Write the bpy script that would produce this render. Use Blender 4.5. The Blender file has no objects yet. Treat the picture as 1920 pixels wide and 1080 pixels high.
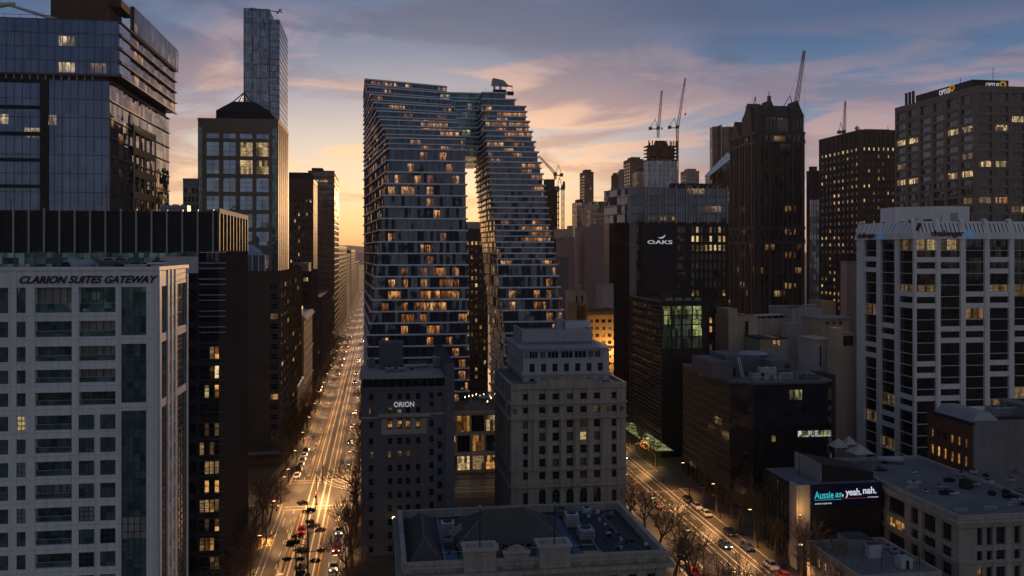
import bpy, math, random
from mathutils import Vector
R = math.radians
RND = random.Random(7)
scene = bpy.context.scene

# ------------------------------------------------------------------ camera
H = 65.0                      # eye height above the street, metres
FPX, HORY = 1700.0, 470.0     # focal length in photo pixels, horizon row
TH = R(8.37)                  # camera is turned this far right of the street axis (+Y)
CT, ST = math.cos(TH), math.sin(TH)
cam_d = bpy.data.cameras.new("camera")
cam = bpy.data.objects.new("camera", cam_d)
scene.collection.objects.link(cam)
cam.location = (0, 0, H)
cam.rotation_euler = (R(90), 0, -TH)
cam_d.sensor_width = 36.0
cam_d.lens = FPX / 1920 * 36
cam_d.shift_y = -(540 - HORY) / 1920
cam_d.clip_start = 1.0
cam_d.clip_end = 60000
scene.camera = cam

def XP(px, Y):                # world X of photo column px on the plane y = Y
    k = (px - 960) / FPX
    return Y * (ST + k * CT) / (CT - k * ST)
def YP(px, X):
    k = (px - 960) / FPX
    return X * (CT - k * ST) / (ST + k * CT)
def ZP(py, X, Y):
    return H - (py - HORY) * (X * ST + Y * CT) / FPX
def GP(px, py, z=0.0):
    d = (H - z) * FPX / (py - HORY)
    u = (px - 960) / FPX * d
    return (u * CT + d * ST, d * CT - u * ST)

# ------------------------------------------------------------------ node helper
class N:
    def __init__(s, nt):
        s.nt = nt; nt.nodes.clear()
    def n(s, t, ins=None, **at):
        d = s.nt.nodes.new(t)
        for k, v in at.items(): setattr(d, k, v)
        for k, v in (ins or {}).items():
            i = d.inputs[k]
            if isinstance(v, bpy.types.NodeSocket): s.nt.links.new(v, i)
            else: i.default_value = v
        return d
    def m(s, op, a, b=0.0, c=None):
        i = {0: a, 1: b}
        if c is not None: i[2] = c
        return s.n('ShaderNodeMath', i, operation=op).outputs[0]
    def mix(s, f, a, b, blend='MIX'):
        def col(v): return v if isinstance(v, bpy.types.NodeSocket) else (*v[:3], 1)
        d = s.n('ShaderNodeMix', {0: f, 6: col(a), 7: col(b)}, data_type='RGBA', blend_type=blend)
        return d.outputs[2]
    def ramp(s, f, st, interp='LINEAR'):
        d = s.n('ShaderNodeValToRGB', {0: f}); r = d.color_ramp; r.interpolation = interp
        while len(r.elements) < len(st): r.elements.new(1.0)
        for e, (p, c) in zip(r.elements, st):
            e.position = p
            e.color = (c, c, c, 1) if isinstance(c, (int, float)) else (*c[:3], 1)
        return d.outputs[0]
    def noise(s, vec, scale, detail=4, rough=.55, dist=0.0):
        return s.n('ShaderNodeTexNoise', {'Vector': vec, 'Scale': scale, 'Detail': detail, 'Roughness': rough, 'Distortion': dist}).outputs[0]
    def sstep(s, v, a, b, o0=0.0, o1=1.0):
        return s.n('ShaderNodeMapRange', {0: v, 1: a, 2: b, 3: o0, 4: o1}, interpolation_type='SMOOTHSTEP').outputs[0]

# ------------------------------------------------------------------ world: sunset sky
SUN_EL, SUN_AZ = R(3.0), R(4.5)          # azimuth measured from +Y towards +X
world = bpy.data.worlds.new("World"); scene.world = world; world.use_nodes = True
w = N(world.node_tree)
gen = w.n('ShaderNodeTexCoord').outputs['Generated']
sep = w.n('ShaderNodeSeparateXYZ', {0: gen})
dx, dy, dz = sep.outputs
hl = w.m('SQRT', w.m('ADD', w.m('MULTIPLY', dx, dx), w.m('MULTIPLY', dy, dy)))
tz = w.m('DIVIDE', dz, w.m('MAXIMUM', hl, .02))
gx, gy = math.sin(R(-1.6)), math.cos(R(-1.6))
dd = w.m('DIVIDE', w.m('ADD', w.m('MULTIPLY', dx, gx), w.m('MULTIPLY', dy, gy)), w.m('MAXIMUM', hl, .02))
wig = w.noise(gen, 3.0, 3)
tt = w.m('ADD', w.m('MULTIPLY', tz, 2.5), w.m('MULTIPLY', w.m('SUBTRACT', wig, .5), .10))
A = w.ramp(tt, [(0, (.98, .50, .20)), (.07, (1.0, .62, .30)), (.17, (.92, .70, .46)), (.28, (.66, .58, .52)),
                (.40, (.38, .38, .44)), (.54, (.17, .22, .34)), (.70, (.075, .135, .26)), (1, (.035, .08, .19))])
B = w.ramp(tt, [(0, (.54, .33, .25)), (.07, (.49, .35, .31)), (.16, (.38, .35, .39)), (.28, (.27, .30, .39)),
                (.42, (.12, .195, .33)), (.58, (.045, .115, .25)), (.75, (.03, .085, .21)), (1, (.025, .06, .16))])
C = w.ramp(tt, [(0, (.33, .31, .30)), (.3, (.27, .275, .30)), (1, (.10, .115, .15))])
wA = w.sstep(dd, .915, 1.0)
wB = w.sstep(dd, -.1, .72)
base = w.mix(wB, C, w.mix(wA, B, A))
# streaky clouds on a plane overhead
den = w.m('ADD', w.m('MAXIMUM', dz, 0.0), .13)
cx = w.m('DIVIDE', dx, den); cy = w.m('DIVIDE', dy, den)
cv = w.n('ShaderNodeCombineXYZ', {0: w.m('ADD', w.m('MULTIPLY', cx, 1.0), w.m('MULTIPLY', cy, .35)), 1: w.m('ADD', w.m('MULTIPLY', cy, 1.0), w.m('MULTIPLY', cx, -.18)), 2: 8.2}).outputs[0]
cn = w.noise(cv, 1.15, 7, .56, 1.1)
cn2 = w.noise(w.n('ShaderNodeVectorMath', {0: cv, 1: (5.3, 1.7, 2.2)}, operation='ADD').outputs[0], .95, 7, .58, .9)
lit_c = w.mix(wA, w.ramp(tt, [(0, (.70, .42, .30)), (.2, (.60, .39, .35)), (.36, (.42, .29, .32)), (.48, (.22, .20, .28)), (.62, (.06, .11, .22)), (1, (.04, .08, .18))]),
              w.ramp(tt, [(0, (1.0, .58, .26)), (.22, (.98, .66, .42)), (.38, (.86, .52, .36)), (.54, (.42, .30, .34)), (.66, (.11, .155, .28)), (1, (.05, .09, .20))]))
drk_c = w.mix(wA, w.ramp(tt, [(0, (.50, .30, .27)), (.22, (.34, .24, .28)), (.4, (.20, .17, .25)), (.52, (.06, .105, .21)), (1, (.025, .06, .14))]),
              w.ramp(tt, [(0, (.72, .38, .20)), (.25, (.55, .33, .27)), (.42, (.25, .20, .27)), (.58, (.085, .12, .22)), (1, (.035, .065, .15))]))
k1 = w.m('MULTIPLY', w.sstep(cn, .47, .59), w.sstep(dd, .3, .8, .25, .92))
k2 = w.m('MULTIPLY', w.sstep(cn2, .48, .60), w.sstep(dd, .3, .8, .25, .80))
hz = w.sstep(tt, .03, .20)
c1 = w.mix(w.m('MULTIPLY', k1, hz), base, lit_c)
c2 = w.mix(w.m('MULTIPLY', k2, hz), c1, drk_c)
sky = w.n('ShaderNodeTexSky', sky_type='NISHITA', sun_disc=False, sun_elevation=SUN_EL, sun_rotation=SUN_AZ,
          air_density=1.0, dust_density=1.5, ozone_density=2.0)
bg1 = w.n('ShaderNodeBackground', {'Color': c2, 'Strength': 1.0})
bg2 = w.n('ShaderNodeBackground', {'Color': sky.outputs[0], 'Strength': 0.012})
add = w.n('ShaderNodeAddShader', {0: bg1.outputs[0], 1: bg2.outputs[0]})
w.n('ShaderNodeOutputWorld', {'Surface': add.outputs[0]})

# ------------------------------------------------------------------ sun, exposure
sd = bpy.data.lights.new("sun", 'SUN'); sd.energy = 2.6; sd.angle = R(.6); sd.color = (1.0, .56, .26)
so = bpy.data.objects.new("sun", sd); scene.collection.objects.link(so)
sv = Vector((math.sin(SUN_AZ) * math.cos(SUN_EL), math.cos(SUN_AZ) * math.cos(SUN_EL), math.sin(SUN_EL)))
so.rotation_euler = sv.to_track_quat('Z', 'Y').to_euler(); so.location = (60, 500, 200)
vs = scene.view_settings
vs.view_transform = 'Standard'; vs.look = 'None'; vs.exposure = 0.0; vs.gamma = 1.0
scene.cycles.max_bounces = 5; scene.cycles.diffuse_bounces = 2; scene.cycles.glossy_bounces = 3
scene.cycles.volume_bounces = 0; scene.cycles.sample_clamp_indirect = 3.0
scene.cycles.use_denoising = True
scene.cycles.volume_max_steps = 64

# ------------------------------------------------------------------ materials
MATS = {}
def newmat(name):
    m = bpy.data.materials.new(name); m.use_nodes = True; MATS[name] = m
    return m, N(m.node_tree)
def wall_mat(name, rgb, rough=.8, var=.25, grid=None, streak=.25, metal=0.0, spec=.3):
    m, g = newmat(name)
    tc = g.n('ShaderNodeTexCoord').outputs['Object']
    geo = g.n('ShaderNodeNewGeometry').outputs['Position']
    n1 = g.noise(geo, .12, 5); n2 = g.noise(geo, 1.7, 4)
    sx = g.n('ShaderNodeMapping', {0: geo, 3: (1.3, 1.3, .06)}).outputs[0]
    n3 = g.noise(sx, 1.0, 4, .6)
    f = g.m('ADD', g.m('MULTIPLY', g.m('SUBTRACT', n1, .5), var * 1.6), g.m('MULTIPLY', g.m('SUBTRACT', n2, .5), var))
    f = g.m('ADD', f, g.m('MULTIPLY', g.m('SUBTRACT', n3, .5), streak * 1.4))
    f = g.m('ADD', f, 1.0)
    if grid:
        p = g.n('ShaderNodeSeparateXYZ', {0: geo})
        u = g.m('ADD', p.outputs[0], p.outputs[1])
        a = g.m('LESS_THAN', g.m('FRACT', g.m('DIVIDE', u, grid[0])), .09 / grid[0])
        b = g.m('LESS_THAN', g.m('FRACT', g.m('DIVIDE', p.outputs[2], grid[1])), .09 / grid[1])
        f = g.m('MULTIPLY', f, g.m('SUBTRACT', 1.0, g.m('MULTIPLY', g.m('MAXIMUM', a, b), .24)))
    col = g.mix(1.0, rgb, g.n('ShaderNodeCombineXYZ', {0: f, 1: f, 2: f}).outputs[0], 'MULTIPLY')
    bmp = g.n('ShaderNodeBump', {'Strength': .25, 'Distance': .05, 'Height': n2}).outputs[0]
    p = g.n('ShaderNodeBsdfPrincipled', {'Base Color': col, 'Roughness': rough, 'Metallic': metal, 'Specular IOR Level': spec, 'Normal': bmp})
    g.n('ShaderNodeOutputMaterial', {0: p.outputs[0]})
    return m
def glow_mat(name, rgb, st):
    m, g = newmat(name)
    e = g.n('ShaderNodeEmission', {0: (*rgb, 1), 1: st})
    g.n('ShaderNodeOutputMaterial', {0: e.outputs[0]})
    m.cycles.emission_sampling = 'NONE'
    return m
def glass_mat(name, base=(.05, .07, .10), metal=.35, rough=.07, cw=1.6, fh=3.4, zo=0.0, tilt=.05, lit=0.0,
              lcol=((1, .42, .10), (1, .70, .32)), ls=.9, band=(.12, .86), cluster=.06, panel=.25, grp=2.0):
    """dark reflective glazing; every pane leans a little so reflections break up; some rooms behind it are lit"""
    m, g = newmat(name)
    geo = g.n('ShaderNodeNewGeometry')
    p = g.n('ShaderNodeSeparateXYZ', {0: geo.outputs['Position']})
    u = g.m('DIVIDE', g.m('ADD', p.outputs[0], p.outputs[1]), cw)
    v = g.m('DIVIDE', g.m('SUBTRACT', p.outputs[2], zo), fh)
    cell = g.n('ShaderNodeCombineXYZ', {0: g.m('FLOOR', u), 1: g.m('FLOOR', v), 2: 0.0}).outputs[0]
    wn = g.n('ShaderNodeTexWhiteNoise', {'Vector': cell}, noise_dimensions='3D')
    off = g.n('ShaderNodeVectorMath', {0: wn.outputs['Color'], 1: (.5, .5, .5)}, operation='SUBTRACT').outputs[0]
    big = g.n('ShaderNodeTexNoise', {'Vector': geo.outputs['Position'], 'Scale': .35, 'Detail': 2.0}).outputs['Color']
    big = g.n('ShaderNodeVectorMath', {0: big, 1: (.5, .5, .5)}, operation='SUBTRACT').outputs[0]
    off = g.n('ShaderNodeVectorMath', {0: off, 1: big}, operation='ADD').outputs[0]
    off = g.n('ShaderNodeVectorMath', {0: off, 'Scale': tilt}, operation='SCALE').outputs[0]
    nrm = g.n('ShaderNodeVectorMath', {0: geo.outputs['Normal'], 1: off}, operation='ADD').outputs[0]
    nrm = g.n('ShaderNodeVectorMath', {0: nrm}, operation='NORMALIZE').outputs[0]
    f = g.m('ADD', 1.0 - panel, g.m('MULTIPLY', wn.outputs[0], panel * 2))
    col = g.mix(1.0, base, g.n('ShaderNodeCombineXYZ', {0: f, 1: f, 2: f}).outputs[0], 'MULTIPLY')
    ins = {'Base Color': col, 'Roughness': rough, 'Metallic': metal, 'Specular IOR Level': .8, 'Normal': nrm}
    if lit > 0:
        cell2 = g.n('ShaderNodeCombineXYZ', {0: g.m('FLOOR', g.m('DIVIDE', u, grp)), 1: g.m('FLOOR', v), 2: 9.0}).outputs[0]
        wn2 = g.n('ShaderNodeTexWhiteNoise', {'Vector': cell2}, noise_dimensions='3D')
        clus = g.noise(g.n('ShaderNodeMapping', {0: cell2, 3: (1, 1.4, 1)}).outputs[0], cluster * 4, 2)
        on = g.m('LESS_THAN', wn2.outputs[0], g.m('MULTIPLY', g.sstep(clus, .42, .62, .15, 2.2), lit))
        fr = g.m('FRACT', v)
        bd = g.m('MULTIPLY', g.m('GREATER_THAN', fr, band[0]), g.m('LESS_THAN', fr, band[1]))
        inn = g.noise(g.n('ShaderNodeMapping', {0: geo.outputs['Position'], 3: (1.5, 1.5, .45)}).outputs[0], 1.1, 4, .65)
        inn = g.sstep(inn, .40, .62, .08, 1.0)
        top = g.sstep(fr, .1, .9, .45, 1.25)
        em = g.m('MULTIPLY', g.m('MULTIPLY', on, bd), g.m('MULTIPLY', inn, g.m('MULTIPLY', top, ls)))
        em = g.m('MULTIPLY', em, g.m('ADD', .15, g.m('POWER', wn.outputs[0], 1.6)))
        ins['Emission Color'] = g.mix(wn.outputs[0], lcol[0], lcol[1])
        ins['Emission Strength'] = em
    b = g.n('ShaderNodeBsdfPrincipled', ins)
    g.n('ShaderNodeOutputMaterial', {0: b.outputs[0]})
    m.cycles.emission_sampling = 'NONE'
    return m
def lit_mat(name, rgb, st, blind=.5):
    """a lit room seen through a window: ceiling lights, furniture shapes and blinds"""
    m, g = newmat(name)
    pos = g.n('ShaderNodeNewGeometry').outputs['Position']
    sp = g.n('ShaderNodeSeparateXYZ', {0: pos})
    uu = g.m('ADD', sp.outputs[0], sp.outputs[1])
    cell = g.n('ShaderNodeCombineXYZ', {0: g.m('FLOOR', g.m('DIVIDE', uu, .85)), 1: g.m('FLOOR', g.m('DIVIDE', sp.outputs[2], 3.1)), 2: 1.0}).outputs[0]
    wn = g.n('ShaderNodeTexWhiteNoise', {'Vector': cell}, noise_dimensions='3D').outputs[0]
    n1 = g.sstep(g.noise(g.n('ShaderNodeMapping', {0: pos, 3: (1.2, 1.2, 2.2)}).outputs[0], .9, 3, .6), .36, .60, .35, 1.0)
    oi = g.n('ShaderNodeObjectInfo').outputs['Random']
    s = g.m('MULTIPLY', g.m('MULTIPLY', n1, g.sstep(wn, .05, .95, .10, 1.15)), g.m('ADD', .45, g.m('MULTIPLY', oi, .9)))
    col = g.mix(g.m('MULTIPLY', wn, .8), rgb, (min(1, rgb[0] * 1.1), min(1, rgb[1] * 1.4 + .04), min(1, rgb[2] * 1.7 + .06)))
    b = g.n('ShaderNodeBsdfPrincipled', {'Base Color': (.03, .03, .03, 1), 'Roughness': .1, 'Emission Color': col,
                                         'Emission Strength': g.m('MULTIPLY', s, st)})
    g.n('ShaderNodeOutputMaterial', {0: b.outputs[0]})
    m.cycles.emission_sampling = 'NONE'
    return m

W = wall_mat
W('white_clad', (.76, .76, .77), .55, .18, grid=(1.52, 3.12), streak=.32)
W('white_stone', (.80, .78, .77), .6, .15, streak=.35)
W('black_clad', (.018, .018, .021), .45, .3, streak=.1)
W('dark_clad', (.045, .045, .052), .6, .25, spec=0)
W('dark_metal', (.03, .03, .035), .35, .2, metal=.5)
W('brown_clad', (.11, .08, .065), .6, .2, spec=.05)
W('tan_clad', (.24, .185, .15), .6, .15, grid=(1.2, .9))
W('dark_panel', (.045, .042, .046), .7, .3, grid=(1.4, 1.4), spec=0)
W('podium_tile', (.085, .075, .07), .7, .15, grid=(1.3, 1.3), spec=0)
W('concrete', (.30, .275, .26), .85, .3, streak=.4)
W('grey_concrete', (.20, .195, .20), .85, .3, streak=.4)
W('pale_concrete', (.46, .45, .46), .8, .2, streak=.3)
W('pink_concrete', (.36, .27, .265), .85, .15, grid=(7, 3.4))
W('sandstone', (.37, .335, .295), .85, .35, grid=(1.9, 1.05), streak=.75)
W('sand_light', (.42, .385, .35), .85, .2, streak=.4)
W('orion_paint', (.125, .13, .155), .8, .15, streak=.2)
W('orion_light', (.36, .32, .30), .8, .2)
W('gold_stone', (.44, .30, .17), .8, .3, streak=.3)
W('beige_render', (.54, .43, .33), .85, .2, streak=.5)
W('grey_render', (.40, .385, .37), .85, .25, streak=.6)
W('brick', (.16, .07, .045), .85, .3, grid=(2.0, .4), streak=.2)
W('roof_dark', (.052, .05, .05), .85, .6, grid=(2.4, 100), streak=.3)
W('roof_slate', (.085, .073, .063), .8, .4, streak=.1)
W('roof_grey', (.17, .165, .165), .85, .7, grid=(3.1, 100), streak=.4)
W('roof_pale', (.34, .33, .35), .8, .4, streak=0)
W('plant_metal', (.36, .37, .40), .5, .2, metal=.2)
W('pale_metal', (.55, .56, .60), .4, .15, metal=.3)
W('slab_light', (.66, .70, .78), .4, .1, metal=.2, streak=.1)
W('slab_dark', (.10, .105, .12), .4, .2, metal=.3)
W('slab_bronze', (.30, .21, .14), .6, .2, spec=0)
W('mullion', (.10, .10, .11), .4, .1, metal=.4, streak=0)
W('frame_pale', (.40, .41, .43), .5, .1, streak=0)
W('granite', (.06, .055, .06), .5, .25, streak=.2, spec=.08)
W('granite_pale', (.13, .105, .095), .5, .2, streak=.2, spec=.1)
W('crane_white', (.60, .58, .56), .5, .1, streak=0)
W('crane_red', (.50, .05, .04), .5, .1, streak=0)
W('crane_dark', (.10, .10, .11), .5, .1, streak=0)
W('bark', (.13, .095, .065), .9, .3, streak=0)
W('twig', (.16, .105, .065), .9, .3, streak=0)
W('pine_green', (.020, .032, .014), .85, .5, streak=0)
W('asphalt', (.085, .078, .074), .42, .45, streak=0, spec=.5)
W('asphalt_far', (.06, .052, .05), .8, .5, streak=0)
W('paving', (.075, .068, .062), .55, .35, grid=(1.2, 100), streak=0)
W('paint_white', (.62, .60, .56), .5, .4, streak=0)
W('paint_yellow', (.60, .36, .06), .5, .3, streak=0)
W('rail_trail_pale', (.82, .76, .66), .42, .1, metal=.35, streak=0)  # near-white colour stands in for the brightness of light trails
W('track_bed', (.20, .18, .16), .55, .3, streak=0)
W('hill', (.10, .085, .085), .9, .5, streak=0)
W('green_clad', (.05, .16, .15), .3, .3, metal=.3)
W('skin', (.35, .22, .16), .6, .1, streak=0)
W('cloth_dark', (.03, .03, .04), .9, .2, streak=0)
W('blue_membrane', (.08, .12, .20), .7, .4, streak=0)
W('canvas_pale', (.42, .38, .35), .8, .1, streak=0)
W('sign_blue', (.006, .012, .06), .35, .1, streak=0)
W('sign_dark', (.012, .016, .030), .5, .1, streak=0)
W('letter_dark', (.035, .012, .018), .5, .1, streak=0)
W('letter_navy', (.02, .025, .045), .5, .1, streak=0)
glow_mat('emblem_blue', (.05, .22, .50), .55)
W('rubber', (.015, .015, .015), .8, .1, streak=0)
for nm, c in (('car_white', (.65, .65, .66)), ('car_silver', (.35, .36, .38)), ('car_black', (.015, .015, .018)), ('car_blue', (.03, .06, .16)),
              ('car_red', (.35, .02, .02)), ('car_yellow', (.65, .36, .02)), ('car_grey', (.12, .12, .13))):
    m, g = newmat(nm)
    p = g.n('ShaderNodeBsdfPrincipled', {'Base Color': (*c, 1), 'Roughness': .25, 'Coat Weight': .6})
    g.n('ShaderNodeOutputMaterial', {0: p.outputs[0]})
glass_mat('car_glass', (.02, .022, .025), .3, .05, tilt=0)
glass_mat('glass_dark', (.022, .027, .036), .22, .06, cw=1.3, fh=2.1, tilt=.06, panel=.5)
glass_mat('glass_teal', (.12, .205, .205), .45, .07, cw=.9, fh=1.1, tilt=.05, panel=.5)
glass_mat('glass_black', (.010, .012, .017), .12, .08, cw=1.5, fh=3, tilt=.04, panel=.5)
glass_mat('glass_blue', (.26, .36, .50), .55, .05, cw=2.4, fh=3.4, tilt=.05, panel=.25)
glass_mat('curtain_dark', (.10, .09, .08), .0, .35, cw=.5, fh=9, tilt=.02, panel=.35)
glass_mat('curtain', (.24, .25, .24), .0, .35, cw=.5, fh=9, tilt=.02, panel=.35)
lit_mat('lit_warm', (1, .55, .20), .75)
lit_mat('lit_orange', (1, .38, .08), .62)
lit_mat('lit_pale', (1, .57, .22), .56)
lit_mat('lit_dim', (.9, .45, .16), .20)
lit_mat('lit_lime', (.72, .74, .20), .5)
lit_mat('lit_lime_dim', (.45, .55, .28), .07)
glass_mat('glass_grey', (.16, .17, .19), .4, .15, tilt=.05)
lit_mat('lit_cream', (1, .92, .70), .55, .3)
glow_mat('head_glow', (1, .86, .62), 9.0)
glow_mat('tail_glow', (1, .05, .02), 4.0)
glow_mat('lamp_glow', (1, .66, .30), 7.0)
glow_mat('sign_white', (.85, .88, 1), .7)
glow_mat('sign_soft', (.80, .82, .85), .48)
glow_mat('sign_cyan', (.08, .70, .80), .55)
glow_mat('sign_orange', (1, .50, .08), .3)
glow_mat('tail_dim', (.8, .1, .15), .3)
W('emblem_pale', (.5, .6, .7), .5, .1, streak=0)
def LIT(p, keys=('lit_warm', 'lit_warm', 'lit_orange', 'lit_pale', 'lit_dim')):
    return lambda c, r: (RND.choice(keys) if RND.random() < p else None)

# ------------------------------------------------------------------ mesh builder
COL = scene.collection
class MB:
    def __init__(s): s.v = []; s.f = []; s.mi = []; s.m = []
    def slot(s, m):
        if m not in s.m: s.m.append(m)
        return s.m.index(m)
    def face(s, pts, m):
        k = len(s.v); s.v += [tuple(p) for p in pts]; s.f.append(tuple(range(k, k + len(pts)))); s.mi.append(s.slot(m))
    def hexa(s, c, m):               # 8 corners: bottom 4 ccw, top 4 ccw
        k = len(s.v); s.v += [tuple(p) for p in c]; i = s.slot(m)
        for q in ((3, 2, 1, 0), (4, 5, 6, 7), (0, 1, 5, 4), (1, 2, 6, 5), (2, 3, 7, 6), (3, 0, 4, 7)):
            s.f.append(tuple(k + a for a in q)); s.mi.append(i)
    def box(s, x0, x1, y0, y1, z0, z1, m):
        s.hexa([(x0, y0, z0), (x1, y0, z0), (x1, y1, z0), (x0, y1, z0), (x0, y0, z1), (x1, y0, z1), (x1, y1, z1), (x0, y1, z1)], m)
    def prism(s, poly, z0, z1, m, top=None, poly2=None):
        n = len(poly); k = len(s.v); p2 = poly2 or poly
        s.v += [(x, y, z0) for x, y in poly] + [(x, y, z1) for x, y in p2]; i = s.slot(m)
        for a in range(n):
            b = (a + 1) % n
            s.f.append((k + a, k + b, k + n + b, k + n + a)); s.mi.append(i)
        s.f.append(tuple(k + a for a in reversed(range(n)))); s.mi.append(i)
        s.f.append(tuple(k + n + a for a in range(n))); s.mi.append(s.slot(top or m))
    def tube(s, p, q, r0, r1, n, m, caps=True):
        p = Vector(p); q = Vector(q); d = q - p
        if d.length < 1e-6: return
        d.normalize(); a = d.orthogonal().normalized(); b = d.cross(a)
        k = len(s.v); i = s.slot(m)
        for c, r in ((p, r0), (q, r1)):
            for j in range(n):
                t = 2 * math.pi * j / n
                s.v.append(tuple(c + a * (math.cos(t) * r) + b * (math.sin(t) * r)))
        for j in range(n):
            e = (j + 1) % n
            s.f.append((k + j, k + e, k + n + e, k + n + j)); s.mi.append(i)
        if caps:
            s.f.append(tuple(k + j for j in reversed(range(n)))); s.mi.append(i)
            s.f.append(tuple(k + n + j for j in range(n))); s.mi.append(i)
    def mesh(s, name, off=(0, 0, 0)):
        me = bpy.data.meshes.new(name)
        me.from_pydata([(x - off[0], y - off[1], z - off[2]) for x, y, z in s.v], [], s.f)
        for m in s.m: me.materials.append(MATS[m])
        me.polygons.foreach_set('material_index', s.mi)
        me.update()
        return me
def tag(o, label=None, cat=None, group=None, kind=None):
    if label: o['label'] = label
    if cat: o['category'] = cat
    if group: o['group'] = group
    if kind: o['kind'] = kind
    return o
def link(name, data, parent=None, loc=(0, 0, 0), rz=0.0):
    o = bpy.data.objects.new(name, data); COL.objects.link(o)
    if parent: o.parent = parent
    o.location = loc; o.rotation_euler = (0, 0, rz)
    return o
def thing(name, label, cat, loc=(0, 0, 0), rz=0.0, group=None):
    return tag(link(name, None, None, loc, rz), label, cat, group)
    
def struct(name, mb):
    o = link(name, mb.mesh(name)); o['kind'] = 'structure'; return o
def copy_tree(o, parent=None):
    c = o.copy(); COL.objects.link(c)
    if parent: c.parent = parent
    for ch in o.children: copy_tree(ch, c)
    return c
def offset_poly(poly, d):
    out = []; n = len(poly)
    for i in range(n):
        p0, p1, p2 = Vector(poly[i - 1]), Vector(poly[i]), Vector(poly[(i + 1) % n])
        e1 = (p1 - p0).normalized(); e2 = (p2 - p1).normalized()
        n1 = Vector((e1.y, -e1.x)); n2 = Vector((e2.y, -e2.x))
        b = n1 + n2
        out.append(tuple(p1 + b * (d / max(.35, b.dot(n1)))))
    return out

# window meshes, shared between equal windows
WCACHE = {}
STY = {
    'plain': dict(nx=1, nz=1), 'sash': dict(nx=1, nz=2), 'two': dict(nx=2, nz=1), 'quad': dict(nx=2, nz=2), 'three': dict(nx=3, nz=2),
    'office': dict(nx=4, nz=2), 'ribbon': dict(nx=6, nz=1), 'hotel': dict(nx=3, nz=3, glass='glass_teal'), 'glassbay': dict(nx=4, nz=3, glass='glass_teal'),
    'narrow': dict(nx=2, nz=3, glass='glass_teal'), 'balcony': dict(nx=5, nz=1, glass='glass_teal', rail=True),
    'optus': dict(nx=5, nz=1, fm='frame_pale'), 'bigglass': dict(nx=2, nz=3, glass='glass_blue', fm='mullion'), 'seg': dict(nx=4, nz=2, glass='glass_black', fm='dark_metal'),
    'arch': dict(nx=2, nz=3, arch=True), 'lou': dict(nx=4, nz=2, glass='glass_black', fm='dark_metal'), 'bare2': dict(nx=1, nz=2, glass='glass_black', fm='dark_metal'), 'bare': dict(nx=1, nz=1, glass='glass_black', fm='dark_metal')}
def window_geo(mb, wd, ht, sty, pane, T=lambda x, y, z: (x, y, z)):
    s = STY[sty]; fm = s.get('fm', 'mullion'); fw = min(.09, wd * .06)
    def bx(x0, x1, y0, y1, z0, z1, m):
        mb.hexa([T(*p) for p in ((x0, y0, z0), (x1, y0, z0), (x1, y1, z0), (x0, y1, z0), (x0, y0, z1), (x1, y0, z1), (x1, y1, z1), (x0, y1, z1))], m)
    mb.face([T(0, 0, 0), T(wd, 0, 0), T(wd, 0, ht), T(0, 0, ht)], pane)
    for i in range(s['nx'] + 1):
        x = wd * i / s['nx']; a = max(0, x - fw / 2); a = min(a, wd - fw)
        bx(a, a + fw, -.07, -.004, 0, ht, fm)
    for i in range(s['nz'] + 1):
        z = ht * i / s['nz']; a = min(max(0, z - fw / 2), ht - fw)
        bx(fw, wd - fw, -.06, -.005, a, a + fw, fm)
    if s.get('rail'):
        bx(0, wd, -.80, -.76, .06, ht * .36, 'glass_teal'); bx(0, wd, -.83, -.73, ht * .36, ht * .36 + .06, 'frame_pale')
    if s.get('arch'):
        n = 8
        for i in range(n):
            x0, x1 = wd * i / n, wd * (i + 1) / n
            def zc(x): return ht - wd / 2 + math.sqrt(max(0, (wd / 2) ** 2 - (x - wd / 2) ** 2))
            mb.hexa([T(x0, -.25, zc(x0)), T(x1, -.25, zc(x1)), T(x1, -.08, zc(x1)), T(x0, -.08, zc(x0)),
                     T(x0, -.25, ht + .02), T(x1, -.25, ht + .02), T(x1, -.08, ht + .02), T(x0, -.08, ht + .02)], 'sandstone')

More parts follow.
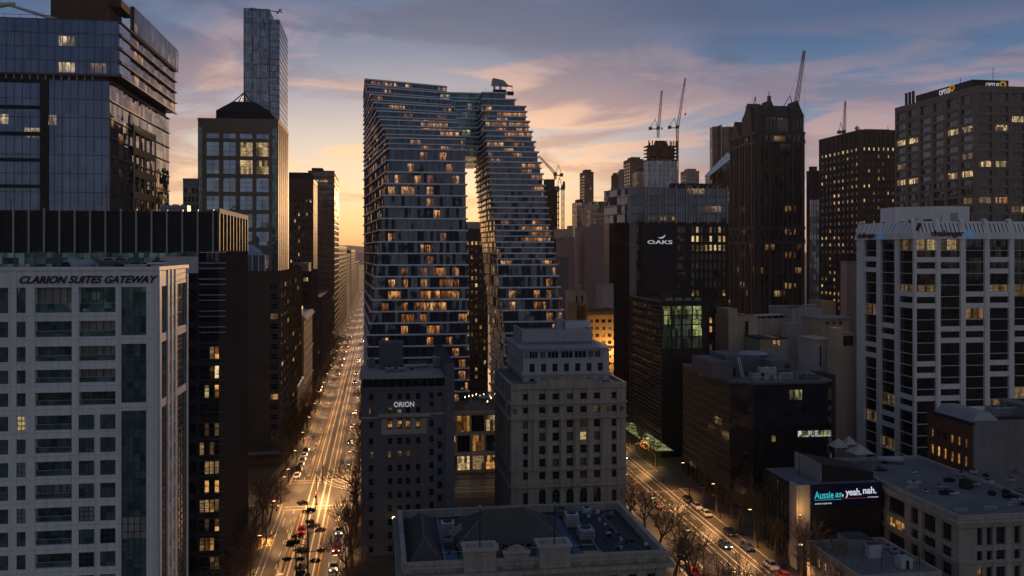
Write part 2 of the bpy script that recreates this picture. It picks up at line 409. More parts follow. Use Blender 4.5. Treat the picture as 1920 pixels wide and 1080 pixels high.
class Bld:
    def __init__(s, name, label, cat, x, y, group=None):
        s.root = thing(name, label, cat, (x, y, 0), 0, group); s.o = (x, y, 0); s.wins = []; s.wall = MB()
    def part(s, name, mb, parent=None, label=None, kind=None):
        o = link(name, mb.mesh(name, s.o), parent or s.root); tag(o, label, None, None, kind); return o
    def facade(s, A, B, z0, z1, cols, rows, wm, t=.45, sty='sash', lit=None, inset=.08, pane_d=None, spm=None):
        """cols: (a0, a1[, style[, rows]]) along A->B; walls become piers and spandrels, every opening gets a window"""
        A = Vector(A); B = Vector(B); Wd = (B - A).length; u = (B - A) / Wd; n = Vector((u.y, -u.x)); ang = math.atan2(u.y, u.x)
        def P(a, d, z): q = A + u * a + n * d; return (q.x, q.y, z)
        def fb(a0, a1, za, zb, d0, d1, m):
            if a1 - a0 < .01 or zb - za < .01: return
            s.wall.hexa([P(a0, d1, za), P(a1, d1, za), P(a1, d0, za), P(a0, d0, za), P(a0, d1, zb), P(a1, d1, zb), P(a1, d0, zb), P(a0, d0, zb)], m)
        s.fb = fb
        cur = 0.0
        cols = sorted(cols, key=lambda c: c[0])
        for ci, c in enumerate(cols):
            a0, a1 = c[0], min(c[1], Wd); st = c[2] if len(c) > 2 and c[2] else sty
            rw = c[3] if len(c) > 3 and c[3] else rows
            fb(cur, a0, z0, z1, -t, 0, wm); cur = a1
            zc = z0
            for ri, (za, zb) in enumerate(sorted(rw)):
                fb(a0, a1, zc, za, -t, -inset, spm or wm); zc = zb
                k = lit(ci, ri) if lit else None
                pd = pane_d if pane_d is not None else t - .06
                if st == 'balcony': pd = t - .06
                elif t > .9 and pane_d is None: pd = .30
                if t > .9 and st != 'balcony':
                    fb(a0, a1, za, zb, -t, -pd - .02, wm)
                q = A + u * a0 - n * pd
                s.wins.append((q.x, q.y, za, a1 - a0, zb - za, st, k or STY[st].get('glass', 'glass_dark'), ang, n))
            fb(a0, a1, zc, z1, -t, -inset, spm or wm)
        fb(cur, Wd, z0, z1, -t, 0, wm)
        return P
    def finish(s, wall_name='wall', limit=100):
        if s.wall.v: s.part(wall_name, s.wall)
        def key(wn):
            x, y, z, a, b, st, k, ang, n = wn
            d = Vector((x, y, z - H)); f = abs(Vector((x, y)).normalized().dot(n))
            sx = (x * CT - y * ST) / max(1, x * ST + y * CT) * FPX + 960
            sy = HORY + (H - z) * FPX / max(1, x * ST + y * CT)
            seen = -30 < sx < 1925 and sy < 1100
            return -(a * b * f / d.length_squared) * (1 if seen else .001)
        s.wins.sort(key=key)
        rest = MB()
        for i, (x, y, z, a, b, st, k, ang, n) in enumerate(s.wins):
            if i < limit:
                kk = (round(a, 2), round(b, 2), st, k, i < 36)
                if kk not in WCACHE:
                    m = MB(); window_geo(m, a, b, st, k)
                    if i < 36:
                        pn, fr = MB(), MB(); pn.face([(0, 0, 0), (a, 0, 0), (a, 0, b), (0, 0, b)], k)
                        fr.v, fr.m = m.v, m.m; fr.f, fr.mi = m.f[1:], m.mi[1:]
                        WCACHE[kk] = (pn.mesh('window'), fr.mesh('frame'))
                    else: WCACHE[kk] = (m.mesh('window'), None)
                wo = link('window', WCACHE[kk][0], s.root, (x - s.o[0], y - s.o[1], z), ang)
                if WCACHE[kk][1]: link('frame', WCACHE[kk][1], wo)
            else:
                ca, sa = math.cos(ang), math.sin(ang)
                window_geo(rest, a, b, st, k, lambda lx, ly, lz: (x + lx * ca - ly * sa, y + lx * sa + ly * ca, z + lz))
        if rest.v: s.part('window', rest, kind='stuff')

def ucols(Wd, n, pier, edge=None, sty=None):
    e = pier if edge is None else edge; p = (Wd - 2 * e + pier) / n
    return [(e + i * p, e + i * p + p - pier, sty) for i in range(n)]
def urows(z0, z1, n, sp):
    p = (z1 - z0) / n
    return [(z0 + i * p + sp, z0 + (i + 1) * p) for i in range(n)]
def pcols(Yp, x0, lst):          # photo columns on the plane y = Yp -> distances along the facade
    return [((XP(c[0], Yp) - x0), (XP(c[1], Yp) - x0), *c[2:]) for c in lst]
def prows(X, Y, lst): return [(ZP(b, X, Y), ZP(a, X, Y)) for a, b in lst]

def tower(name, label, cat, x0, x1, y0, y1, z1, wm, F=None, Rr=None, L=None, t=.45, parapet=(.9, .35), roof='roof_dark', group=None, z0=0.0, body=None, poly=None):
    b = Bld(name, label, cat, x0, y0, group)
    bx0, bx1, by0 = (x0 + t if L else x0), (x1 - t if Rr else x1), (y0 + t if F else y0)
    m = MB(); m.prism([(bx0, by0), (bx1, by0), (bx1, y1), (bx0, y1)], z0, z1, body or wm, top=roof)
    b.part('core', m)
    for sp, A, B in ((F, (x0, y0), (x1, y0)), (Rr, (x1, y0 + (t if F else 0)), (x1, y1)), (L, (x0, y1), (x0, y0 + (t if F else 0)))):
        if sp: b.facade(A, B, sp.get('z0', z0), z1, sp['cols'], sp['rows'], sp.get('wm', wm), t, sp.get('sty', 'sash'), sp.get('lit'), sp.get('inset', .08), sp.get('pane_d'), sp.get('spm'))
    if parapet:
        h, wd = parapet; m = MB(); e = .06
        m.box(x0 - e, x1 + e, y0 - e, y0 + wd, z1 - .05, z1 + h, wm); m.box(x0 - e, x1 + e, y1 - wd, y1 + e, z1 - .05, z1 + h, wm)
        m.box(x0 - e, x0 + wd, y0 + wd, y1 - wd, z1 - .05, z1 + h - .004, wm); m.box(x1 - wd, x1 + e, y0 + wd, y1 - wd, z1 - .05, z1 + h - .004, wm)
        b.part('parapet', m)
    return b
def curtain(b, poly, z0, z1, nf, glass, slabm, slab=.5, proj=.15, mull=None, mullm='mullion', split=True, edges=None, capm='roof_dark'):
    """stacked storeys of glazing between slab edges, with real mullion fins"""
    p = (z1 - z0) / nf; gl = MB(); sl = MB()
    inner = poly; outer = offset_poly(poly, proj)
    for i in range(nf):
        m = MB() if split else gl
        m.prism(inner, z0 + i * p + (slab if i else 0), z0 + (i + 1) * p, glass)
        if split: b.part('glazing', m)
        sl.prism(outer, z0 + (i + 1) * p, z0 + (i + 1) * p + slab, slabm, top=capm)
    if not split: b.part('glazing', gl)
    b.part('floor_slab', sl, label='horizontal floor edges wrapping the tower')
    if mull:
        sp, wd, dp = mull; mm = MB(); n = len(poly)
        for i in (edges if edges is not None else range(n)):
            A = Vector(poly[i]); B = Vector(poly[(i + 1) % n]); L_ = (B - A).length; u = (B - A) / L_; nn = Vector((u.y, -u.x))
            k = max(1, round(L_ / sp))
            for j in range(k + 1):
                a = L_ * j / k; a0 = min(max(0, a - wd / 2), L_ - wd)
                q = [A + u * a0 + nn * dp, A + u * (a0 + wd) + nn * dp, A + u * (a0 + wd) + nn * .002, A + u * a0 + nn * .002]
                if dp > proj: mm.prism([tuple(v) for v in q], z0, z1 + slab * .98, mullm)
                else:
                    for f in range(nf): mm.prism([tuple(v) for v in q], z0 + f * p + (slab if f else 0) + .002, z0 + (f + 1) * p - .002, mullm)
        b.part('mullions', mm)
def text(b, s, size_wh, at, rz, mat, name='sign_lettering', shear=0.0, bold=0.0, ext=.08, label=None, parent=None):
    cu = bpy.data.curves.new('t', 'FONT'); cu.body = s; cu.size = 1; cu.shear = shear; cu.offset = bold; cu.resolution_u = 3
    tmp = bpy.data.objects.new('t', cu); COL.objects.link(tmp)
    dg = bpy.context.evaluated_depsgraph_get(); me = bpy.data.meshes.new_from_object(tmp.evaluated_get(dg))
    bpy.data.objects.remove(tmp)
    xs = [v.co.x for v in me.vertices]; ys = [v.co.y for v in me.vertices]
    fx = size_wh[0] / (max(xs) - min(xs)); fy = size_wh[1] / (max(ys) - min(ys)); x0 = min(xs); y0 = min(ys)
    mb = MB(); ca, sa = math.cos(rz), math.sin(rz)
    vv = [((v.co.x - x0) * fx, (v.co.y - y0) * fy) for v in me.vertices]
    def T(p, d): x, z_ = p; return (at[0] + x * ca + d * sa, at[1] + x * sa - d * ca, at[2] + z_)
    ed = {}
    for pl in me.polygons:
        vs_ = list(pl.vertices)
        mb.face([T(vv[i], ext) for i in vs_], mat)
        for i in range(len(vs_)):
            a, c = vs_[i], vs_[(i + 1) % len(vs_)]; ed.setdefault((min(a, c), max(a, c)), []).append((a, c))
    for k, l in ed.items():
        if len(l) == 1:
            a, c = l[0]; mb.face([T(vv[c], ext), T(vv[a], ext), T(vv[a], 0), T(vv[c], 0)], mat)
    bpy.data.meshes.remove(me)
    return b.part(name, mb, parent, label=label)
def unit(b, x, y, z, sx, sy, sz, m='plant_metal', name='rooftop_unit'):
    mb = MB(); mb.box(x, x + sx, y, y + sy, z + .15, z + sz, m)
    mb.box(x + .1, x + sx - .1, y + .1, y + sy - .1, z - .02, z + .15, 'dark_metal')
    n = max(1, int(sx / 1.6))
    for i in range(n):
        cx_ = x + sx * (i + .5) / n; r = min(sx / n, sy) * .36
        mb.tube((cx_, y + sy / 2, z + sz), (cx_, y + sy / 2, z + sz + .22), r, r, 10, 'dark_metal')
    k = int(sz / .3)
    for i in range(1, k): mb.box(x + .15, x + sx - .15, y - .04, y - .003, z + i * .3, z + i * .3 + .1, 'dark_metal')
    b.part(name, mb)
def plantroom(b, x0, x1, y0, y1, z0, z1, m, name='plant_room', roof='roof_grey'):
    mb = MB(); mb.prism([(x0, y0), (x1, y0), (x1, y1), (x0, y1)], z0 - .02, z1, m, top=roof)
    mb.box(x0 - .15, x1 + .15, y0 - .15, y1 + .15, z1 - .35, z1 + .12, m)
    for i in range(int((x1 - x0) / 3)):
        a = x0 + 1 + i * 3
        if i % 2 == 0: mb.box(a, a + 1.5, y0 - .05, y0 - .003, z0 + .4, z1 - .8, 'dark_metal')
    b.part(name, mb)
def antenna(b, x, y, z, h, r=.12):
    mb = MB(); mb.tube((x, y, z - .1), (x, y, z + h), r, r * .4, 6, 'dark_metal')
    for k in (.55, .8): mb.tube((x - h * .12, y, z + h * k), (x + h * .12, y, z + h * k), r * .5, r * .5, 4, 'dark_metal')
    b.part('antenna', mb)
# ================================================================== STREETS AND GROUND
XL, XK0, XK1 = -29.5, -24.2, -7.0       # left building line, kerbs of the avenue
S2A, S2B = 61.0, 81.0                   # kerbs of the second street
g = MB()
g.prism([(9000 * math.cos(2 * math.pi * i / 48), 9000 * math.sin(2 * math.pi * i / 48)) for i in range(48)], -1.5, -.12, 'asphalt_far')
struct('ground', g)
r = MB(); r.box(XK0, XK1, 60, 1500, -.116, -.004, 'asphalt'); r.box(S2A, S2B, 60, 352, -.115, -.004, 'asphalt')
struct('road', r)
r = MB(); r.box(-160, XK0 + .02, 238, 257, -.114, -.002, 'asphalt'); r.box(XK1 - .02, S2A + .02, 238, 257, -.114, -.002, 'asphalt')
r.box(S2B - .02, 95, 238, 257, -.114, -.002, 'asphalt'); r.box(-120, XK0 + .02, 398, 414, -.114, -.002, 'asphalt'); r.box(XK1 - .02, 60, 398, 414, -.114, -.002, 'asphalt')
struct('side_street', r)
pv = MB()
for x0, x1, y0, y1 in ((-75, XK0, 60, 238), (-75, XK0, 257, 398), (-75, XK0, 414, 1500), (XK1, S2A, 60, 238), (XK1, S2A, 257, 398), (XK1, 60, 414, 1500),
                       (S2B, 260, 60, 238), (S2B, 260, 257, 520)):
    pv.box(x0, x1, y0, y1, -.118, .13, 'paving')
    for a, c, d, e in ((x0, x0 + .3, y0, y1), (x1 - .3, x1, y0, y1), (x0 + .3, x1 - .3, y0, y0 + .3), (x0 + .3, x1 - .3, y1 - .3, y1)):
        pv.box(a, c, d, e, .128, .145, 'sandstone')
struct('pavement', pv)
mk = MB()
def strip(x0, y0, x1, y1, wd, m='paint_white', z=.004):
    a = Vector((x0, y0)); c = Vector((x1, y1)); u = (c - a).normalized(); n = Vector((-u.y, u.x)) * wd / 2
    mk.face([(*(a - n), z), (*(c - n), z), (*(c + n), z), (*(a + n), z)][::1] if (c - a).cross(n) > 0 else [(*(a + n), z), (*(c + n), z), (*(c - n), z), (*(a - n), z)], m)
def dashes(x, y0, y1, on=3, off=5, wd=.16, m='paint_white'):
    y = y0
    while y < y1: strip(x, y, x, y + on, wd, m); y += on + off
for a, c in ((70, 232), (263, 392), (420, 1400)):
    dashes(-20.9, a, c); dashes(-10.2, a, c)
    strip(-12.1, a, -12.1, c, .22, 'paint_yellow'); strip(-18.9, a, -18.9, c, .22, 'paint_yellow')  # long stripes also stand in for light trails of traffic
    strip(-23.3, a, -23.3, c, .12); strip(-7.9, a, -7.9, c, .12)
for y in (233, 235.6, 259.5, 262, 393, 395.5, 416, 418.5):
    strip(-23.8, y, -7.4, y, .35, z=.008)
for y in (236.2, 259, 396, 416): strip(S2A + .4, y, S2B - .4, y, .3, z=.008) if y < 300 else None
for x in (65.8, 70.8, 75.8): dashes(x, 90, 232, 4, 4, .18); dashes(x, 264, 350, 4, 4, .18)
for y in (243.5, 251.5): strip(-60, y, -25, y, .15); strip(0, y, 58, y, .15)
for xa in (-22.5, -9.5):
    strip(xa, 226, xa, 219, .2, z=.008)
struct('lane_markings', mk)
tb_ = MB()
for x0_, x1_ in ((-18.6, -16.1), (-15.1, -12.6)):
    for ya_, yb__ in ((60, 237), (275, 1500)): tb_.box(x0_, x1_, ya_, yb__, -.0035, .003, 'track_bed')
struct('tram_track_bed', tb_)
# tram rails, extra wide and pale, with added curve, standing in for light trails
rl = MB()
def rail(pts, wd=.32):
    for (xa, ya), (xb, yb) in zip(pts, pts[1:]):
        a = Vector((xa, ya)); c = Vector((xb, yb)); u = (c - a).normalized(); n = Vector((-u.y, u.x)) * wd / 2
        rl.hexa([(*(a - n), -.002), (*(c - n), -.002), (*(c + n), -.002), (*(a + n), -.002), (*(a - n), .028), (*(c - n), .028), (*(c + n), .028), (*(a + n), .028)][:8], 'rail_trail_pale')
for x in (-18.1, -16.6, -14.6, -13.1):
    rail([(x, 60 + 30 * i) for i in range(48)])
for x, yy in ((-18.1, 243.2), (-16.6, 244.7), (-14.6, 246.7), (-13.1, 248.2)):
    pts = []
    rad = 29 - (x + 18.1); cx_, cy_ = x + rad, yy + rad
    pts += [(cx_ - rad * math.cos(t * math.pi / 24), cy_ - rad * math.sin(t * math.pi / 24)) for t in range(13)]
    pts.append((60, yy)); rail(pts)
for x in (72.2, 73.7, 76.6, 78.0): rail([(x, 70 + 40 * i) for i in range(7)] + [(x, 350)], .22)  # rails added on the second street in place of its light trails
struct('tram_track_light_trails', rl)
# low hills closing the horizon
hm = MB(); RNDH = random.Random(3)
for s_, dist, hh in ((0, 5200, 66), (1, 7600, 110)):
    pr = [];  nn = 90
    for i in range(nn + 1):
        t = R(-40 + 80 * i / nn) + .03
        h_ = hh * (.72 + .2 * math.sin(i * .31 + s_) + .12 * math.sin(i * .83) + .05 * RNDH.random())
        pr.append((dist * math.sin(t), dist * math.cos(t), h_))
    for a, c in zip(pr, pr[1:]):
        f = .86
        hm.face([(a[0] * f, a[1] * f, -1), (c[0] * f, c[1] * f, -1), c, a], 'hill')
        hm.face([(a[0], a[1], a[2]), (c[0], c[1], c[2]), (c[0] * 1.1, c[1] * 1.1, -1), (a[0] * 1.1, a[1] * 1.1, -1)], 'hill')
struct('hills', hm)

# ================================================================== LEFT SIDE
# --- white apartment hotel, near left
Y0 = 129.0; x0 = XP(-150, Y0); x1 = XP(298, Y0); z1 = ZP(507, x1, Y0); y1 = YP(353, x1)
b = Bld('apartment_hotel', 'white-clad hotel block with dark slanted lettering and a green glazed corner bay, nearest left', 'hotel', x0, Y0)
t = 1.3; m = MB()
m.prism([(x0, Y0 + t), (x1 - t, Y0 + t), (x1 - t, y1), (x0, y1)], 0, z1 - .9, 'white_clad', top='roof_grey'); b.part('core', m)
tops = [538, 600.5, 647, 690, 732, 774.5] + [774.5 + 42.5 * k for k in range(1, 12)]
bots = [584.5, 629.5, 674.5, 714.5, 756.5, 801.5] + [801.5 + 42.5 * k for k in range(1, 12)]
rows = prows(x1, Y0, [(a, c) for a, c in zip(tops, bots) if c < 1250])
tall = prows(x1, Y0, [(538, 628), (644, 674), (674, 714), (714, 754), (769, 798), (798, 840), (840, 882.5), (882.5, 925), (925, 967.5), (967.5, 1010), (1010, 1052.5), (1052.5, 1095), (1095, 1137.5), (1137.5, 1180)])
up = rows[:0] + sorted(rows, key=lambda r_: -r_[0])
hi, lo = up[:5], up[5:]
C = [(-148, -118, 'narrow'), (-100, -34, 'balcony'), (-20, 15.5, 'narrow'), (30.5, 48, 'narrow'), (65, 134.5, 'balcony')]
def hl(c, r_):
    n = len(rows)
    if c == 3 and r_ == n - 6: return 'lit_pale'
    if RND.random() < .22: return 'curtain'
    return None
cols = pcols(Y0, x0, C)
c5 = pcols(Y0, x0, [(147.5, 214.5)])[0]; c5a, c5b = pcols(Y0, x0, [(147.5, 176), (188, 216.5)])
cols.append((c5[0], c5[1], 'balcony', hi))
gl = pcols(Y0, x0, [(227, 294.5)])[0]
# split lower part of the fifth column into two small windows by laying a pier over the middle
b.facade((x0, Y0), (x1, Y0), 0, z1 - .0, [c for c in cols[:5]] + [(c5a[0], c5b[1], 'balcony', hi), (gl[0], gl[1] - 1.4, 'glassbay', tall)], rows, 'white_clad', t, 'hotel', hl)
b.fb(c5a[0], c5b[1], 0, lo[0][1] + .3, -.28, -.075, 'white_clad')
for za, zb in lo:
    for a0, a1 in ((c5a[0], c5a[1]), (c5b[0], c5b[1])):
        b.wins.append((x0 + a0, Y0 + .06, za, a1 - a0, zb - za, 'hotel', RND.choice(('glass_teal', 'glass_teal', 'glass_dark', 'curtain', 'glass_teal')), 0.0, Vector((0, -1))))
sw = y1 - Y0 - t
side_rows = tall
b.facade((x1, Y0 + t), (x1, y1), 0, z1, [(.4, 4.2, 'narrow', tall), (5.2, 6.6, 'sash'), (7.6, 9.0, 'sash'), (10.2, sw - .5, 'glassbay', tall)], rows, 'white_clad', t, 'narrow', LIT(.02))
m = MB()
m.box(x0 - .1, x1 + .1, Y0 - .1, Y0 + .4, z1 + .002, z1 + .5, 'white_clad'); m.box(x1 - .4, x1 + .1, Y0 + .4, y1, z1 + .002, z1 + .5, 'white_clad')
m.box(x0, x1, y1 - .4, y1 + .1, z1 - .95, z1 + .1, 'white_clad')
m.box(x1 - .12, x1 + .14, Y0 - .14, Y0 + .16, 0, z1 - .1, 'pale_metal')
for k in range(26):
    zz = z1 - 2.6 - k * 1.6
    m.box(x1 + .006, x1 + .02, Y0 + 5.3, Y0 + 5.5, max(zz, 0), max(zz, 0) + .05, 'mullion')
b.part('parapet', m)
for px, pw, h_, m_ in ((-60, 3, 1.6, 'plant_metal'), (95, 6, .8, 'roof_grey'), (185, 3.5, 2.2, 'roof_grey'), (215, 5, 1.6, 'pale_concrete'), (275, 2.5, 1.9, 'pale_metal')):
    unit(b, XP(px, 138), 138, z1 - .9, pw, 3, h_, m_)
m = MB(); m.tube((XP(125, 136), 136, z1 + .35), (XP(160, 137), 139.5, z1 + .6), 1.0, .9, 14, 'plant_metal'); m.tube((XP(123, 136), 135.6, z1 + .33), (XP(125, 136), 136, z1 + .35), .75, .8, 14, 'dark_metal')
m.tube((XP(160, 137), 139.5, z1 + .4), (XP(200, 139), 139.8, z1 + .2), .5, .5, 10, 'plant_metal')
m.box(XP(130, 136), XP(150, 137), 136.4, 138.5, z1 - .92, z1 - .3, 'dark_metal'); b.part('exhaust_duct', m)
xa, xb = XP(37, Y0), XP(300, Y0)
text(b, 'CLARION SUITES GATEWAY', (xb - xa - .3, 1.02), (xa, Y0 - .02, ZP(530.5, x1, Y0)), 0, 'letter_dark', shear=.35, bold=.022, ext=.12)
b.finish()

# --- dark office block behind it with a screened plant level
Y0 = 168.0; x1 = -28.2; x0 = XP(-170, Y0); z1 = ZP(394, x1, Y0); zb = ZP(471, x1, Y0); y1 = YP(465, x1)
b = Bld('office_block', 'dark office block with finned black plant screen and louvred corner behind the white hotel', 'building', x0, Y0)
m = MB(); m.prism([(x0, Y0 + .5), (x1 - .5, Y0 + .5), (x1 - .5, y1), (x0, y1)], 0, zb, 'black_clad', top='roof_dark'); b.part('core', m)
nf = 19; fl = zb / nf
rows = [(i * fl + 1.1, (i + 1) * fl) for i in range(nf)]
Wd = x1 - x0; a = XP(373, Y0) - x0; a2 = XP(420, Y0) - x0
litset = {nf - 6: .9, nf - 7: .7, nf - 8: .8, nf - 10: .8, nf - 11: .6, nf - 12: .9, nf - 13: .5, nf - 14: .9, nf - 15: 1, nf - 16: 1, nf - 17: 1}
def bl(c, r_):
    if c >= 8: return RND.choice(('lit_orange', 'lit_warm', 'lit_dim', 'lit_dim')) if RND.random() < litset.get(r_, 0) * (.35, .8, .9, .9, .6)[c - 8] else None
    return 'lit_dim' if RND.random() < .04 else None
cc = [(a - 4.6 - i * 9, a - .5 - i * 9 + (3.8 if i else 0), 'seg') for i in range(8)][::-1]
lw_ = (a2 - a) / 5
b.facade((x0, Y0), (x1, Y0), 0, zb, cc + [(a + lw_ * k + .04, a + lw_ * (k + 1) - .04, 'bare2') for k in range(5)], rows, 'dark_clad', .5, 'seg', bl)
b.facade((x1, Y0 + .5), (x1, y1), 0, zb, [], rows, 'dark_panel', .5)
m = MB()
for i in range(int(zb / .95)):
    z_ = 1 + i * .95
    if i % 3: m.box(x0 + a + .05, x0 + a2 + .3, Y0 - .32, Y0 - .24, z_, z_ + .10, 'pale_metal' if z_ > zb - 16 else 'slab_dark')
b.part('louvres', m)
m = MB()
m.prism([(x0, Y0 + .35), (x1 - .35, Y0 + .35), (x1 - .35, y1 - .3), (x0, y1 - .3)], zb + .002, z1 - .5, 'black_clad', top='roof_dark'); b.part('plant_screen', m)
m = MB(); px = 25
while px > -170: px -= 28.8
while px < 400:
    xx = XP(px, Y0); m.box(xx - .12, xx + .12, Y0 - .15, Y0 + .345, zb - .3, z1 + .1, 'plant_metal'); px += 28.8
xx = XP(411, Y0); m.box(xx, x1, Y0 - .1, Y0 + .345, zb - .0, z1 + .05, 'pale_concrete')
m.box(x1 - .34, x1 + .05, Y0 + .35, y1, z1 - .5, z1 + .35, 'pale_concrete'); m.box(x0, XP(411, Y0) - .01, Y0 + .05, Y0 + .34, z1 - .5, z1 - .25, 'dark_metal')
k = 9
for i in range(k + 1):
    yy = Y0 + .4 + (y1 - Y0 - 1) * i / k; m.box(x1 - .34, x1 + .02, yy, yy + .5, zb, z1 - .51, 'brown_clad')
m.box(x1 - .36, x1 - .345, Y0 + .4, y1 - .3, zb, z1 - .5, 'dark_clad')
b.part('screen_fins', m)
m = MB(); m.box(XP(-160, Y0), XP(372, Y0), Y0 - .12, Y0 - .02, ZP(500, x1, Y0), zb - .3, 'glass_teal')
for i in range(44):
    xx = XP(372, Y0) - i * 1.7; m.box(xx - .05, xx + .05, Y0 - .16, Y0 - .121, ZP(500, x1, Y0), zb - .3, 'mullion')
m.box(XP(300, Y0), XP(372, Y0), Y0 - .2, Y0 - .125, ZP(512, x1, Y0), ZP(481, x1, Y0), 'pale_concrete')
b.part('clerestory', m)
unit(b, XP(300, 180), 180, z1 - .5, 5, 3, 1.9); antenna(b, XP(200, 178), 178, z1 - .5, 6, .1); antenna(b, XP(20, 178), 178, z1 - .5, 3, .1)
m = MB(); m.tube((XP(432, 190), 186, z1 - .4), (XP(441, 190), 188, z1 + 1.7), .14, .1, 6, 'dark_metal'); m.tube((XP(441, 190), 188, z1 + 1.7), (XP(448, 190), 190, z1 + 1.2), .12, .08, 6, 'dark_metal'); b.part('davit', m)
b.finish()

# --- blue glass tower with projecting upper volume, far left
Y0 = 260.0
x1 = XP(224, Y0); xf = x1; y1 = YP(330, x1); x0 = XP(-220, Y0)
xl = XP(204, Y0)
zt = ZP(40, x1, Y0); zm = ZP(141, x1, Y0)
glass_mat('tower_blue', (.09, .14, .25), .5, .06, cw=2.03, fh=3.55, zo=zm, tilt=.035, lit=.05, lcol=((1, .55, .2), (1, .75, .4)), ls=.8, panel=.16)
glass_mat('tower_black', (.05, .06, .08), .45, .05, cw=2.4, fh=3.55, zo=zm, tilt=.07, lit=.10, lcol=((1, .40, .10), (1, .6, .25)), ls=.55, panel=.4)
b = Bld('office_tower', 'blue glass office tower with boxy upper storeys stepping out over its lower half', 'tower', x0, Y0)
def two(poly, za, zb_, nf, g1, g2, sl, nm):
    """storeys whose front is one glass and side another"""
    p = (zb_ - za) / nf
    for i in range(nf):
        m = MB(); m.prism(poly, za + i * p, za + (i + 1) * p - .002, g1, top='roof_dark')
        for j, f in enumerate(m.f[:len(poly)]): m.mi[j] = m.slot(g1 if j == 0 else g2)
        b.part('glazing', m)
up_p = [(x0, Y0), (x1, Y0), (x1, y1), (x0, y1)]
xm = x1 - 9
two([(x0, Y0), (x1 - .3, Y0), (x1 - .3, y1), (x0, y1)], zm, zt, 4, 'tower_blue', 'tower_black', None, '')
yy0 = Y0 + 12; zt2 = ZP(17, XP(247, Y0), Y0 + 12)
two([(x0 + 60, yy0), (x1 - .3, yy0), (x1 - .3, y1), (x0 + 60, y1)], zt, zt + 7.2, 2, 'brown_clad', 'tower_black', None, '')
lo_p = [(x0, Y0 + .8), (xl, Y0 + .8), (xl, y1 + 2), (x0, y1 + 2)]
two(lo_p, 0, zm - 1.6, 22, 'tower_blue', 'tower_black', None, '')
m = MB(); m.prism([(x0, Y0 + 1.4), (xl - .6, Y0 + 1.4), (xl - .6, y1), (x0, y1)], zm - 1.6, zm, 'brown_clad')
for i in range(int((xl - x0) / 2) - 2): xx = x0 + 2 + i * 2; m.box(xx, xx + .2, Y0 + .4, Y0 + .7, zm - 1.6, zm - .4, 'pale_metal')
m.box(x0, x1 - .4, Y0 + .02, Y0 + .4, zm - .42, zm - .004, 'mullion'); b.part('recessed_floor', m)
m = MB()
for i in range(int((x1 - x0) / 2.03)):
    xx = x1 - .35 - i * 2.03; m.box(xx - .05, xx + .05, Y0 - .12, Y0 - .002, zm, zt, 'mullion')
    xx = xl - i * 2.03
    if xx > x0: m.box(xx - .05, xx + .05, Y0 + .68, Y0 + .798, 0, zm - 1.62, 'mullion')
for i in range(5): z_ = zm + (zt - zm) * i / 4; m.box(x0, x1 - .3, Y0 - .08, Y0 - .003, z_ - .1, z_ + .1, 'mullion')
for i in range(23): z_ = (zm - 1.6) * i / 22; m.box(x0, xl, Y0 + .72, Y0 + .797, max(0, z_ - .1), z_ + .1, 'mullion')
for i in range(1, 11):
    z_ = zm - 1.6 - 7.1 * (i - 1)
    if z_ > 4: m.box(x0, XP(77, Y0), Y0 + .35, Y0 + .67, z_ - .9, z_, 'dark_clad')
m.box(XP(74, Y0), XP(89, Y0), Y0 + .3, Y0 + .66, 0, zm - 1.7, 'black_clad'); b.part('mullions', m)
m = MB()
for i in range(7):
    z_ = zm + (zt - zm) * i / 4
    ya = Y0 if i <= 4 else yy0
    m.box(x1 - .31, x1 + .55, ya + .1, y1 - .1, z_ - .35, z_ - .02, 'slab_dark')
    if i < 4: m.box(x1 - .29, x1 + .1, ya, ya + 10.5, z_ + .5, z_ + 2.9, 'glass_blue')
for i in range(22): z_ = (zm - 1.6) * (i + 1) / 22; m.box(xl - .02, xl + .45, Y0 + .9, y1 + 1.8, z_ - .3, z_ - .05, 'slab_dark')
b.part('sun_shades', m)
m = MB(); xa, xb = XP(75, Y0), XP(182, Y0); m.prism([(xa, Y0 + 8), (xb, Y0 + 8), (xb, Y0 + 24), (xa, Y0 + 24)], zt - .02, zt + 9, 'brown_clad', top='roof_dark')
m.box(xb, x1 - 3, Y0 + 13, Y0 + 26, zt + 7.2, zt + 9.4, 'brown_clad'); b.part('plant_room', m)
m = MB()  # roof maintenance crane
xa = XP(95, Y0 + 5)
m.tube((xa - 12, Y0 + 5, zt + 5.0), (xa + 3, Y0 + 5, zt + .6), .35, .5, 8, 'crane_white'); m.tube((xa - 13.5, Y0 + 5, zt + 4.4), (xa - 9, Y0 + 5, zt + 5.0), .8, .5, 8, 'crane_white')
m.box(xa, xa + 3.5, Y0 + 4, Y0 + 6.5, zt - .02, zt + 1.2, 'dark_metal')
for i in range(14): m.box(xa + 2 - i * 4.1, xa + 2.1 - i * 4.1, Y0 + .5, Y0 + .6, zt - .02, zt + 1.1, 'dark_metal')
m.box(x0, xa + 2, Y0 + .5, Y0 + .58, zt + 1.0, zt + 1.1, 'dark_metal'); b.part('roof_crane', m)
# reflection of a sandstone facade in the dark glass, built as solid stone frames
m = MB(); ya, yb = YP(250, xl + .5), YP(291, xl + .5)
for r_ in range(9):
    z_ = ZP(228, xl, ya) - 3 - r_ * 6.6
    if z_ > 2:
        m.box(xl + .46, xl + .8, ya, yb, z_, z_ + 2.2, 'gold_stone')
        for c_ in range(5): yy = ya + (yb - ya - 1) * c_ / 4; m.box(xl + .47, xl + .78, yy, yy + 1.0, z_ - 4.4, z_, 'gold_stone')
b.part('stone_reflection', m, label='tan reflection of a stone facade, built solid on the black glass side')
b.finish()

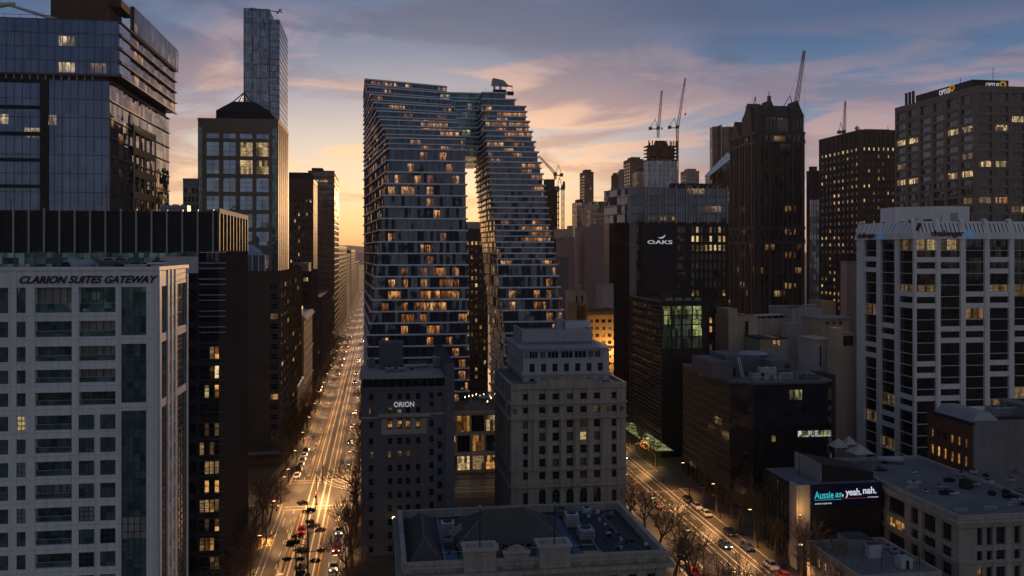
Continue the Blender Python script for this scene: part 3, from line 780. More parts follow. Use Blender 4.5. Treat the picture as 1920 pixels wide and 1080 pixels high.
# --- slender tower in the distance
Y0 = 520.0; x0 = XP(457, Y0); xm = XP(505, Y0); x1 = XP(523.8, Y0); y1 = YP(539.5, x1)
glass_mat('slim_glass', (.17, .22, .31), .45, .12, cw=2.2, fh=3.3, tilt=.05, panel=.3)
b = Bld('skyscraper', 'slender grey-blue residential skyscraper with scattered pale panel lines, tallest on the left', 'skyscraper', x0, Y0)
za = ZP(17, x0, Y0); zb = ZP(36, x1, Y0)
curtain(b, [(x0, Y0), (xm, Y0), (xm, Y0 + 20), (x0, Y0 + 20)], 0, za, 26, 'slim_glass', 'slab_dark', .5, .05, (5.5, .35, .12), 'slab_dark', False)
m = MB(); m.prism([(xm + .01, Y0 + 1), (x1, Y0 + 1), (x1, y1), (xm + .01, y1)], 0, zb, 'slim_glass', top='roof_dark'); b.part('side_wing', m)
m = MB(); q = random.Random(4)
for i in range(90):
    z_ = q.uniform(60, za - 4); h_ = q.choice((4, 8, 14)); xx = x0 + q.randint(0, 9) * 1.6
    m.box(xx, xx + .22, Y0 - .30, Y0 - .18, z_, min(z_ + h_, za), 'slab_light')
    if i % 2: m.box(xx + .23, min(xx + 3.2, xm), Y0 - .28, Y0 - .18, z_, z_ + .25, 'slab_light')
for i in range(46):
    z_ = zb - 3.4 * i - 2; m.box(x1 + .002, x1 + .12, Y0 + 1, y1, z_, z_ + .35, 'slab_dark')
    if z_ > 3: m.box(xm + .1, x1, Y0 + .88, Y0 + .998, z_, z_ + .3, 'slab_dark')
b.part('panel_lines', m)
m = MB(); zz = za + .8; xx = XP(478, Y0)
m.tube((xx, Y0 + 4, za - .3), (xx, Y0 + 4, zz + .5), .8, .6, 6, 'crane_dark'); m.tube((xx - 3, Y0 + 4, zz + .8), (XP(521, Y0), Y0 + 4, zz - .6), .35, .25, 5, 'crane_dark')
m.tube((XP(517, Y0), Y0 + 4, zz - 1.6), (XP(527, Y0), Y0 + 4, zz + 1), .5, .3, 6, 'crane_red'); m.tube((XP(521, Y0), Y0 + 4, zz + 1), (XP(528, Y0), Y0 + 4, zz - 1.3), .4, .3, 6, 'crane_white'); b.part('roof_crane', m)
b.finish()

# --- tan gridded office with pyramid roof
Y0 = 310.0; x0 = XP(371, Y0); x1 = XP(522, Y0); z1 = ZP(229, x1, Y0); y1 = YP(541.5, x1)
c4 = pcols(Y0, x0, [(371.8, 378.5, 'bigglass'), (386.5, 410.8), (418, 442), (449.5, 473.5), (480, 504), (510, 520, 'narrow')])
rws = [(251.5, 261)] + [(267.3 + 33.4 * k, 294 + 33.4 * k) for k in range(11)]
rr = prows(x1, Y0, rws); nr = len(rr)
vrow = prows(x1, Y0, [(240 + 22 * k, 262 + 22 * k) for k in range(20)])
c4[0] = (*c4[0][:2], 'narrow', vrow); c4[5] = (*c4[5][:2], 'narrow', vrow)
Lm = {(3, 1), (4, 1), (3, 2), (4, 2), (4, 8)}
def el(c, r_):
    k = nr - 1 - r_
    return ('lit_pale' if k < 5 else 'lit_orange') if (c, k) in Lm else None
b = tower('office_tower', 'tan gridded office tower with big blue windows and a stepped pyramid roof', 'tower', x0, x1, Y0, y1, z1, 'tan_clad',
          F=dict(cols=c4, rows=rr, sty='bigglass', lit=el), Rr=dict(cols=[(1.2 + i * 6.2 + j * 1.35, 1.2 + i * 6.2 + j * 1.35 + .95) for i in range(5) for j in range(4)], rows=rr, sty='sash', lit=LIT(.06)))
zr = ZP(208, x0, Y0 + 6); xa, xb = XP(405, Y0 + 4), XP(506, Y0 + 4); yr0, yr1 = Y0 + 4, y1 - 3
m = MB(); m.prism([(xa, yr0), (xb, yr0), (xb, yr1), (xa, yr1)], z1 - .02, zr, 'dark_clad')
zt = ZP(190, x0, Y0 + 15); m.prism([(xa, yr0), (xb, yr0), (xb, yr1), (xa, yr1)], zr + .002, zt, 'dark_clad', poly2=[(XP(436, Y0 + 14), Y0 + 14), (XP(479, Y0 + 14), Y0 + 14), (XP(479, Y0 + 14), Y0 + 20), (XP(436, Y0 + 14), Y0 + 20)])
m.box(XP(436, Y0 + 4), XP(466, Y0 + 4), yr0 - .1, yr0 - .003, z1 + .9, z1 + 3.0, 'black_clad'); b.part('pyramid_roof', m)
m = MB(); ap = (XP(457.5, Y0 + 16), Y0 + 16, ZP(172, x0, Y0 + 16))
for px, py, yy in ((436, 191, Y0 + 13), (447, 191, Y0 + 13), (459, 191, Y0 + 13), (505, 232, Y0 + 8)): m.tube((XP(px, yy), yy, ZP(py, x0, yy)), ap, .22, .22, 6, 'dark_metal')
b.part('roof_tripod', m); b.finish()

# --- small far block seen between the towers
Y0 = 470.0; x0 = XP(343, Y0); x1 = XP(374, Y0); z1 = ZP(338, x1, Y0)
tower('building', 'small grey banded building between the blue tower and the tan tower', 'building', x0, x1, Y0, Y0 + 30, z1, 'grey_concrete',
      F=dict(cols=ucols(x1 - x0, 4, .6, sty='plain'), rows=urows(3, z1 - 4, 22, 1.6), lit=LIT(.08))).finish()

# --- tiled podium in front of the tan tower
Y0 = 284.0; x0 = XP(466, Y0); x1 = XP(527, Y0); z1 = ZP(513, x1, Y0); y1 = YP(566, x1)
b = tower('office_building', 'plain dark tiled building with one column of small windows down its street side', 'building', x0, x1, Y0, y1, z1, 'podium_tile',
          F=dict(cols=[(x1 - x0 - 3.2, x1 - x0 - .9, 'sash')], rows=urows(6, z1 - 3, 16, 1.3), lit=LIT(.12)),
          Rr=dict(cols=ucols(y1 - Y0 - .5, 8, 1.3, sty='sash'), rows=urows(6, z1 - 3, 16, 1.5), lit=LIT(.10)), roof='roof_grey')
m = MB(); xa, xb = x0 - 3, XP(500, Y0 + 6); m.prism([(xa, Y0 + 2), (xb, Y0 + 2), (xb, Y0 + 12), (xa, Y0 + 12)], z1, z1 + 5.6, 'glass_blue', top='roof_dark')
m.prism([(xa, Y0 + 2), (xb, Y0 + 2), (xb, Y0 + 12), (xa, Y0 + 12)], z1 + 5.602, z1 + 9, 'glass_blue', poly2=[(xa, Y0 + 2), (xa + 2.5, Y0 + 5), (xa + 2.5, Y0 + 9), (xa, Y0 + 12)], top='roof_dark')
for i in range(5): xx = xa + (xb - xa) * i / 4; m.box(xx - .1, xx + .1, Y0 + 1.85, Y0 + 1.998, z1, z1 + 5.6, 'slab_light')
b.part('glass_lantern', m)
m = MB(); m.box(x1 - .3, x1 + 3.4, Y0 - 3, y1 + 2, 3.6, 4.0, 'dark_clad'); m.box(x0, x1 + 3.2, Y0 - 3.4, Y0 - .01, 3.6, 3.98, 'grey_concrete'); b.part('street_canopy', m)
b.finish()

# --- low gabled shopfront
Y0 = YP(557, XL) ; x1 = XL + .4; x0 = x1 - 14; y1 = Y0 + 26; Yf = Y0
z1 = ZP(725, x1, Y0)
b = tower('shop_building', 'low shop building with a sloping glazed roof lit warm on the avenue', 'building', x0, x1, Y0, y1, z1, 'beige_render',
          F=dict(cols=ucols(x1 - x0, 4, .8), rows=urows(1, z1 - 1, 4, 1.4), lit=LIT(.2)), Rr=dict(cols=ucols(y1 - Y0 - .5, 7, .9), rows=urows(1, z1 - 1, 4, 1.4), lit=LIT(.35)), parapet=None)
m = MB(); m.prism([(x0, Y0), (x1, Y0), (x1, y1), (x0, y1)], z1 + .002, z1 + 5.5, 'glass_teal', poly2=[(x0, Y0 + 3), (x0 + 3, Y0 + 3), (x0 + 3, y1 - 3), (x0, y1 - 3)], top='roof_dark'); b.part('glazed_roof', m)
b.finish()

# --- heritage building with bright cornice
Y0 = YP(570, XL); x1 = XL; x0 = x1 - 18; y1 = YP(585.5, XL); z1 = ZP(600, x1, Y0)
b = tower('heritage_building', 'ornate old stone building with bright curved cornice and round windows on the avenue', 'building', x0, x1, Y0, y1, z1, 'gold_stone',
          F=dict(cols=ucols(x1 - x0, 4, 1.8, sty='sash'), rows=urows(4, z1 - 1.5, 9, 1.5), lit=LIT(.22, ('lit_orange', 'lit_dim'))),
          Rr=dict(cols=ucols(y1 - Y0 - .5, 9, 2.0, sty='sash'), rows=urows(4, z1 - 1.5, 9, 1.6), lit=LIT(.15, ('lit_orange', 'lit_dim')), wm='beige_render'), parapet=None, t=.6)
m = MB(); m.box(x0 - .5, x1 + 1.0, Y0 - 1.0, y1 + .4, z1 + .002, z1 + .7, 'pale_concrete'); m.box(x0, x1 + .3, Y0 - .3, y1, z1 + .702, z1 + 1.5, 'pale_concrete'); b.part('cornice', m)
m = MB()
poly = [(x1 - 12 + 5 * math.cos(a), Y0 + 8 + 5 * math.sin(a)) for a in [2 * math.pi * i / 14 for i in range(14)]]
m.prism(poly, z1 + 1.502, z1 + 5.5, 'sand_light', top='roof_pale'); m.box(x1 - 9, x1 - 2, Y0 + 6, Y0 + 20, z1 + 1.503, z1 + 4.6, 'glass_teal'); b.part('roof_pavilion', m)
for zz in (z1 * .3, z1 * .62):
    m = MB(); m.box(x0 - .2, x1 + .45, Y0 - .45, Y0 - .002, zz, zz + .5, 'gold_stone'); m.box(x1 + .002, x1 + .45, Y0, y1, zz, zz + .5, 'gold_stone'); b.part('string_course', m)
b.finish()

# --- dark building beyond, then lower rooftops
Y0 = y1 + .3; y1 = YP(598, XL); z1 = ZP(512, XL, Y0)
b = tower('office_building', 'dark flat-fronted building with stacked plant rooms behind the ornate stone one', 'building', XL - 24, XL - .3, Y0, y1, z1, 'dark_clad',
          Rr=dict(cols=ucols(y1 - Y0 - .5, 8, 1.6, sty='sash'), rows=urows(4, z1 - 2, 15, 1.5), lit=LIT(.14)), F=dict(cols=ucols(23.7, 6, 1.6, sty='sash'), rows=urows(4, z1 - 2, 15, 1.5), lit=LIT(.05)))
plantroom(b, XL - 22, XL - 12, Y0 + 3, Y0 + 14, z1, z1 + 6, 'pale_concrete'); plantroom(b, XL - 9, XL - 2, Y0 + 5, Y0 + 20, z1, z1 + 4.4, 'grey_concrete')
unit(b, XL - 8, Y0 + 24, z1, 5, 4, 2); b.finish()

# --- concrete tower with square windows and dark glass slab beyond
Y0 = 461.0; x0 = XP(540, Y0); x1 = XP(588, Y0); z1 = ZP(340, x1, Y0)
def gl_(c, r_): return RND.choice(('lit_pale', 'lit_orange', 'lit_warm')) if RND.random() < {29: .0}.get(r_, .16) else None
b = tower('office_tower', 'brown concrete tower with square punched windows beside the avenue, some glowing', 'tower', x0, x1, Y0, Y0 + 28, z1, 'brown_clad', group=None,
          F=dict(cols=ucols(x1 - x0, 6, 1.1, sty='plain'), rows=urows(4, z1 - 9, 26, 1.7), lit=gl_), Rr=dict(cols=ucols(27.5, 8, 1.4, sty='plain'), rows=urows(4, z1 - 9, 26, 1.7), lit=LIT(.05)))
m = MB(); xx = XP(582, Y0); m.prism([(x0, Y0 + 2), (xx, Y0 + 2), (xx, Y0 + 24), (x0, Y0 + 24)], z1, ZP(323, x1, Y0), 'dark_clad', top='roof_dark')
for i in range(9): a = x0 + .5 + i * 1.3; m.box(a, a + .5, Y0 - .2, Y0 - .002, z1 - 8.5, z1 - .5, 'brown_clad')
b.part('plant_room', m); b.finish()
Y0 = 622.0; x0 = XP(578, Y0); x1 = XP(627, Y0); z1 = ZP(323, x1, Y0); y1 = YP(635.3, x1)
glass_mat('bronze_glass', (.10, .075, .06), .4, .12, cw=3, fh=3.9, tilt=.05, lit=.06, ls=.6, panel=.3)
b = Bld('office_tower', 'dark bronze glass slab tower with a golden end wall over the avenue', 'tower', x0, Y0)
curtain(b, [(x0, Y0), (x1, Y0), (x1, y1), (x0, y1)], 0, z1, 30, 'bronze_glass', 'brown_clad', 1.0, .12, (2.4, .2, .1), 'mullion', False); 
plantroom(b, x0 + 2, x0 + 9, Y0 + 4, Y0 + 20, z1 + .9, z1 + 3, 'dark_clad'); b.finish()
Y0 = 500.0; y1 = 612.0; z1 = ZP(560, XL, Y0)
b = tower('building', 'low dark rooftops stepping down to the avenue before the bronze tower', 'building', XL - 20, XL - .8, Y0, y1, z1, 'dark_clad',
          Rr=dict(cols=ucols(y1 - Y0 - .5, 20, 2.2), rows=urows(4, z1 - 2, 9, 1.6), lit=LIT(.2)), F=dict(cols=ucols(19.2, 5, 1.6), rows=urows(4, z1 - 2, 9, 1.6), lit=LIT(.1)))
plantroom(b, XL - 16, XL - 6, Y0 + 8, Y0 + 24, z1, z1 + 5, 'grey_concrete'); b.finish()
# row towards the horizon, both sides
q = random.Random(21); sides = []
for i, (ya, yb, py, mm, lb) in enumerate(((695, 860, 463, 'brown_clad', 'ribbed brown building just beyond the bronze tower on the avenue'), (868, 990, 478, 'beige_render', 'beige stone block second beyond the bronze tower'),
        (1000, 1180, 470, 'tan_clad', 'tan block with roof box third beyond the bronze tower'), (1190, 1420, 492, 'grey_concrete', 'small grey block farthest down the left of the avenue'))):
    z1 = ZP(py, XL, ya)
    b = tower('building', lb, 'building', XL - 24, XL - .5 * (i % 2), ya, yb, z1, mm, F=dict(cols=ucols(24 - .5 * (i % 2), 6, 1.4), rows=urows(4, z1 - 2, int(z1 / 3.6), 1.6), lit=LIT(.1)),
              Rr=dict(cols=ucols(yb - ya - .5, 18, 2.4), rows=urows(4, z1 - 2, int(z1 / 3.6), 1.6), lit=LIT(.12)))
    plantroom(b, XL - 16, XL - 8, ya + 10, ya + 24, z1, z1 + 4, mm); b.finish(limit=30)
# ================================================================== THE ARCHED GLASS TOWER
b = Bld('arched_tower', 'faceted glass twin-legged tower with pale floor edges and a bridge over its slot', 'tower', 0, 285)
FH = 3.62
glass_mat('arch_glass', (.07, .09, .125), .5, .05, cw=1.0, fh=FH, zo=6, tilt=.11, lit=.27, lcol=((1, .27, .04), (1, .48, .15)), ls=.95, cluster=.022, panel=.2, band=(.14, .80), grp=2.0)  # amber cells: lit rooms, and warm reflections put in as glow
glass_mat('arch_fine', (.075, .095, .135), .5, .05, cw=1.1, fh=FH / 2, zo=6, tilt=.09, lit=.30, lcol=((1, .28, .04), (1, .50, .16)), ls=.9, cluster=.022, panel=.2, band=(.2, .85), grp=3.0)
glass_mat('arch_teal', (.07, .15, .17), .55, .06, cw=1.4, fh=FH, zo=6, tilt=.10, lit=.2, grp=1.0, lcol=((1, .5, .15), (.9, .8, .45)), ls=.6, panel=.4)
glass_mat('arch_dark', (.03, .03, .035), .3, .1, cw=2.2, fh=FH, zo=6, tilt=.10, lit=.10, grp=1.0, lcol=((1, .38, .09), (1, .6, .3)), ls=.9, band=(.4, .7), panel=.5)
sl_ = MB(); mu_ = MB()
def lerp(a, c, t_): return a + (c - a) * t_
def left_leg(z):
    t1_ = max(0, min(1, (z - 35) / 62))
    fl_, fr_ = (lerp(-3.2, 3.5, t1_), 285.0), (lerp(27.8, 26.9, t1_), 285.0)
    bl_, br_ = (-5.6, 365.0), (26.0, 365.0)
    if z > 97:
        u_ = min(1, (z - 97) / 29); fl_ = (lerp(3.5, -5.05, u_), lerp(285, 329, u_)); fr_ = (lerp(26.9, 24.3, u_), lerp(285, 340, u_))
    return [fl_, fr_, br_, bl_]
def right_leg(z):
    u_ = (z - 39.5) / 72.5
    xr = 58.9 - 11 * u_; xl_ = lerp(40.0, 34.6, max(0, min(1, (z - 35) / 56)))
    yf = 285 + max(0, z - 91) * .7
    return [(xl_, yf), (xr, yf), (xr - 1, 325), (xl_, 325)]
def storeys(fn, za, zb_, gl_f, side_g, mull_edges, zfine=200, proj=.6, th=.45):
    n_ = round((zb_ - za) / FH)
    for i in range(n_):
        z_ = za + i * FH; poly = fn(z_ + FH * .5); m = MB()
        fine = z_ > zfine
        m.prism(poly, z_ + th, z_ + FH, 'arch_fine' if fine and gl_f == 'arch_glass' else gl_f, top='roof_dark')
        if fine: sl_.prism(offset_poly(poly, proj * .8), z_ + FH * .5 + .1, z_ + FH * .5 + .42, 'slab_light', top='slab_light')
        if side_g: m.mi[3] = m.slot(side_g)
        b.part('glazing', m)
        # floor edge, shifted a little in segments like the real balcony fronts
        sl_.prism(offset_poly(poly, proj), z_ + FH, z_ + FH + th, 'slab_light', top='slab_light')
        A_ = [Vector(p) for p in poly]; npt = len(A_)
        for e in mull_edges:
            P0, P1 = A_[e], A_[(e + 1) % npt]; L_ = (P1 - P0).length; u_ = (P1 - P0) / L_; nn = Vector((u_.y, -u_.x)); k = int(L_ / (2.0 if e == 0 else 3.0))
            for j in range(k + 1):
                a = L_ * j / max(1, k)
                if RND.random() < .12: continue
                qd = [P0 + u_ * (a - .06) + nn * .14, P0 + u_ * (a + .06) + nn * .14, P0 + u_ * (a + .06) + nn * .003, P0 + u_ * (a - .06) + nn * .003]
                mu_.prism([tuple(v) for v in qd], z_ + th + .01, z_ + FH - .01, 'slab_dark')
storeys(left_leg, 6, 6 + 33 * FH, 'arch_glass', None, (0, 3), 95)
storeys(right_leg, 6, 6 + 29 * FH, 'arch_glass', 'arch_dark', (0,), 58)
zb0 = 6 + 25 * FH
def bridge(z):
    u_ = (z - zb0) / 28; yf = 304 + 28 * max(0, u_)
    return [(22.0, yf), (36.5, yf), (36.5, 352), (22.0, 352)]
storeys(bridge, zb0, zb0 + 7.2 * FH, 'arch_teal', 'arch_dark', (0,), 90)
b.part('floor_slab', sl_, label='pale projecting floor edges'); b.part('mullions', mu_)
# stepped roof
m = MB()
zt = 6 + 33 * FH
zbt = zb0 + 7 * FH
m.prism([(XP(832, 338), 338), (XP(893, 338), 338), (XP(893, 338), 356), (XP(832, 338), 356)], zbt + .60, zbt + 1.2, 'arch_teal', top='roof_dark')
zrt = 6 + 29 * FH
for k, (pa, pb_) in enumerate(((905, 984), (905, 965), (905, 948))):
    m.prism([(XP(pa, 306 + k * 4), 306 + k * 4), (XP(pb_, 306 + k * 4), 306 + k * 4), (XP(pb_, 306 + k * 4), 332), (XP(pa, 306 + k * 4), 332)], zrt + .60 + k * 2.9, zrt + .60 + (k + 1) * 2.9 - .4, 'arch_glass', top='roof_dark')
    m.prism([(XP(pa, 306 + k * 4) - .4, 305.4 + k * 4), (XP(pb_, 306 + k * 4) + .6, 305.4 + k * 4), (XP(pb_, 306 + k * 4) + .6, 332.4), (XP(pa, 306 + k * 4) - .4, 332.4)], zrt + .60 + (k + 1) * 2.9 - .398, zrt + .60 + (k + 1) * 2.9, 'slab_light')
b.part('stepped_roof', m)
m = MB()
for i in range(40):
    xx = -4.5 + i * .74; yy = 330.5 + (xx + 4.5) * .36; m.box(xx, xx + .05, yy, yy + .05, zt + .56, zt + 1.5, 'frame_pale')
m.tube((-4.5, 330.5, zt + 1.5), (24.5, 341, zt + 1.5), .07, .07, 5, 'frame_pale')
for i in range(6): unit_x = 2 + i * 3.2; m.box(unit_x, unit_x + 2, 338, 341, zt + .56, zt + 1.3, 'plant_metal')
b.part('roof_railing', m)
m = MB()   # building maintenance unit on the roof
xa, ya, zz = XP(930, 318), 318.0, zrt + 9.3
m.box(xa - 1.0, xa + 3.4, ya - 1, ya + 2, zz - .4, zz + 1.6, 'dark_metal')
for s_ in (0, 2.2): m.box(xa - .8 + s_, xa - .3 + s_, ya - .8, ya + 1.8, zz + 1.6, zz + 3.4, 'plant_metal')
m.hexa([(xa - 1.6, ya - 1, zz + 3.2), (xa + 4.4, ya - 1, zz + 3.0), (xa + 4.4, ya + 1.8, zz + 3.0), (xa - 1.6, ya + 1.8, zz + 3.2), (xa - 1.2, ya - 1, zz + 5.6), (xa + 2.6, ya - 1, zz + 4.9), (xa + 2.6, ya + 1.8, zz + 4.9), (xa - 1.2, ya + 1.8, zz + 5.6)], 'plant_metal')
m.tube((xa + 4.2, ya + .4, zz + 3.3), (xa + 6.0, ya + .4, zz + 2.9), .3, .25, 6, 'plant_metal')
for dx_ in (3.6, 5.9): m.tube((xa + dx_, ya + .4, zz + 3.0), (xa + dx_, ya + .4, zz + .8), .07, .07, 4, 'dark_metal')
m.box(xa + 3.4, xa + 6.3, ya - .4, ya + 1.2, zz - .1, zz + .1, 'dark_metal'); m.box(xa + 3.4, xa + 6.3, ya - .4, ya - .3, zz + .1, zz + 1.1, 'dark_metal')
b.part('maintenance_crane', m)
m = MB()  # tall lobby slot columns and podium link
m.prism([(26.2, 330), (28.6, 330), (28.6, 362), (26.2, 362)], 0, zb0 - .2, 'dark_panel'); b.part('service_core', m)
b.finish()
# lit podium with roof terrace between the two legs
Y0 = 263.0; x0 = XP(800, Y0); x1 = XP(938, Y0); z1 = ZP(775, x0, Y0)
b = Bld('podium_building', 'glass podium with string-lit rooftop terrace and warm lobby between the tower legs', 'building', x0, Y0)
m = MB(); m.prism([(x0, Y0 + .6), (x1, Y0 + .6), (x1, 284), (x0, 284)], 0, z1, 'dark_clad', top='paving'); b.part('core', m)
b.facade((x0, Y0), (x1, Y0), .2, z1, ucols(x1 - x0, 5, .5, sty='three'), [(1, 5.6), (6.4, 11.2), (12.2, z1 - 1)], 'beige_render', .55, 'three', lambda c, r_: ('lit_orange', 'lit_dim', 'lit_warm', None)[(c * 7 + r_ * 3) % 4] if r_ != 1 or c % 2 else None)
m = MB(); m.box(x0 - .2, x1 + .2, Y0 - .8, Y0 - .004, z1 - .5, z1 + .35, 'sand_light'); m.box(x0 - .2, x1 + .2, Y0 - 2.2, Y0 - .004, 5.7, 6.2, 'sand_light'); b.part('cornice', m)
b.finish()
q = random.Random(5)
for i in range(9):
    px = 872 + i * 7; yy = q.uniform(266, 281); xx = XP(px, yy)
    t_ = thing('terrace_lamp', 'small glowing globe lamp on the rooftop terrace between the tower legs', 'lamp', (xx, yy, z1), group='globe lamps on the terrace')
    m = MB(); m.tube((0, 0, 0), (0, 0, 2.2), .06, .05, 5, 'dark_metal'); link('post', m.mesh('post'), t_)
    m = MB()
    for a in range(4):
        za_, zb_ = 2.2 + .12 * a, 2.2 + .12 * (a + 1); m.tube((0, 0, za_), (0, 0, zb_), (.03, .12, .15, .1)[a], (.12, .15, .1, .03)[a], 8, 'lamp_glow')
    link('globe', m.mesh('globe'), t_)
for i, (px, yy) in enumerate(((884, 272), (905, 276))):
    t_ = thing('umbrella', ('closed pale parasol on the left of the lit terrace', 'open pale parasol on the right of the lit terrace')[i], 'umbrella', (XP(px, yy), yy, z1))
    m = MB(); m.tube((0, 0, 0), (0, 0, 3), .05, .05, 5, 'dark_metal'); link('pole', m.mesh('pole'), t_)
    m = MB(); m.tube((0, 0, 2.2 if i else 1.2), (0, 0, 3.1), (1.7 if i else .3), .05, 10, 'canvas_pale'); link('canopy', m.mesh('canopy'), t_)
# building seen through the slot
Y0 = 420.0; x0 = XP(855, Y0); x1 = XP(915, Y0); z1 = ZP(432, x0, Y0)
b = tower('office_building', 'brown building with rows of small lit windows seen through the slot of the glass tower', 'building', x0, x1, Y0, Y0 + 30, z1, 'brown_clad',
      F=dict(cols=ucols(x1 - x0, 7, .9), rows=urows(4, z1 - 5, 20, 1.5), lit=LIT(.28, ('lit_orange', 'lit_dim', 'lit_warm'))))
plantroom(b, x0 + 3, x1 - 3, Y0 + 3, Y0 + 16, z1, z1 + 4, 'pale_concrete'); b.finish()

# ================================================================== ORION
Y0 = 195.0; x0 = XP(677, Y0); x1 = XP(852, Y0); z1 = ZP(732, x0, Y0); y1 = 233.0; xr = XP(834, Y0)
b = Bld('apartment_building', 'dark grey rendered building with small windows and five white letters near its top', 'building', x0, Y0)
m = MB(); m.prism([(x0, Y0 + .5), (xr, Y0 + .5), (xr, y1), (x0, y1)], 0, z1, 'orion_paint', top='roof_dark'); b.part('core', m)
rw = [(739.6, 751.6), (766, 777), (791.5, 803.5)] + [(823.2 + 25.4 * k, 835 + 25.4 * k) for k in range(9)]
rw2 = [(739, 751), (756, 765), (791.5, 803.5)] + [(821 + 25.2 * k, 833 + 25.2 * k) for k in range(9)]
rw3 = [(739, 747)] + [(806.5 + 25.4 * k, 820 + 25.4 * k) for k in range(9)]
R1, R2, R3 = (prows(x0, Y0, q_) for q_ in (rw, rw2, rw3))
def ol(c, r_):
    k = len(R1) - 1 - r_
    if c in (1, 2, 3, 4) and k in (2, 4): return 'lit_orange' if k == 2 else 'lit_dim'
    if c in (1, 2) and k == 1: return 'lit_dim'
    if k == 4 and c in (1, 2, 3): return 'lit_orange'
    if c == 0 and k in (1, 4): return 'lit_dim'
    return None
cc = pcols(Y0, x0, [(691.5, 700), (727, 735.5), (745, 753.5), (760.7, 769), (779.6, 788.4), (805, 813, None, R2), (820.5, 829, None, R3)])
b.facade((x0, Y0), (xr, Y0), 0, z1, cc, R1, 'orion_paint', .5, 'sash', ol)
m = MB()
def pb(a, c, p, q_, d, mt): m.box(XP(a, Y0), XP(c, Y0), Y0 - d, Y0 - .003, ZP(q_, x0, Y0), ZP(p, x0, Y0), mt)
pb(708, 806, 777, 783, .7, 'orion_light'); pb(677, 707.9, 782, 785, .35, 'orion_light'); pb(806.1, 833.8, 777, 780, .35, 'orion_light')
pb(715, 800, 806.5, 816, .35, 'orion_light')
for a, c in ((715, 726.5), (736, 744.5), (754, 760.2), (769.5, 779), (789, 800)): pb(a, c, 786, 806.4, .12, 'orion_light')
m.box(x0 - .2, xr + .1, Y0 - .25, Y0 + .5, z1 + .002, z1 + .55, 'orion_paint'); m.box(xr - .4, xr - .02, Y0 + .5, y1, z1 + .001, z1 + .5, 'orion_paint'); m.box(x0 - .2, x0 + .3, Y0 + .5, y1, z1 + .001, z1 + .5, 'orion_light')
b.part('cornice', m)
za = ZP(710, x0, Y0 + 2)
xg = XP(831, Y0 + 2)
m = MB(); m.prism([(x0 + .8, Y0 + 2), (xg, Y0 + 2), (xg, Y0 + 20), (x0 + .8, Y0 + 20)], z1 + .001, za, 'glass_dark', top='roof_dark')
for i in range(11): xx = x0 + .9 + (xg - x0 - 1) * i / 10; m.box(xx - .08, xx + .08, Y0 + 1.85, Y0 + 1.997, z1, za, 'orion_paint')
b.part('penthouse', m)
m = MB(); m.box(x0 - .4, xg + .5, Y0 + .6, Y0 + 22, za + .002, za + .45, 'orion_light'); b.part('penthouse_roof', m)
m = MB(); m.prism([(xr + .001, Y0 - .3), (x1, Y0 - .3), (x1, y1), (xr + .001, y1)], 0, ZP(684, x0, Y0), 'orion_paint', top='roof_dark'); b.part('lift_shaft', m)
ym = Y0 + 13; xa, xb = XP(711, ym), XP(756, ym)
m = MB(); m.prism([(xa, ym), (xb, ym), (xb, ym + 6), (xa, ym + 6)], za + .45, ZP(646, x0, ym), 'orion_paint', top='roof_dark'); m.box(xa - .1, xb + .1, ym - .1, ym + 6.1, ZP(646, x0, ym) + .002, ZP(646, x0, ym) + .3, 'orion_paint')
m.box(xa + 1, xb - 1, ym - .2, ym - .002, za + 1, ZP(655, x0, ym), 'orion_paint'); b.part('lift_motor_room', m)
zr = za + .45
unit(b, XP(765, 210), 210, zr, 4.5, 3, 1.3, 'orion_paint'); unit(b, XP(812, 210), 209, zr, 2.8, 3, 2.6, 'plant_metal'); unit(b, XP(722, 203), 203, zr, 2, 1.5, 1.1); unit(b, XP(745, 203), 203, zr, 2, 1.5, 1.1); unit(b, XP(690, 212), 212, zr, 1.6, 2, 1.8, 'orion_light')
m = MB(); m.tube((XP(757, 206), 206, zr + .9), (XP(800, 206), 207, zr + .9), .4, .4, 10, 'plant_metal'); m.box(XP(770, 206), XP(774, 206), 205.8, 206.4, zr - .02, zr + .6, 'dark_metal'); b.part('roof_duct', m)
xa, xb = XP(738.5, Y0), XP(776.5, Y0)
text(b, 'ORION', (xb - xa, 1.08), (xa, Y0 - .02, ZP(764.8, x0, Y0)), 0, 'sign_soft', ext=.18, name='sign_lettering')
b.finish()

# ================================================================== SANDSTONE OFFICE
Y0 = 200.0; x0 = XP(958, Y0); x1 = XP(1174, Y0); z1 = ZP(726, x0, Y0); y1 = 228.5
b = Bld('heritage_office', 'sandstone art deco office building with arched windows at its foot and a pale rooftop penthouse', 'building', x0, Y0)
t = .7; m = MB(); m.prism([(x0 + t, Y0 + t), (x1, Y0 + t), (x1, y1), (x0 + t, y1)], 0, z1, 'sandstone', top='roof_grey'); b.part('core', m)
rw = [(740, 752), (765, 777), (791, 805), (814, 830), (838.6, 854.5), (863, 878), (888, 902)]
RA = prows(x0, Y0, rw) + prows(x0, Y0, [(975, 990), (1000, 1013)]); RB = prows(x0, Y0, rw + [(919.5, 947), (975, 990), (1000, 1013)])
RE = RA + prows(x0, Y0, [(926, 948)])
PC = [(981, 990), (1011, 1023), (1036, 1049), (1062.5, 1075), (1088, 1100.5), (1113.6, 1126), (1147, 1156.5)]
cc = pcols(Y0, x0, [(*PC[0], 'sash', RE)] + [(*p_, 'sash') for p_ in PC[1:6]] + [(*PC[6], 'sash', RE)])
nR = len(RB)
def jl(c, r_):
    k = nR - 1 - r_
    return {(4, 4): 'lit_pale', (5, 2): 'lit_dim', (4, 3): 'lit_dim'}.get((c, k)) or ('curtain_dark' if RND.random() < .15 else None)
b.facade((x0, Y0), (x1, Y0), 0, z1, cc, RA, 'sandstone', t, 'quad', jl, inset=.25)
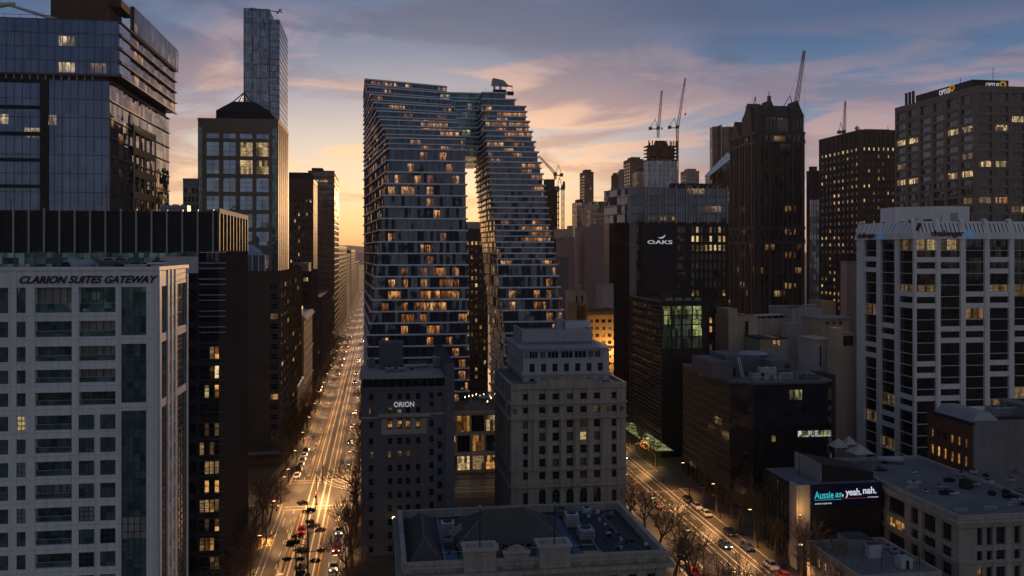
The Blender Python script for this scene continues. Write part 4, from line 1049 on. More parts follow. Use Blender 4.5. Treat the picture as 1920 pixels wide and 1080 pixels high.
# arched ground windows
zA, zB = ZP(947, x0, Y0), ZP(919.5, x0, Y0)
for p_ in PC[1:6]:
    a0, a1 = XP(p_[0] - .6, Y0), XP(p_[1] + .6, Y0)
    b.wins.append((a0, Y0 - .0 + .001, zA, a1 - a0, zB - zA, 'arch', 'glass_black', 0.0, Vector((0, -1))))
ws = y1 - Y0 - t
b.facade((x0, y1), (x0, Y0 + t), 0, z1, [(1.5 + i * (ws - 2) / 8, 1.5 + i * (ws - 2) / 8 + 1.5) for i in range(8)], RA, 'sandstone', t, 'quad', LIT(.03), inset=.25)
m = MB()
def pb(a, c, p, q_, d, mt='sandstone', d0=.003): m.box(XP(a, Y0), XP(c, Y0), Y0 - d, Y0 - d0, ZP(q_, x0, Y0), ZP(p, x0, Y0), mt)
for p, q_, d in ((755, 759, .7), (783, 787, .8), (880, 884, .45), (911, 915, .6)):
    pb(956.5, 1175.5, p, q_, d); m.box(x0 - d, x0 - .003, Y0 - .002, y1, ZP(q_, x0, Y0), ZP(p, x0, Y0), 'sandstone')
for a in (1000, 1026, 1052, 1078, 1103, 1129): pb(a, a + 7, 787.2, 879.8, .28)
pb(1005, 1128, 713, 730, .35); pb(958, 1004.9, 721, 730, .3); pb(1128.1, 1174, 721, 730, .3); pb(1052, 1082, 708.5, 712.8, .35); pb(1060, 1074, 705.5, 708.3, .35)
for a in (962, 966, 1138, 1142, 1162, 1166): pb(a, a + 2.6, 767, 776, .08, 'brown_clad')
b.part('cornice', m)
m = MB(); zp = ZP(721, x0, Y0)
m.box(x0 - .15, x1 + .1, Y0 - .1, Y0 + .5, z1 + .002, zp, 'sandstone'); m.box(x0 - .15, x0 + .5, Y0 + .5, y1, z1 + .002, zp - .01, 'sandstone'); m.box(x1 - .5, x1 + .1, Y0 + .5, y1, z1 + .002, zp - .01, 'sandstone'); m.box(x0 + .5, x1 - .5, y1 - .5, y1, z1 + .002, zp, 'sandstone'); b.part('parapet', m)
# penthouse storeys
Yp = 208.0; xa, xb = XP(981, Yp), XP(1142, Yp); yb = 235.0
zs = [ZP(p, xa, Yp) for p in (726, 703, 676, 656)]
m = MB(); m.prism([(xa + .4, Yp + .4), (xb, Yp + .4), (xb, yb), (xa + .4, yb)], z1 - .02, zs[3], 'pale_concrete', top='roof_grey'); b.part('penthouse_core', m)
b.facade((xa, Yp), (xb, Yp), z1 - .02, zs[3], ucols(xb - xa, 7, 1.5, sty='quad'), prows(xa, Yp, [(711, 720), (683, 698)]) , 'pale_concrete', .4, 'quad', None)
b.facade((xa, yb), (xa, Yp + .4), z1 - .02, zs[3], ucols(yb - Yp - .4, 9, 1.2, sty='quad'), prows(xa, Yp, [(711, 720), (683, 698)]), 'pale_concrete', .4, 'quad', None)
m = MB(); m.box(xa - .5, xb + .4, Yp - .5, Yp - .003, zs[1] - .1, zs[1] + .35, 'pale_concrete'); m.box(xa - .5, xa - .003, Yp, yb, zs[1] - .1, zs[1] + .35, 'pale_concrete')
m.box(xa - .9, xb + .8, Yp - .9, yb + .5, zs[3] + .002, zs[3] + .35, 'roof_pale')
i = 0
for pa, pb_ in ((984, 989), (992, 1008), (1013, 1022), (1027, 1047), (1052, 1074), (1077, 1099), (1103, 1112), (1115, 1126)):
    m.box(XP(pa, Yp), XP(pb_, Yp), Yp - .04, Yp - .002, ZP(672, xa, Yp), ZP(660, xa, Yp), 'glass_dark')
    for k in range(4): xx = lerp(XP(pa, Yp), XP(pb_, Yp), k / 3); m.box(xx - .05, xx + .05, Yp - .09, Yp - .042, ZP(672, xa, Yp), ZP(660, xa, Yp), 'frame_pale')
b.part('penthouse_trim', m)
zq = zs[3] + .35; Yq = 216.0; xc, xd = XP(979, Yq), XP(1110, Yq)
m = MB(); zt = ZP(625, xc, Yq)
m.prism([(xc, Yq), (xd, Yq), (xd, Yq + 15), (xc, Yq + 15)], zq - .01, zt, 'plant_metal', top='roof_grey')
for s_ in ((xc, xd, Yq - .02, Yq + .4), (xc, xc + .4, Yq + .4, Yq + 15), (xd - .4, xd, Yq + .4, Yq + 15)): m.box(*s_, zt + .001, zt + .9, 'plant_metal')
for k in range(40): xx = lerp(xc, xd, (k + .5) / 40); m.box(xx - .08, xx + .08, Yq - .06, Yq - .002, zq, zq + .7, 'black_clad')
b.part('plant_room', m)
Yr = 222.0; m = MB(); m.prism([(XP(1060, Yr), Yr), (XP(1108, Yr), Yr), (XP(1108, Yr), Yr + 5), (XP(1060, Yr), Yr + 5)], zt, ZP(604, xc, Yr), 'pale_metal', top='roof_pale')
m.box(XP(1045, Yr), XP(1059, Yr), Yr + 1, Yr + 4, zt, ZP(600, xc, Yr), 'plant_metal'); b.part('tank_room', m)
b.finish()

# ================================================================== FOREGROUND HISTORIC BUILDING
Y0 = 124.0; x0 = 3.3; x1 = 40.3; y1 = 150.0; zr = 22.0
b = Bld('historic_building', 'long low historic building with dark hipped slate roofs and stone roof pavilions, nearest the camera', 'building', x0, Y0)
m = MB(); m.prism([(x0, Y0 + .5), (x1, Y0 + .5), (x1, y1), (x0, y1)], 0, zr - .9, 'sandstone', top='roof_dark'); b.part('core', m)
b.facade((x0, Y0), (x1, Y0), 0, zr - .4, ucols(x1 - x0, 13, 1.5, sty='sash'), [(3, 5.6), (7.5, 10.4), (12.3, 15.2), (16.9, 19.3)], 'sandstone', .5, 'sash', None, inset=.2)
m = MB(); e = 1.0
m.box(x0 - e, x1 + e, Y0 - e, Y0 - .003, zr - 1.6, zr - 1.0, 'sandstone'); m.box(x0 - e, x0 - .003, Y0, y1 + e, zr - 1.6, zr - 1.0, 'sandstone'); m.box(x1 + .003, x1 + e, Y0, y1 + e, zr - 1.6, zr - 1.0, 'sandstone')
m.box(x0 - .2, x1 + .2, Y0 - .3, Y0 + .5, zr - .39, zr + .5, 'sandstone'); m.box(x0 - .2, x0 + .5, Y0 + .5, y1, zr - .95, zr + .49, 'sandstone'); m.box(x1 - .5, x1 + .2, Y0 + .5, y1, zr - .95, zr + .49, 'sandstone'); m.box(x0 + .5, x1 - .5, y1 - .5, y1, zr - .95, zr + .4, 'sandstone')
m.box(x0 - .35, x1 + .35, Y0 - .45, Y0 - .301, zr + .2, zr + .6, 'sandstone')
b.part('parapet', m)
def hip(xa, xb, ya, yb, z0_, h_, along='x', ins=None, mt='roof_slate'):
    m = MB(); i_ = ins or min(xb - xa, yb - ya) / 2; ym, xm_ = (ya + yb) / 2, (xa + xb) / 2
    if along == 'x': p2 = [(xa + i_, ym - .1), (xb - i_, ym - .1), (xb - i_, ym + .1), (xa + i_, ym + .1)]
    else: p2 = [(xm_ - .1, ya + i_), (xm_ + .1, ya + i_), (xm_ + .1, yb - i_), (xm_ - .1, yb - i_)]
    m.prism([(xa, ya), (xb, ya), (xb, yb), (xa, yb)], z0_, z0_ + h_, mt, poly2=p2)
    for c0, c1 in zip([(xa, ya), (xb, ya), (xb, yb), (xa, yb)], p2): m.tube((*c0, z0_ + .02), (*c1, z0_ + h_), .09, .09, 5, 'roof_grey')
    m.tube((*p2[0], z0_ + h_), (*p2[2], z0_ + h_), .10, .10, 5, 'roof_grey')
    if along == 'x':
        for k in range(26):
            a = (k + .5) / 26; m.tube((lerp(p2[3][0], p2[2][0], a), ym + .15, z0_ + h_ + .0), (lerp(p2[3][0], p2[2][0], a), yb, z0_ + .04), .05, .05, 4, 'roof_grey')
    b.part('hipped_roof', m)
hip(11.2, 27.8, 132.5, 145.0, zr - .4, 3.6, 'x', 5.6)
hip(x0 + .9, 9.0, 127.0, 148.0, zr - .9, 2.4, 'y', 4)
hip(32.5, x1 - .8, 127.0, 148.5, zr - .9, .8, 'y', 4, 'roof_dark')
m = MB(); m.box(11.6, 27.4, 132.9, 144.6, zr - .92, zr - .41, 'sand_light')
for i in range(13): xx = 12.2 + i * 1.2; m.box(xx, xx + .7, 132.8, 132.897, zr - .9, zr - .45, 'black_clad')
b.part('clerestory_wall', m)
for xa in (11.6, 22.0):   # stone pavilions on the front
    m = MB(); z_ = zr + .5
    m.box(xa, xa + 4.4, Y0 - .5, Y0 + 2.6, zr - 1.0, z_ + 1.3, 'sandstone')
    m.box(xa - .25, xa + 4.65, Y0 - .75, Y0 - .25, z_ + 1.302, z_ + 1.7, 'sand_light'); m.box(xa - .25, xa + 4.65, Y0 + 2.2, Y0 + 2.8, z_ + 1.302, z_ + 1.7, 'sand_light')
    m.box(xa - .25, xa + .3, Y0 - .25, Y0 + 2.2, z_ + 1.302, z_ + 1.69, 'sand_light'); m.box(xa + 4.1, xa + 4.65, Y0 - .25, Y0 + 2.2, z_ + 1.302, z_ + 1.69, 'sand_light')
    m.box(xa + 1.2, xa + 3.2, Y0 - .62, Y0 - .502, z_ - 1, z_ + .8, 'sandstone'); b.part('pavilion', m)
m = MB()
m.box(17.1, 20.6, Y0 - .55, Y0 + .3, zr + .502, zr + 1.3, 'sandstone'); m.box(16.9, 20.8, Y0 - .7, Y0 + .4, zr + 1.302, zr + 1.5, 'sand_light')
for k in range(8):
    a0, a1 = math.pi * k / 8, math.pi * (k + 1) / 8
    m.hexa([(18.85 - 1.3 * math.cos(a0), Y0 - .4, zr + 1.5), (18.85 - 1.3 * math.cos(a1), Y0 - .4, zr + 1.5), (18.85 - 1.3 * math.cos(a1), Y0 + .2, zr + 1.5), (18.85 - 1.3 * math.cos(a0), Y0 + .2, zr + 1.5)] +
           [(18.85 - 1.3 * math.cos(a0), Y0 - .4, zr + 1.5 + .8 * math.sin(a0)), (18.85 - 1.3 * math.cos(a1), Y0 - .4, zr + 1.5 + .8 * math.sin(a1)), (18.85 - 1.3 * math.cos(a1), Y0 + .2, zr + 1.5 + .8 * math.sin(a1)), (18.85 - 1.3 * math.cos(a0), Y0 + .2, zr + 1.5 + .8 * math.sin(a0))], 'sandstone')
b.part('pediment', m)
for xa, ya, sx, sy, sz, mt in ((9.6, 140, 2.0, 2.0, 1.4, 'pale_metal'), (29.4, 140.5, 2.0, 2.2, 1.7, 'pale_metal'), (30.2, 134, 2.2, 3, 1.2, 'plant_metal'), (29.0, 146, 1.8, 2.4, .9, 'roof_grey'), (33.6, 147, 1.4, 1.2, .7, 'pale_metal'), (14.6, 127.6, 2.4, 2.0, 1.4, 'gold_stone'), (9.4, 133, 1.5, 3, 1.0, 'roof_grey'), (18.0, 128.6, 1.6, 1.4, .6, 'roof_grey')):
    unit(b, xa, ya, zr - .9, sx, sy, sz + .4, mt)
m = MB(); m.box(9.1, 11.1, 128, 147.5, zr - .895, zr - .86, 'blue_membrane'); m.box(28.0, 29.2, 128, 148, zr - .895, zr - .86, 'blue_membrane'); m.box(29.4, 32.2, 127, 129.5, zr - .895, zr - .85, 'gold_stone'); b.part('roof_membrane', m)
m = MB()
for ya in (126.2, 131.2, 149.0): m.tube((9.2, ya, zr - .7), (31.5, ya + .4, zr - .7), .09, .09, 6, 'plant_metal')
for xa in (9.3, 31.8, 35.5): m.tube((xa, 126, zr - .72), (xa + .2, 148, zr - .72), .10, .10, 6, 'roof_pale')
for k in range(16): xx = 10 + k * 1.3; m.box(xx, xx + .25, 131.0, 131.5, zr - .9, zr - .6, 'dark_metal')
b.part('roof_pipes', m)
m = MB(); qk = random.Random(8)
for k in range(22):
    xx, yy = qk.uniform(32.6, 38.5), qk.uniform(127, 147); s_ = qk.uniform(.25, .7); m.box(xx, xx + s_, yy, yy + s_ * .8, zr - .15, zr + qk.uniform(.1, .5), qk.choice(('pale_metal', 'plant_metal', 'roof_grey', 'dark_metal')))
b.part('roof_vents', m)
for xa in (13.9, 24.4):
    m = MB(); m.tube((xa, Y0 + 1.0, zr - .9), (xa, Y0 + 1.0, zr + 7.5), .10, .05, 8, 'dark_metal'); m.tube((xa, Y0 + 1.0, zr + 7.5), (xa, Y0 + 1.0, zr + 7.7), .12, .12, 8, 'pale_metal'); b.part('flagpole', m)
m = MB()
for k in range(5): m.tube((10.4, 135 + k * .35, zr + .1 + k * .12), (12.4, 135.6 + k * .35, zr + 1.2 + k * .12), .04, .04, 4, 'pale_metal')
m.tube((10.4, 135, zr - .88), (10.4, 135, zr + .2), .05, .05, 4, 'pale_metal'); b.part('tv_aerial', m)
b.finish()
# ================================================================== RIGHT SIDE
# --- dark hotel block with chamfered corner
XR = 87.8; Y0 = 214.5; y1 = 254.0; z1 = ZP(722, XR + 2, Y0); xe = XP(1570, Y0)
glass_mat('hotel_side', (.014, .014, .016), .0, .6, cw=2.4, fh=2.75, tilt=.08, lit=.03, ls=.35, panel=.5)
glass_mat('hotel_front', (.014, .018, .028), .30, .06, cw=1.7, fh=3.4, tilt=.05, lit=.035, lcol=((.9, .65, .2), (.8, .85, .45)), ls=.45, panel=.35)
b = Bld('hotel_block', 'low wide black glass block with thin floor lines right of the second street', 'building', XR, Y0)
poly = [(XR, Y0 + 4), (XR + 4.5, Y0), (xe - 2.5, Y0), (xe, Y0 + 3), (xe, y1), (XR, y1)]
nf = 13; p_ = (z1 - 4) / nf; sl = MB()
for i in range(nf):
    m = MB(); za = 4 + i * p_; m.prism(poly, za, za + p_ - .003, 'hotel_front', top='roof_dark'); m.mi[5] = m.slot('hotel_side'); b.part('glazing', m)
    sl.box(XR - .35, XR - .003, Y0 + 4.2, y1, za + p_ - .28, za + p_ - .14, 'slab_bronze')
    sl.box(XR - .22, XR - .003, Y0 + 4.2, y1, za + p_ - 1.5, za + p_ - 1.42, 'slab_dark')
b.part('floor_slab', sl, label='thin bronze floor edges down the street side')
m = MB(); m.prism(offset_poly(poly, -.6), 0, 4, 'black_clad')
for k in range(10): yy = Y0 + 5 + k * 3.9; m.box(XR - .1, XR + .58, yy, yy + .6, 0, 4, 'dark_clad')
b.part('ground_floor', m)
m = MB(); o2 = offset_poly(poly, .18)
m.prism(o2, z1 + .0, z1 + .5, 'slab_dark', top='roof_grey'); b.part('parapet', m)
m = MB(); yb = Y0 + 8; zz = z1 + .5
m.prism([(XP(1440, yb), yb - 2), (XP(1483, yb), yb - 2), (XP(1483, yb), yb + 16), (XP(1440, yb), yb + 16)], zz - .01, zz + 4.6, 'orion_paint', top='roof_grey')
m.prism([(XP(1372, yb), yb + 4), (XP(1439, yb), yb + 4), (XP(1439, yb), yb + 16), (XP(1372, yb), yb + 16)], zz - .01, zz + 5.4, 'orion_paint', top='roof_grey')
m.prism([(XP(1347, yb) - 1, yb + 2), (XP(1371, yb), yb - 1), (XP(1371, yb), yb + 17), (XP(1347, yb) - 1, yb + 17)], zz - .01, zz + 4.2, 'orion_paint', top='roof_grey')
for px in (1378, 1386): m.box(XP(px, yb), XP(px + 4.5, yb), yb + 3.9, yb + 3.997, zz, zz + 2.0, 'black_clad')
m.box(XP(1466, yb), XP(1475, yb), yb - 2.1, yb - 2.003, zz + 2.6, zz + 3.7, 'black_clad')
m.tube((XP(1393, yb), yb + 3.7, zz + 5), (XP(1397, yb - 1), yb + 1, zz), .15, .15, 5, 'pale_metal'); m.tube((XP(1397, yb), yb + 3.7, zz + 5), (XP(1401, yb - 1), yb + 1, zz), .15, .15, 5, 'pale_metal'); b.part('plant_room', m)
for px, s_, h_, mt in ((1405, 3.2, 2.0, 'plant_metal'), (1421, 4.0, 3.4, 'pale_metal'), (1455, 3.6, 2.0, 'plant_metal'), (1500, 5, .9, 'roof_grey'), (1436, 1.2, 1.4, 'pale_metal')):
    unit(b, XP(px, yb - 3), yb - 5, zz, s_, 2.4, h_, mt)
m = MB(); xc = XP(1421, yb + 5); m.tube((xc, yb + 8, zz + 5.38), (xc, yb + 8, zz + 5.9), 4.0, 3.2, 20, 'plant_metal')
for k in range(6): m.tube((XP(1400, yb - 5), yb - 4.5 + .05 * k, zz + .2), (XP(1400, yb - 5) + .01, yb - 4.5, zz + .21), .03, .03, 4, 'pale_metal')
for k in range(14): xx = XP(1412, yb - 6) + k * .55; m.box(xx, xx + .09, yb - 6.4, yb - 6.3, zz - .01, zz + 1.3, 'pale_metal')
m.box(XP(1412, yb - 6), XP(1412, yb - 6) + 7.3, yb - 6.42, yb - 6.3, zz + 1.3, zz + 1.38, 'pale_metal'); b.part('cooling_drum', m)
m = MB()   # lit strip and glints on the front
for px, pw, py, mt in ((1496, 68, 815, 'lit_cream'), (1447, 8, 822, 'lit_dim')):
    za, zb_ = ZP(py + 6.5, XR + 8, Y0), ZP(py - 5, XR + 8, Y0); n_ = max(1, pw // 8)
    for k in range(n_): m.box(XP(px + k * 8, Y0), XP(px + k * 8 + 7, Y0), Y0 - .03, Y0 - .004, za, zb_, mt if k % 5 != 1 else 'lit_lime')
b.part('lit_window_strip', m, label='row of cream-lit windows')
b.finish()

# --- black office with lime windows
Y0 = 274.5; x1 = XP(1328, Y0); z1 = ZP(567, XR, Y0); y1 = 310.5
b = Bld('office_block', 'tall black office block with a patch of lime-lit windows below the dark hotel tower', 'building', XR, Y0)
m = MB(); m.prism([(XR + .5, Y0 + .5), (x1, Y0 + .5), (x1, y1), (XR + .5, y1)], 0, z1, 'black_clad', top='roof_dark'); b.part('core', m)
nf = 17; fh = (z1 - 4) / nf
b.facade((XR, y1), (XR, Y0 + .5), 0, z1, [(.5, y1 - Y0 - 1, 'ribbon')], [(4 + i * fh, 4 + i * fh + fh - 1.0) for i in range(nf)], 'dark_clad', .5, 'ribbon', LIT(.0), spm='dark_clad')
sl = MB()
for i in range(nf * 2): sl.box(XR - .3, XR - .004, Y0 + .5, y1 - .3, 4 + i * fh / 2 - .2, 4 + i * fh / 2 - .04, 'slab_bronze' if i % 2 == 0 else 'slab_dark')
b.part('sun_shades', sl)
cc = pcols(Y0, XR, [(1243, 1259), (1260.5, 1279), (1280.5, 1298), (1299.5, 1317)])
rr = prows(XR, Y0, [(574, 591), (592, 609), (610, 631), (632, 654)])
b.facade((XR, Y0), (x1, Y0), 0, z1, cc, rr, 'black_clad', .5, 'three', lambda c, r_: 'lit_lime' if r_ == 3 or (r_ == 2 and c in (0, 3)) or (r_ == 1 and c == 3) else ('lit_lime_dim' if r_ == 2 or r_ == 1 else 'lit_lime_dim'))
m = MB(); m.box(XR - .2, x1 + .2, Y0 - .2, Y0 + .3, z1 + .002, z1 + .5, 'dark_clad'); m.box(XR - .2, XR + .3, Y0 + .3, y1, z1 + .002, z1 + .5, 'slab_bronze')
for k in range(26):
    zz = 5 + k * 1.9
    if zz < ZP(660, XR, Y0): m.box(XR + .3, x1 - .2, Y0 - .03, Y0 - .004, zz, zz + .06, 'dark_clad')
b.part('parapet', m)
plantroom(b, XR + 6, x1 - 3, Y0 + 8, Y0 + 22, z1, z1 + 2.4, 'black_clad', roof='roof_dark')
for k in range(4): unit(b, XR + 2.5 + k * 3.1, Y0 + 2, z1, 1.8, 1.6, 1.2, 'plant_metal')
b.finish()
t_ = thing('street_canopy', 'long glazed street canopy glowing pale lime at the foot of the black office block', 'canopy', (84, 262, 0))
m = MB()
for k in range(8): m.box(82.3, 87.5, 262.2 + k * 5.6, 267.5 + k * 5.6, 4.9, 5.0, 'lit_lime')
o = link('glass_roof', m.mesh('glass_roof', (84, 262, 0)), t_)
m = MB()
for k in range(9):
    yy = 262 + k * 5.6; m.box(82.2, 87.6, yy, yy + .18, 4.86, 5.08, 'frame_pale')
    if k < 7: m.tube((82.6, yy + .1, .12), (82.6, yy + .1, 4.9), .09, .09, 6, 'dark_metal')
m.box(82.1, 82.28, 262, 307, 4.85, 5.1, 'frame_pale'); link('frame', m.mesh('frame', (84, 262, 0)), t_)

# --- OAKS
Y0 = 312.5; X0 = 88.2; x1 = XP(1364, Y0); y1 = 335.0; zt = ZP(351, X0, Y0); zm = ZP(416, X0, Y0)
b = Bld('hotel_tower', 'dark hotel tower with blue glass top and a white crescent over letters on black panel', 'hotel', X0, Y0)
m = MB(); m.prism([(X0 + .5, Y0 + .5), (x1 - .01, Y0 + .5), (x1 - .01, y1), (X0 + .5, y1)], 0, zm, 'dark_clad', top='roof_dark'); b.part('core', m)
cc = pcols(Y0, X0, [(1194, 1199, 'plain'), (1270, 1286, 'three')]) + [(XP(1297 + 8.35 * i, Y0) - X0, XP(1302.4 + 8.35 * i, Y0) - X0, 'sash') for i in range(8)]
rr = prows(X0, Y0, [(424.5 + 17.2 * k, 436 + 17.2 * k) for k in range(21)])
nr = len(rr)
def okl(c, r_):
    k = nr - 1 - r_
    if c < 2: return None
    if k in (0, 1, 2): return RND.choice(('lit_pale', 'lit_warm', 'lit_orange')) if RND.random() < (.5, .85, .85)[k] and not (k == 0 and 2 < c - 1 < 5) else None
    if k == 7 and c in (2, 3): return 'lit_orange'
    return 'lit_orange' if RND.random() < (.05 if k < 9 else .35) else ('glass_grey' if k in (3, 4, 5, 6) and RND.random() < .8 else None)
b.facade((X0, Y0), (x1, Y0), 0, zm, cc, rr, 'black_clad', .5, 'sash', okl)
m = MB()
m.box(X0 - .05, XP(1193, Y0), Y0 - .12, Y0 - .003, 0, zm, 'grey_concrete'); b.part('pale_pier', m)
xa, xb = XP(1201, Y0), XP(1268.5, Y0)
m = MB(); m.box(xa, xb, Y0 - .6, Y0 - .003, ZP(562, X0, Y0), ZP(422, X0, Y0), 'sign_dark'); sgp = b.part('sign_panel', m)
m = MB()
for k in range(13): yy = Y0 + .6 + (y1 - Y0 - 1) * k / 13; m.box(X0 - .25, X0 + .496, yy, yy + .55, 0, zm, 'dark_clad')
for k in range(21): z_ = rr[k][1]; m.box(X0 - .05, X0 + .49, Y0 + .5, y1 - .1, z_, z_ + .9, 'black_clad')
b.part('side_ribs', m)
ta, tb = XP(1213, Y0), XP(1259.5, Y0)
text(b, 'OAKS', (tb - ta, 1.35), (ta, Y0 - .62, ZP(457.5, X0, Y0)), 0, 'sign_soft', bold=.01, ext=.1, parent=sgp)
m = MB(); cx_, cz_ = XP(1239, Y0), ZP(444, X0, Y0); n_ = 18
for k in range(n_):   # crescent swoosh, thin at its left tip and thick low on the right
    def pt(t_, inn):
        a_ = math.pi * (1.05 + .95 * t_); th_ = .5 * math.sin(math.pi * t_ ** 1.5) ** .8 if 0 < t_ < 1 else .0
        return (cx_ + 1.45 * math.cos(a_) - (th_ * .35 if inn else 0), cz_ + .95 * math.sin(a_) + (th_ if inn else 0) + .55 * t_ ** 3 + .3)
    o0, o1, i1, i0 = pt(k / n_, 0), pt((k + 1) / n_, 0), pt((k + 1) / n_, 1), pt(k / n_, 1)
    m.face([(o0[0], Y0 - .72, o0[1]), (o1[0], Y0 - .72, o1[1]), (i1[0], Y0 - .72, i1[1]), (i0[0], Y0 - .72, i0[1])], 'sign_soft')
b.part('swoosh_emblem', m, sgp)
glass_mat('oaks_top', (.06, .085, .125), .5, .06, cw=3.1, fh=3.25, zo=zm, tilt=.05, lit=.06, lcol=((1, .45, .12), (1, .7, .35)), ls=.6, panel=.3)
nf = 4; p_ = (zt - zm) / nf; sl = MB()
polyT = [(X0 - .4, Y0 - .4), (x1, Y0 - .4), (x1, y1 + .5), (X0 - 3.5, y1 + .5)]
for i in range(nf):
    m = MB(); m.prism(polyT, zm + i * p_ + .02, zm + (i + 1) * p_ - .3, 'oaks_top', top='roof_dark'); b.part('glazing', m)
    sl.prism(offset_poly(polyT, .12), zm + (i + 1) * p_ - .3, zm + (i + 1) * p_ + .02, 'slab_dark', top='roof_dark')
for k in range(8):
    xx = XP(1207 + 7.5 * k, Y0)
    sl.box(xx, xx + .8, Y0 - .55, Y0 - .403, zm + .7, zm + 1.9, 'lit_orange' if k % 3 else 'lit_dim')
b.part('floor_slab', sl)
m = MB()
for px in (1153, 1180, 1208, 1213, 1234, 1246, 1266, 1285, 1290, 1294, 1307, 1325, 1343, 1362):
    xx = min(XP(px, Y0), x1 - .3)
    m.box(max(xx, X0 - .6), max(xx, X0 - .6) + .32, Y0 - .85, Y0 - .53, zm - .5, zt + .9, 'frame_pale')
for k in range(6): yy = Y0 + k * 4; m.box(X0 - .75 - .14 * k * 4 / 3, X0 - .5 - .14 * k * 4 / 3, yy, yy + .3, zm - .5, zt + .9, 'frame_pale')
b.part('roof_fins', m)
m = MB(); xa = XP(1258, Y0 + 8); m.prism([(xa, Y0 + 8), (x1 - 3, Y0 + 8), (x1 - 3, Y0 + 16), (xa + 2, Y0 + 16)], zt, zt + 2.2, 'dark_clad', top='roof_dark')
for k in range(9): m.tube((xa + 1 + k * 1.9, Y0 + 7, zt), (xa + 4 + k * 1.9, Y0 + 7, zt + 2.4), .09, .09, 4, 'gold_stone')
for k in range(9): xx = XP(1300, Y0) + k * .9
b.part('roof_frame', m)
for px in (1150, 1165, 1300, 1350): antenna(b, max(XP(px, Y0 + 4), X0 + .4), Y0 + 4, zt, 2.2, .08)
b.finish()

# --- dark granite twin-gabled tower
Y0 = 400.0; xa = XP(1418, Y0); xb = XP(1508, Y0); y1 = 432.0; z1 = ZP(246, xa, Y0); z2 = ZP(204, xa, Y0)
b = Bld('gabled_tower', 'dark granite office tower with gabled crown, vertical ribs and a zigzag brace band', 'tower', xa, Y0)
glass_mat('granite_glass', (.035, .045, .065), .45, .08, cw=2.6, fh=3.6, tilt=.05, lit=.07, lcol=((1, .40, .1), (1, .6, .25)), ls=.5, panel=.5)
m = MB(); m.prism([(xa, Y0), (xb, Y0), (xb, y1), (xa, y1)], 0, z1, 'granite_glass'); b.part('glazing', m)
rb = MB()
zr_ = ZP(430, xa, Y0); zq_ = ZP(452, xa, Y0)
for px, w_, zt_ in ((1418, 8, z1), (1431, 2.2, z1), (1441, 4, z1), (1450, 1.2, 0), (1459, 1.2, 0), (1466, 2.2, 0), (1476, 2.2, 0), (1484, 4, z1), (1493, 1.2, z1), (1502, 5.8, z1)):
    rb.box(XP(px, Y0), XP(px + w_, Y0), Y0 - .6, Y0 - .003, zq_ if zt_ == 0 and px in (1450, 1459) else 0, zt_ or ZP(290, xa, Y0), 'granite')
for k in range(9): yy = Y0 + .3 + k * 3.6; rb.box(xa - .7, xa - .003, yy, yy + 1.1, 0, z1, 'granite_pale' if k % 2 else 'granite')
for zz, h_ in ((zr_, 1.4), (zq_ - 1.4, 1.4), (z1 - 1.2, 1.2), (ZP(268, xa, Y0), 1.0)): rb.box(xa - .9, xb + .2, Y0 - .85, Y0 - .601, zz, zz + h_, 'granite'); rb.box(xa - .95, xa - .701, Y0 - .6, y1, zz, zz + h_, 'granite')
for k in range(10):
    s0, s1 = (zq_, zr_) if k % 2 == 0 else (zr_, zq_); w_ = (xb - xa) / 10
    rb.tube((xa + k * w_, Y0 - .8, s0), (xa + (k + 1) * w_, Y0 - .8, s1), .42, .42, 4, 'granite')
    yy = Y0 + k * 3.1; rb.tube((xa - .8, yy, s0), (xa - .8, yy + 3.1, s1), .42, .42, 4, 'granite_pale')
rb.box(xb - 5.2, xb - .2, Y0 + .01, Y0 + .2, z1, z1 + .1, 'granite')
b.part('granite_ribs', rb)
def gable(x0_, x1_, ya, yb, z0_, h_, axis, mt='granite'):
    m = MB()
    if axis == 'y': p = [(x0_, ya, z0_), (x1_, ya, z0_), ((x0_ + x1_) / 2, ya, z0_ + h_)]; q_ = [(x, yb, z) for x, _, z in p]
    else: p = [(x0_, yb, z0_), (x0_, ya, z0_), (x0_, (ya + yb) / 2, z0_ + h_)]; q_ = [(x1_, y, z) for _, y, z in p]
    m.face(p, mt); m.face(q_[::-1], mt)
    for i in range(3): j = (i + 1) % 3; m.face([p[i], q_[i], q_[j], p[j]], mt)
    b.part('gable_roof', m)
w_ = xb - xa
m = MB(); m.prism([(xa + .4, Y0 + 1), (xb - .4, Y0 + 1), (xb - .4, y1 - 14), (xa + .4, y1 - 14)], z1 + .002, z2 - 2.5, 'granite')
m.prism([(xa + .4, Y0 + 1), (xb - .4, Y0 + 1), (xb - .4, y1 - 14), (xa + .4, y1 - 14)], z2 - 2.498, z2 + 3.0, 'granite', poly2=[(xa + 1.0, Y0 + 8), (xb - 1.0, Y0 + 8), (xb - 1.0, Y0 + 12), (xa + 1.0, Y0 + 12)], top='granite')
m.box(xa + w_ * .42, xa + w_ * .68, Y0 + .8, Y0 + .997, z1 - .0, z2 - 4, 'granite_glass'); b.part('crown', m)
for f0, f1 in ((.16, .42), (.70, .98)): 
    m = MB(); m.box(xa + w_ * f0, xa + w_ * f1, Y0 - .5, Y0 + .99, z1 + .003, z2 - 3.2, 'granite')
    for k in range(3): xx = xa + w_ * (f0 + (f1 - f0) * (k + .7) / 3.6); m.box(xx, xx + .5, Y0 - .62, Y0 - .503, z1 + 1, z2 - 4, 'granite_glass')
    b.part('dormer', m); gable(xa + w_ * f0 - .2, xa + w_ * f1 + .2, Y0 - .7, Y0 + 9, z2 - 3.19, 7.5, 'y')
